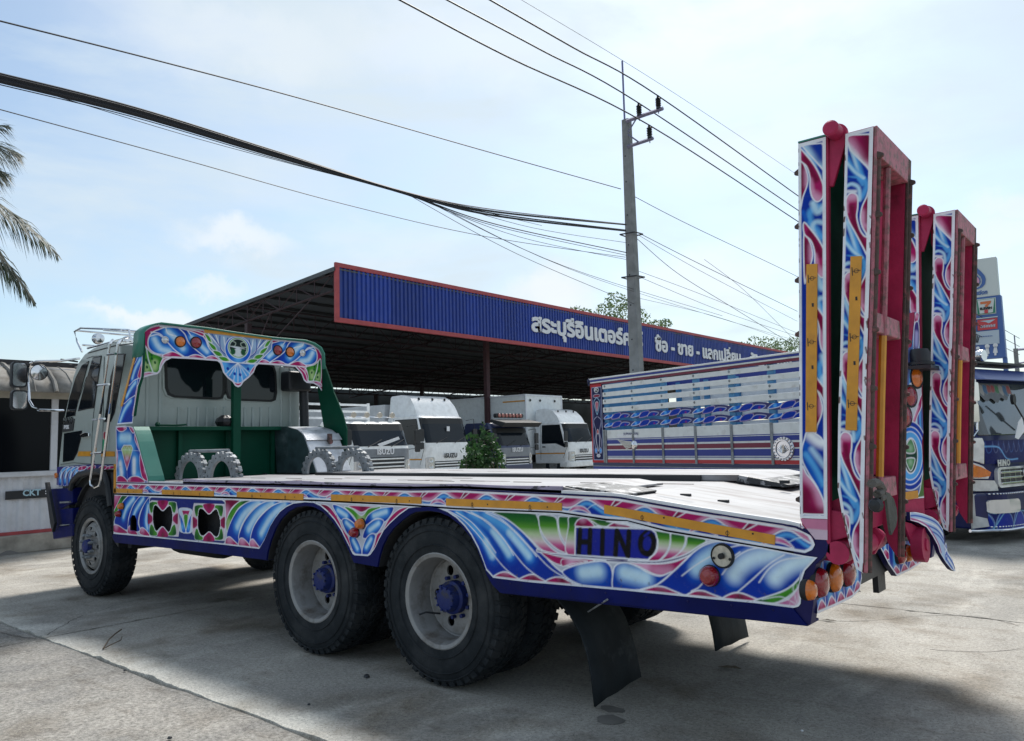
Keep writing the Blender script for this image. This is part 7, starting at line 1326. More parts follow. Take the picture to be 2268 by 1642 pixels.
MB().tube([(CX0+.15, b0, bb_), (CX0+.17, b0+.1, bb_-.01), (CX0+.17, SW-b0, bb_-.01)], .022, 8).build('bumper_lip', M_chrome, ST_, smooth=True)
fl_ = ff('Q7', [(270, 1235), (420, 1320)], .16); MB().prism(rrect(fl_[0][0], fl_[1][0]+.06, fl_[1][1], fl_[0][1], .06), 'x', CX0+.15, CX0+.185).build('fog_lamp', M_clear, ST_, bevel=.015, seg=3)
ar = ff('Q7', [(205, 1340), (473, 1440)], .16); cvx = Canvas(0, ar[0][0], SW-ar[0][0], lambda s: np.full(s.shape, ar[1][1]), lambda s: np.full(s.shape, ar[0][1]), .010, (.01, .015, .12), lambda U, V: (np.full(U.shape, CX0+.163), U, V))
for k in range(6): y = ar[0][0]+.05+k*.3; cvx.fill([(y, ar[1][1]+.02), (y+.05, ar[0][1]-.02), (y+.22, ar[0][1]-.03), (y+.26, ar[1][1]+.03)], (.01, .03, .3), line=.010, lc=(.25, .4, .6)); cvx.stroke([(y-.05, ar[1][1]+.01), (y+.12, ar[0][1]-.01), (y+.3, ar[0][1]-.02)], .012, (.2, .45, .6))
cvx.build('painted_bumper_panel', ST_)
for k in range(2):
    c = ff('Q7', [(95, 120), (200, 130)])[k]; MB().tube([(CX0-.15, c[0]-.12, 2.40), (CX0-.15, c[0]+.25, 2.44)], .012, 6).build('lamp_rail', M_black, ST_)
    MB().lathe([(0, -.10), (.06, -.08), (.085, 0), (.08, .05), (0, .05)], (CX0-.1, c[0], c[1]), 'x', 14).build('roof_lamp', M_chrome, ST_, smooth=True)
B(CX0-.5, CX0-.1, .2, SW-.3, 2.44, 2.47).build('roof_rack', M_black, ST_); lowwheel(CX0-.9, .05, ST_, .5); lowwheel(CX0-.9, SW-.3, ST_, .5)
curve_front(ST_, ('cab', 'windscreen', 'sun_visor', 'windscreen_sticker', 'headlight', 'headlight_surround', 'corner_panel', 'chrome_valance', 'grille_frame', 'painted_front_panel', 'painted_bumper_panel', 'bumper', 'riveted_plate', 'rivet', 'fog_lamp', 'bumper_lip'), CX0, SW, 0, rad=.45, depth=.22)
# ================================================================== LEFT BUILDING
LB = thing('site_office', 'low white site office with dark window and ribbed arched awning left of the cab', 'building', (-11, 0, 0))
WX = -10.25; M_wallp = mat('white_corrugated_wall', (.55, .56, .60), .55, var=.06, dirt=(.40, .40, .40), dpos=(.5, .8), dscale=2)
v = []; ny = 55
for i in range(ny+1):
    y = -6+i*.16; v += [(y, 0), (y+.05, 0), (y+.08, .018), (y+.13, .018)]
V2_ = [(WX+d, y, .30) for y, d in v]+[(WX+d, y, .97+.22) for y, d in v]; mm_ = len(v)
MB().add(V2_, [(i, i+1, mm_+i+1, mm_+i) for i in range(mm_-1)]).build('corrugated_wall', M_wallp, LB)
B(WX-4, WX-.01, -6, 2.9, 0, 2.9).build('room_body', M_wallp, LB)
B(WX-.3, WX+.16, -6, 2.9, 0, .28).build('plinth', mat('stained_plinth', (.30, .27, .23), .9, var=.3, bump=.4), LB, bevel=.02); B(WX, WX+.05, -6, 2.9, .28, .33).build('red_sill', M_redfr, LB)
B(WX, WX+.08, -6, 2.9, 1.17, 1.25).build('window_ledge', M_wallp, LB, bevel=.008); B(WX, WX+.06, -6, 2.9, 2.40, 2.52).build('window_head', mat('cream_beam', (.42, .40, .35), .6, var=.1), LB)
for y0_, y1_ in ((-5.0, -2.4), (-2.3, 1.38), (1.5, 2.6)):
    B(WX+.005, WX+.015, y0_, y1_, 1.25, 2.40).build('window_pane', mat('dark_office_glass', (.004, .005, .007), .12, spec=.12), LB); B(WX+.0, WX+.05, y1_, y1_+.10, 1.25, 2.40).build('window_frame', M_wallp, LB, bevel=.006)
# arched awning made of ribbed sheets
prof = [(WX-.9, 3.02), (WX-.45, 2.99), (WX-.10, 2.92), (WX+.20, 2.80), (WX+.42, 2.64), (WX+.52, 2.47)]
M_awn = mat('grey_beige_awning', (.23, .22, .205), .9, var=.12, dirt=(.13, .12, .105), dpos=(.45, .7), dscale=5, spec=.2)
for k in range(16):
    y = -5.9+k*.55; o = MB().strip(prof, 'y', y, y+.555).build('awning_sheet', M_awn, LB, solid=.012, smooth=True); MB().tube([(p[0]+.01, y+.02, p[1]+.01) for p in prof], .034, 6).build('awning_rib', M_awn, o, smooth=True)
    MB().tube([(p[0]+.006, y+.28, p[1]+.006) for p in prof], .012, 6).build('awning_seam', M_awn, o, smooth=True)
B(WX-4.2, WX-.2, -6.1, 2.9, 2.9, 3.0).build('flat_roof', mat('dark_roof_edge', (.03, .028, .03), .7, var=.3), LB); B(WX-1.0, WX-.85, -6, 2.9, 2.98, 3.10).build('roof_ridge_strip', MATS['dark_roof_edge'], LB)
sbp = [hit('A', p, *PX(WX+.05)) for p in ((30, 1066), (258, 1058), (258, 1004), (30, 1020))]
y0_, y1_, z0_, z1_ = sbp[0][1], sbp[1][1]+.9, sbp[0][2], sbp[3][2]
OS = B(WX+.025, WX+.05, y0_, y1_, z0_, z1_).build('sign_board', M_black, LB)
txt('CKT', .13, (WX+.053, y0_+.23, z0_+.045), OS, mat('pale_blue_letter', (.35, .52, .60), .5), 'sign_lettering', off=.004, ext=.001, local=True); txt('รับขน', .11, (WX+.053, y0_+.55, z0_+.055), OS, M_lettering, 'sign_lettering', off=.003, ext=.001); txt('T. 063', .06, (WX+.053, y0_+.60, z0_+.01), OS, M_lettering, 'sign_lettering', off=.002, ext=.001)
# ================================================================== POLES AND WIRES
UP_ = thing('power_pole', 'tall tapered concrete power pole with two steel arms and black insulators', 'utility pole', (-6.87, 14, 0))
def pole(T, x, y, h, wb, wt):
    n = 8; pr = lambda w_: [(x-w_, y-w_*.8), (x-w_*.8, y-w_), (x+w_*.8, y-w_), (x+w_, y-w_*.8), (x+w_, y+w_*.8), (x+w_*.8, y+w_), (x-w_*.8, y+w_), (x-w_, y+w_*.8)]
    a, b = pr(wb), pr(wt); v = [(*p, 0) for p in a]+[(*p, h) for p in b]; return MB().add(v, [(i, (i+1) % 8, 8+(i+1) % 8, 8+i) for i in range(8)]+[tuple(range(8))[::-1], tuple(range(8, 16))]).build('pole_shaft', M_conc, T, bevel=.01)
pole(UP_, -6.83, 14, 10.02, .165, .105)
MB().tube([(-6.86, 13.95, 9.4), (-6.86, 13.95, 11.66)], .025, 6).build('lightning_rod', mat('galvanised_rod', (.16, .16, .30), .5, metal=.4), UP_)
M_arm = mat('galvanised_arm', (.18, .18, .27), .5, metal=.4, var=.2)
MB().tube([(-6.75, 13.86, 9.92), (-5.66, 13.86, 9.94)], .055, 4).build('cross_arm', M_arm, UP_); MB().tube([(-6.75, 13.86, 9.22), (-5.98, 13.86, 9.24)], .05, 4).build('cross_arm', M_arm, UP_)
MB().tube([(-6.72, 13.86, 9.6), (-6.45, 13.86, 9.9)], .02, 5).build('arm_brace', M_arm, UP_); MB().tube([(-6.72, 13.86, 9.55), (-6.40, 13.86, 9.25)], .02, 5).build('arm_brace', M_arm, UP_)
ins = []
for x, z in ((-5.79, 9.96), (-6.36, 9.94), (-6.08, 9.26)):
    pf = [(0, -.12), (.012, -.12), (.012, 0), (.06, 0), (.06, .06), (.035, .07)]+[q for k in range(5) for q in ((.045, .08+k*.045), (.075, .095+k*.045), (.045, .115+k*.045))]+[(.04, .31), (.03, .36), (0, .37)]
    MB().lathe(pf, (x, 13.86, z), 'z', 14).build('insulator', M_black, UP_, smooth=True); ins.append((x, 13.86, z+.36))
for z in (3.3, 4.1, 5.0, 5.8, 6.6, 7.4, 8.3, 9.0): MB().lathe([(0, -.008), (.022, -.004), (.022, 0)], (-6.85, 14-.165+.006*z, z), 'y', 8).build('bolt_hole', M_black, UP_)
for z in (6.9, 5.75): MB().tube([(-7.05, 13.8, z), (-6.6, 13.8, z-.02), (-6.6, 14.2, z), (-7.05, 14.2, z)], .02, 5, closed=True).build('cable_clamp', M_black, UP_)
def wire(pts, r, label, X=-6.75, start=None, end=None, grp='overhead wires along the power pole', mid=None):
    P = [tuple(hit('S', p, *PX(X))) for p in pts]
    if start: P = [start]+P
    if end: P = P+[end]
    if mid: P = P[:mid[0]]+[mid[1]]+P[mid[0]:]
    C = [tuple(q) for q in cat(P, False, 8)]; o = MB().tube(C, r, 5).build('overhead_wire', M_cable); tag(o, label, 'wire', grp); return o
def ext(p, q, k): return (p[0]-(q[0]-p[0])*k, p[1]-(q[1]-p[1])*k)
WL = 'thin overhead wire crossing the sky and tied to the concrete pole'
wire([ext((885, 0), (1128, 130), 1.5), (885, 0), (1128, 130)], .019, 'power line carried by the lower arm insulator of the pole', X=ins[2][0], mid=(3, ins[2])) if 0 else None
for I, a, b, c, nm in ((ins[2], (885, 0), (1128, 128), (1766, 490), 'power line lowest of three, on the insulator of the lower arm'), (ins[1], (990, 0), (1200, 112), (1766, 465), 'power line on the middle insulator near the pole top'), (ins[0], (1085, 0), (1270, 106), (1766, 433), 'power line on the outermost insulator of the upper arm')):
    a_, b_5, c_ = [tuple(hit('S', p, *PX(I[0]))) for p in (a, b, c)]
    s0 = tuple(np.array(a_)+(np.array(a_)-np.array(b_5))*1.3); e0 = tuple(np.array(c_)+(np.array(c_)-np.array(I))*.6)
    C = [tuple(q) for q in cat([s0, a_, b_5, I, c_, e0], False, 8)]; tag(MB().tube(C, .018, 5).build('power_line', M_cable), nm, 'power line', 'three power lines on the pole arms')
def fw(a, b, pts, r, lab): return wire([ext(a, b, .25)]+[a, b]+pts, r, lab)
fw((1155, 0), (1381.7, 136), [(1560, 250), (1766, 388), (1950, 515)], .006, 'faint earth wire running over the tip of the pole rod')
fw((0, 47), (350, 135), [(700, 228), (1100, 342), (1375, 419)], .011, 'single wire from the upper left sky to the pole, highest of the left wires')
wire([(1404, 435), (1530, 500), (1764, 612), (1900, 685)], .009, 'single wire leaving the pole rightwards below the power lines')
fw((0, 243), (400, 352), [(768, 454), (1080, 525), (1385, 570)], .007, 'thin lowest wire on the left, passing above the fascia')
fw((130, 215), (500, 325), [(900, 428), (1200, 500)], .005, 'hair thin wire just under the cable bundle')
for k, (dy, r) in enumerate(((0, .022), (5, .015), (10, .022), (15, .012), (-5, .011), (20, .007))):
    e_ = [(1386, 498), (1386, 510), (1386, 512), (1388, 560), (1386, 497), (1388, 566)][k]
    fw((0, 168+dy), (300, 243+dy*.9), [(600, 335+dy*.7), (900, 427+dy*.25), (1100, 470+dy*.9+(40 if k in (3, 5) else 0)*.35), e_], r, ['thickest black cable of the sagging bundle at left', 'second black cable within the sagging bundle', 'lower thick black cable of the sagging bundle', 'thin cable under the sagging bundle fanning down to the pole', 'thin top cable of the sagging bundle', 'faint lowest strand of the sagging bundle'][k])
for k, (a, b, m_, r) in enumerate((((905, 432), (1386, 575), (1150, 525), .006), ((905, 432), (1420, 680), (1150, 565), .006), ((940, 440), (1600, 700), (1250, 590), .006), ((925, 436), (1766, 756), (1320, 618), .005), ((960, 442), (1388, 538), (1180, 505), .006))):
    wire([a, m_, b], r, ['strand fanning from the bundle to the middle of the pole', 'lowest strand fanning over the blue fascia', 'strand fanning past the pole to the right above the fascia', 'longest faint strand running to the ramp', 'upper strand fanning from the bundle to the pole'][k])
for k, (pts, r) in enumerate((([(1412, 515), (1560, 590), (1766, 690)], .009), ([(1412, 520), (1560, 605), (1766, 712)], .006), ([(1412, 530), (1500, 605), (1620, 680), (1766, 770)], .008), ([(1412, 600), (1560, 655), (1766, 738)], .006), ([(1412, 612), (1600, 690), (1766, 745)], .006), ([(1560, 575), (1650, 645), (1766, 760)], .006), ([(1412, 660), (1580, 700), (1700, 740), (1766, 765)], .005))):
    wire(pts, r, ['upper of the fan of wires right of the pole', 'second wire of the fan right of the pole', 'steep wire diving from the pole towards the ramp', 'flat wire leaving the pole above the fascia lettering', 'wire just under the flat one right of the pole', 'short steep wire crossing the fan', 'lowest wire right of the pole close to the fascia'][k])
UP2 = thing('power_pole', 'small distant power pole with short crossarm at the right edge of the picture', 'utility pole', (4, 70, 0)); c = hit('S', (2254, 830), *PY(70))
zt = hit('S', (2254, 742), *PY(70))[2]; za_ = hit('S', (2254, 772), *PY(70))[2]
MB().tube([(c[0], 70, 0), (c[0], 70, za_)], .16, 8).build('pole_shaft', M_conc, UP2); MB().tube([(c[0], 70, za_), (c[0], 70, zt)], .05, 6).build('lightning_rod', M_arm, UP2); MB().tube([(c[0]-.1, 70, za_-.1), (c[0]+1.6, 70, za_-.1)], .09, 4).build('cross_arm', M_arm, UP2); MB().tube([(c[0], 70, za_-1.2), (c[0]+1.2, 70, za_-1.1)], .07, 4).build('cross_arm', M_arm, UP2)
for k in range(3):
    a = hit('S', (2170, 700+k*22), *PY(45)); b = hit('S', (2258, 750+k*18), *PY(69)); tag(MB().tube([tuple(a+(a-b)*.5), tuple(a), tuple(b)], .02, 5).build('overhead_wire', M_cable), ['top', 'middle', 'bottom'][k]+' of three faint wires between the station sign and distant pole', 'wire', 'wires by the station sign')
# ================================================================== STATION SIGN
YS = 46; SG = thing('station_sign', 'tall white and blue fuel station pylon sign with flame logo and shop panels', 'sign', (-3, YS, 0))
s6 = lambda pts: on('Q6', pts, PY(YS)); s7 = lambda pts: on('Q7', pts, PY(YS))
tr_, br2 = s6([(1025, 575)])[0], s6([(1055, 1030)])[0]; xr = tr_[0]-.02; W6 = 3.6; xl = xr-W6
sc6 = lambda a, b: s6([(a, b)])[0]
zb6 = s7([(300, 152)])[0][1]; zm = sc6(1055, 1035)[1]; zt6 = tr_[1]
MS = dict(w=mat('sign_white_face', (.60, .63, .62), .5), b=mat('sign_blue_face', (.06, .13, .36), .45), g=mat('sign_green_face', (.02, .20, .12), .45), r=mat('sign_red_face', (.55, .05, .06), .45), o=mat('sign_orange_face', (.62, .16, .05), .45), p=mat('sign_pink_disc', (.62, .30, .42), .5), gr=mat('sign_pale_face', (.45, .52, .60), .5), k=M_black)
B(xl, xr, YS, YS+.5, zm, zt6).build('upper_cabinet', MS['w'], SG, bevel=.03); B(xl, xr+.08, YS, YS+.5, zb6, zm).build('lower_cabinet', MS['b'], SG, bevel=.02); B(xr-.1, xr+.1, YS+.1, YS+.4, 0, zb6).build('sign_leg', MS['b'], SG); B(xl+.1, xl+.3, YS+.1, YS+.4, 0, zb6).build('sign_leg', MS['b'], SG)
def sgp(pts, m, y=-.02, name='sign_panel', th=.02): return MB().prism(s6(pts), 'y', YS+y-th, YS+y).build(name, MS[m], SG)
sgp([(768, 665), (800, 715), (850, 760), (890, 805), (903, 850), (895, 905), (860, 945), (800, 968), (775, 965), (830, 935), (855, 895), (858, 855), (840, 815), (790, 770), (768, 735), (760, 700)], 'b', name='flame_logo')
sgp([(755, 672), (740, 700), (700, 760), (650, 820), (630, 870), (650, 925), (700, 960), (762, 968), (762, 955), (700, 935), (670, 890), (668, 850), (700, 800), (745, 750), (748, 710)], 'b', name='flame_logo')
sgp([(760, 765), (800, 800), (838, 840), (842, 880), (820, 925), (770, 942), (710, 930), (680, 890), (690, 840), (730, 800)], 'b', y=-.02, name='flame_logo'); sgp([(765+65*math.cos(a), 872+62*math.sin(a)) for a in np.linspace(0, 2*math.pi, 20)[:-1]], 'p', y=-.045, name='flame_disc')
P = s6([(590, 1055), (925, 1012)]); ts = text_mesh('PTT station', .36, 'sign_lettering', MS['b'], SG, Matrix(((1, .25, 0, P[0][0]), (0, 0, -1, YS-.03), (0, 1, 0, (P[0][1]+P[1][1])/2-.03), (0, 0, 0, 1))), ext=.01, off=.012)
xs0 = [v.co.x for v in ts.data.vertices]; k_ = (P[1][0]-P[0][0])/(max(xs0)-min(xs0))
for v in ts.data.vertices: v.co.x = P[0][0]+(v.co.x-min(xs0))*k_
sgp([(788, 1090), (1020, 1062), (1027, 1252), (798, 1275)], 'w', name='shop_frame'); sgp([(798, 1098), (1010, 1072), (1018, 1245), (806, 1268)], 'g', y=-.045, name='shop_panel'); sgp([(808, 1102), (1005, 1076), (990, 1240), (835, 1258)], 'w', y=-.07, name='shop_logo_ground')
sgp([(840, 1120), (968, 1104), (965, 1130), (935, 1160), (930, 1175), (895, 1178), (900, 1155), (925, 1138), (842, 1148)], 'o', y=-.095, name='seven_mark'); sgp([(890, 1212), (932, 1208), (932, 1250), (890, 1254)], 'r', y=-.095, name='seven_mark')
P = s6([(838, 1213), (980, 1200)]); t7 = text_mesh('ELEVEN', .17, 'sign_lettering', M_black, SG, Matrix(((1, 0, 0, P[0][0]), (0, 0, -1, YS-.12), (0, 1, 0, (P[0][1]+P[1][1])/2), (0, 0, 0, 1))), ext=.01, off=.01)
xs0 = [v.co.x for v in t7.data.vertices]; k_ = (P[1][0]-P[0][0])/(max(xs0)-min(xs0))
for v in t7.data.vertices: v.co.x = P[0][0]+(v.co.x-min(xs0))*k_
sgp([(650, 1110), (778, 1092), (785, 1278), (650, 1295)], 'g', name='shop_panel'); P = s6([(718, 1215)])[0]; MB().lathe([(.08, 0), (.12, 0)], (P[0], YS-.05, P[1]), 'y', 12).build('shop_mark', M_lettering, SG)
sgp([(640, 1330), (1045, 1284), (1045, 1294), (640, 1342)], 'w', name='divider_strip'); sgp([(805, 1332), (1040, 1302), (1043, 1432), (808, 1458)], 'r', name='shop_panel'); sgp([(830, 1345), (1018, 1322), (960, 1360), (935, 1370), (905, 1355)], 'gr', y=-.045, name='bird_mark')
for k in range(9): x = 842+k*20; sgp([(x, 1400-k*2+(k % 2)*8), (x+15, 1392-k*2), (x+12, 1425-k*2), (x+2, 1428-k*2)], 'gr', y=-.045, name='illegible_letter')
sgp([(650, 1345), (795, 1330), (798, 1460), (650, 1475)], 'b', y=-.03, name='shop_panel'); P = s6([(750, 1370)])[0]; MB().lathe([(0, 0), (.13, 0)], (P[0], YS-.06, P[1]), 'y', 14).build('shop_mark', M_lettering, SG)
sgp([(640, 1490), (1060, 1445), (1066, 1608), (640, 1640)], 'gr', name='shop_panel')
for k in range(5): sgp([(745+k*14, 1600), (750+k*18, 1500+12*abs(k-2)), (758+k*18, 1500+12*abs(k-2)), (757+k*14, 1600)], 'k', y=-.045, name='tree_mark')
for k in range(8): sgp([(830+k*20, 1535-k*1.5), (842+k*20, 1534-k*1.5), (842+k*20, 1524-k*1.5), (830+k*20, 1525-k*1.5)], 'b', y=-.045, name='illegible_letter')
def figp(x, y, s=1.):   # simple restroom figures in Q7 coordinates
    h = s7([(x, y-40*s)])[0]; MB().lathe([(0, 0), (.12*s, 0)], (h[0], YS-.05, h[1]), 'y', 10).build('figure_head', M_lettering, SG)
    MB().prism(s7([(x-10*s, y-28*s), (x+10*s, y-30*s), (x+18*s, y+15*s), (x+8*s, y+18*s), (x+8*s, y+35*s), (x-8*s, y+37*s), (x-8*s, y+18*s), (x-18*s, y+17*s)]), 'y', YS-.05, YS-.03).build('figure_body', M_lettering, SG)
figp(195, 105); figp(257, 98); figp(125, 112, .8); figp(158, 118, .5)
MB().tube([(xr-1.0, YS+.2, zt6), (xr-1.0, YS+.2, zt6+.5)], .03, 5).build('aerial', M_black, SG)
# ================================================================== VEGETATION
def leafmat(name, c, c2):
    m = bpy.data.materials.new(name); m.use_nodes = True; t = m.node_tree; b = t.nodes['Principled BSDF']; b.inputs['Roughness'].default_value = .55
    oi = N(t, 'ShaderNodeTexCoord'); n = N(t, 'ShaderNodeTexNoise'); n.inputs['Scale'].default_value = 3.5; n.inputs['Detail'].default_value = 3; x = N(t, 'ShaderNodeMix', data_type='RGBA'); x.inputs[6].default_value = (*c, 1); x.inputs[7].default_value = (*c2, 1)
    mr = N(t, 'ShaderNodeMapRange'); mr.inputs[1].default_value = .35; mr.inputs[2].default_value = .65; l = t.links.new; l(oi.outputs['Object'], n.inputs[0]); l(n.outputs[0], mr.inputs[0]); l(mr.outputs[0], x.inputs[0]); l(x.outputs[2], b.inputs['Base Color'])
    tr2 = N(t, 'ShaderNodeBsdfTranslucent'); ms2 = N(t, 'ShaderNodeMixShader'); ms2.inputs[0].default_value = .3; l(x.outputs[2], tr2.inputs[0]); l(b.outputs[0], ms2.inputs[1]); l(tr2.outputs[0], ms2.inputs[2]); l(ms2.outputs[0], t.nodes['Material Output'].inputs[0]); return m
def leaves(cl, n, ls, m, name, parent, seed=1, asp=.5):
    """cl: list of (centre, (rx,ry,rz)); many leaf faces spread in the clumps"""
    rg_ = np.random.RandomState(seed); V = []; nn = 0
    for c, r in cl:
        k = int(n*r[0]*r[1]*r[2]/sum(q[1][0]*q[1][1]*q[1][2] for q in cl))+3
        d = rg_.normal(size=(k, 3)); d /= np.linalg.norm(d, axis=1)[:, None]; d *= rg_.uniform(.25, 1.08, (k, 1))**.5; P = np.array(c)+d*np.array(r)
        a = rg_.normal(size=(k, 3)); a /= np.linalg.norm(a, axis=1)[:, None]; b = rg_.normal(size=(k, 3)); b -= (a*b).sum(1)[:, None]*a; b /= np.linalg.norm(b, axis=1)[:, None]
        s = ls*rg_.uniform(.6, 1.3, (k, 1)); V.append(np.stack([P-a*s, P+b*s*asp, P+a*s, P-b*s*asp], 1).reshape(-1, 3)); nn += k
    V = np.concatenate(V); me = bpy.data.meshes.new(name); me.from_pydata(V.tolist(), [], [(4*i, 4*i+1, 4*i+2, 4*i+3) for i in range(nn)]); return finish(me, name, m, parent)
L_dark = leafmat('shrub_leaf', (.014, .045, .014), (.035, .10, .022)); L_far = leafmat('far_tree_leaf', (.09, .15, .05), (.17, .23, .10)); L_palm = leafmat('palm_leaf', (.014, .032, .018), (.03, .055, .025))
def tree(label, base, h, clumps, n, ls, seed, m=L_far, grp='trees behind the shed'):
    T = thing('tree', label, 'tree', base, 0, grp); top = Vector(base)+Vector((0, 0, h*.55)); mb = MB().tube([base, tuple((Vector(base)+top)/2+Vector((.1, .1, 0))), tuple(top)], [.28, .22, .16], 8); mb.build('trunk', M_bark, T, smooth=True)
    lm = MB()
    for c, r in clumps: lm.tube([tuple(top-Vector((0, 0, h*.1))), tuple((top+Vector(c))/2+Vector((0, 0, -.2))), tuple(c)], [.10, .06, .02], 5)
    stuff(lm.build('limbs', M_bark, T)); leaves(clumps, n, ls, m, 'crown', T, seed)
rng = random.Random(5)
def pxclump(specs, y):
    o = []
    for px, py, r in specs:
        P = hit('S', (px, py), *PX(-46)) if y is None else hit('S', (px, py), *PY(y)); o.append((tuple(P), (r, r*1.1, r*.75)))
    return o
def mk(label, px, specs, n, ls, seed):
    cl = pxclump(specs, None); c = np.mean([q[0] for q in cl], 0); tree(label, (float(c[0])-.5, float(c[1]), 0), float(c[2]), cl, n, ls, seed)
mk('airy pale green tree rising above the fascia, just left of the power pole', 0, [(1340, 690, 1.3), (1365, 668, 1.5), (1392, 690, 1.6), (1418, 700, 1.2), (1355, 715, 1.6), (1400, 725, 1.8), (1330, 720, 1.2), (1380, 740, 2.2), (1430, 722, 1.0)], 2600, .19, 11)
mk('small tree top showing over the fascia left of the airy tree', 0, [(1275, 688, .7), (1298, 692, .7), (1285, 705, 1.0), (1310, 708, .8)], 420, .18, 12)
mk('low tree top right of the power pole, above the fascia', 0, [(1455, 718, .8), (1475, 716, .8), (1466, 732, 1.0), (1440, 730, .8)], 520, .18, 13)
mk('pale sunlit tree top over the far end of the fascia, near the ramp', 0, [(1640, 765, 1.0), (1672, 758, 1.4), (1705, 762, 1.8), (1735, 768, 1.9), (1760, 762, 1.8), (1690, 782, 2.2), (1742, 790, 2.4), (1800, 780, 2.4)], 2600, .20, 14)
# bush in front of the parked trucks
bb0 = hit('S', (1066, 1100), *PX(-10.0)); by = bb0[1]; BS = thing('bush', 'leafy green bush with one tall shoot standing before the parked trucks', 'shrub', (-10, by, 0))
spec = [(1060, 1005, .30), (1044, 1012, .24), (1090, 1008, .26), (1036, 1030, .20), (1104, 1030, .20), (1066, 1035, .38), (1058, 978, .22), (1076, 962, .16), (1050, 990, .18), (1094, 985, .16), (1069, 938, .07), (1066, 950, .10), (1066, 1060, .5), (1026, 1042, .13), (1114, 1018, .11), (1082, 975, .18), (1034, 998, .13), (1100, 996, .14), (1074, 1018, .26), (1052, 1030, .28), (1066, 1100, .6), (1112, 1044, .18), (1046, 968, .10)]
cl = [(tuple(hit('S', (a+rng.uniform(-5, 5), b), *PX(-10.0+.35*rng.uniform(-1, 1)))), (r, r, r*.85)) for a, b, r in spec]; leaves(cl, 3600, .062, L_dark, 'foliage', BS, 3, .62)
sm = MB()
for c, r in cl: sm.tube([(-10, by, 0), (c[0], c[1], c[2]*.6), c], [.025, .014, .006], 5)
stuff(sm.build('stems', M_bark, BS))
# palm at the left edge
PC_ = Vector((-12.2, -.6, 6.1)); PM = thing('palm_tree', 'palm tree whose drooping fronds enter the picture at the left edge', 'tree', (PC_.x, PC_.y, 0))
MB().tube([(PC_.x, PC_.y, 0), (PC_.x+.1, PC_.y, 3), tuple(PC_)], [.22, .17, .13], 10).build('trunk', M_bark, PM, smooth=True)
def frond(tip, sag, seed, n=64):
    rg_ = random.Random(seed); tip = Vector(tip); mid = (PC_+tip)/2+Vector((0, 0, sag)); mb = MB(); pts = []
    for i in range(n+1): t = i/n; pts.append(PC_*(1-t)**2+mid*2*t*(1-t)+tip*t*t)
    mb.tube([tuple(p) for p in pts[::4]], [.035*(1-i/(n/4+1))+.006 for i in range(len(pts[::4]))], 5)
    for i in range(5, n):
        t = i/n; d = (pts[i+1]-pts[i]).normalized(); sd = d.cross(Vector((0, 0, 1))).normalized(); Lf = (.75*math.sin(math.pi*min(1, t*.9+.12))**.7+.12)*rg_.uniform(.8, 1.1)
        for sg in (-1, 1):
            for rep in range(2):
                o = (sd*sg*rg_.uniform(.30, .75)+d*rg_.uniform(.45, .8)+Vector((0, 0, rg_.uniform(-.75, .05)))).normalized(); b = pts[i]+d*rg_.uniform(-.02, .02); e = b+o*Lf*.6+Vector((0, 0, -.02)); e2 = b+o*Lf+Vector((0, 0, -.22*Lf)); wv = Vector((0, 0, 1)).cross(o).normalized()*.010+Vector((0, 0, .006))
                mb.add([b-wv*.6, b+wv*.6, e+wv, e-wv, e2], [(0, 1, 2, 3), (3, 2, 4)])
    mb.build('frond', L_palm, PM)
for k, (a, b, sag) in enumerate((((386, 915), 0, 1.0), ((236, 1225), 0, .95), ((140, 250), 0, .8), ((60, 380), 0, .5), ((-100, 1100), 0, 1.), ((60, 60), 0, .5))): frond(hit('M', a, *PX(-12+.15*k)), sag, k)
for k, v_ in enumerate(((-1.5, -2, 1.5), (1.5, -2.4, .5), (-2, .8, -.5), (.5, -2, -1.6), (-2.4, -.6, .6))): frond(PC_+Vector(v_), .8, 20+k)
# grass beyond the slabs on the right
gr = struct(B(2.2, 60, 13.5, 90, -.05, .012).build('grass_verge', mat('grass_ground', (.045, .08, .022), .9, var=.3, vscale=3, bump=.5)))
rg_ = np.random.RandomState(4); n = 9000; X = rg_.uniform(2.3, 14, n); Y = 13.4+rg_.uniform(0, 1, n)**2*14; Hh = rg_.uniform(.03, .10, n); A = rg_.uniform(0, 6.28, n); V = np.stack([np.stack([X-.006*np.cos(A), Y-.006*np.sin(A), 0*X], 1), np.stack([X+.006*np.cos(A), Y+.006*np.sin(A), 0*X], 1), np.stack([X+.02*np.sin(A), Y+.02*np.cos(A), Hh], 1)], 1).reshape(-1, 3)
me = bpy.data.meshes.new('grass'); me.from_pydata(V.tolist(), [], [(3*i, 3*i+1, 3*i+2) for i in range(n)]); tag(finish(me, 'grass', L_dark), 'short green grass growing along the slab edge beyond the striped truck', 'grass', kind='stuff')
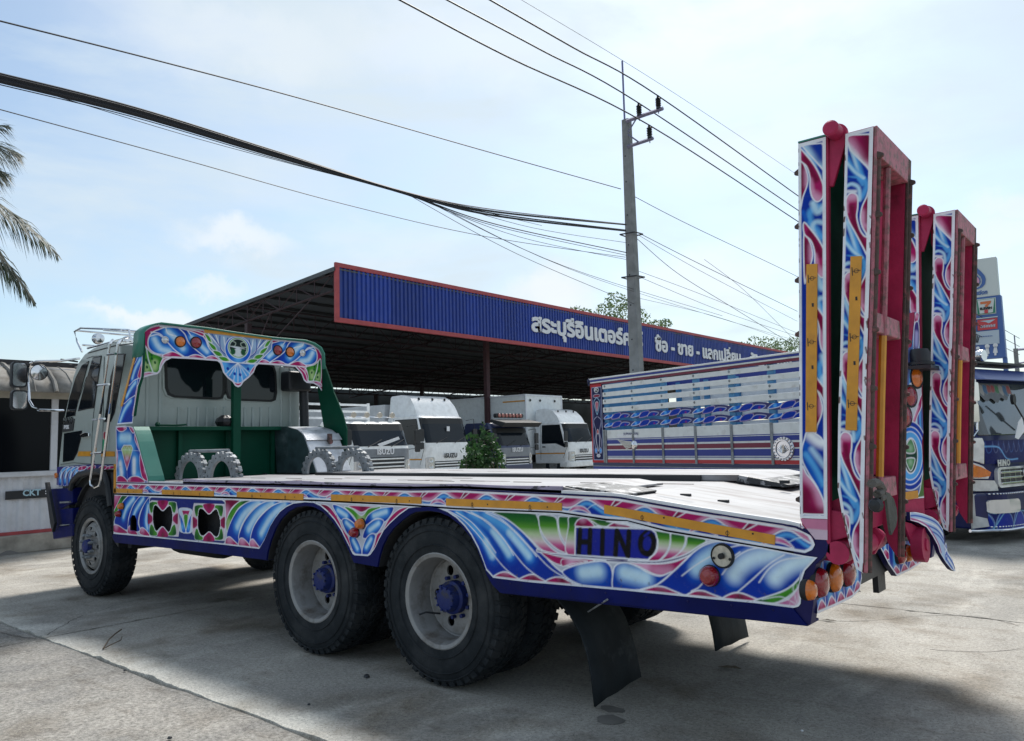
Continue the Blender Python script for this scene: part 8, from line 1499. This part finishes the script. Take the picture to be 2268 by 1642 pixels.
# ================================================================== LITTER
def gp(z, p): return hit(z, p, *PZ(.0))
def lf_(z, p, s, c, label, rz, sd):
    P = gp(z, p); r_ = random.Random(sd); pts = []
    for i in range(9): a = 2*math.pi*i/9; k = s*(1 if i in (0, 4) else .5)*r_.uniform(.8, 1.1); pts.append((math.cos(a)*k, math.sin(a)*k*.55))
    m = MB(); v = [(0, 0, .012)]+[(x*math.cos(rz)-y*math.sin(rz), x*math.sin(rz)+y*math.cos(rz), .004+.02*abs(y)/s+.012*r_.random()) for x, y in pts]; m.add(v, [(0, i+1, (i+1) % 9+1) for i in range(9)]); o = m.build('dry_leaf', c, solid=.002); o.location = P; tag(o, label, 'leaf', 'dry leaves on the concrete'); return o
ML_ = mat('dry_leaf_brown', (.16, .13, .09), .8, var=.3)
lf_('P', (870, 608), .085, ML_, 'largest dry brown leaf lying on the shaded concrete behind the truck', .4, 1); lf_('P', (1338, 382), .055, ML_, 'dry leaf on bright concrete below the tail lamps', .2, 2); lf_('P', (1482, 245), .03, M_black, 'tiny dark leaf beside the corner of the tail panel', .9, 3)
for k, (z, p, s, lb) in enumerate((('O', (1745, 650), .022, 'small black stone on the concrete in front of the rear wheels'), ('O', (1470, 780), .010, 'tiny dark pebble below the black stone'), ('P', (1212, 905), .008, 'tiny pale pebble near the bottom edge'), ('O', (595, 618), .012, 'dark chip lying along the slab joint'), ('O', (808, 942), .014, 'dark chip at the bottom edge on the gravelly apron'))):
    P = gp(z, p); o = MB().lathe([(0, -s*.3), (s, 0), (s*.7, s*.6), (0, s*.8)], (0, 0, s*.3), 'z', 7).build('pebble', M_black if k != 2 else M_lettering); o.location = P; tag(o, lb, 'stone', 'loose stones on the yard')
tw = MB(); a = [gp('O', p) for p in ((490, 520), (520, 485), (550, 470), (578, 462))]; tw.tube([(q[0], q[1], .012+.02*i) for i, q in enumerate(a)], .006, 5); b = [gp('O', p) for p in ((490, 520), (530, 505), (575, 490), (580, 480))]; tw.tube([(q[0], q[1], .012+.01*i) for i, q in enumerate(b)], .004, 5)
tag(tw.build('twig', M_bark), 'thin forked dry twig lying on the slab near the joint corner', 'twig')
rk_ = gp('O', (25, 62)); o = MB().lathe([(0, 0), (.30, 0), (.26, .08), (0, .12)], (0, 0, 0), 'z', 9).build('broken_rubble', mat('rubble', (.16, .15, .14), .9, bump=1, bscale=12)); o.location = rk_; o.scale = (.5, 1.4, .8); tag(o, 'grey lump of rubble against the plinth at the left edge', 'rubble')
for p, s in (((300, 850), 1.), ((310, 800), .8)):
    P = gp('P', p); o = MB().add([(P[0]+s*.10*math.cos(a)*random.uniform(.75, 1.1), P[1]+s*.06*math.sin(a)*random.uniform(.8, 1.3), .0022) for a in np.linspace(0, 2*math.pi, 14)[:-1]], [tuple(range(13))]).build('oil_stain', mat('oil_stain_dark', (.17, .16, .145), .7, var=.3)); struct(o)
for o in bpy.data.objects:
    if o.type == 'MESH' and o.parent and o.name.split('.')[0] in ('tape_mark', 'wheel_nut', 'rivet_hole', 'rim', 'open_lamp_base'):
        if o.name.split('.')[0] in ('tape_mark', 'wheel_nut', 'rivet_hole'): o['kind'] = 'stuff'
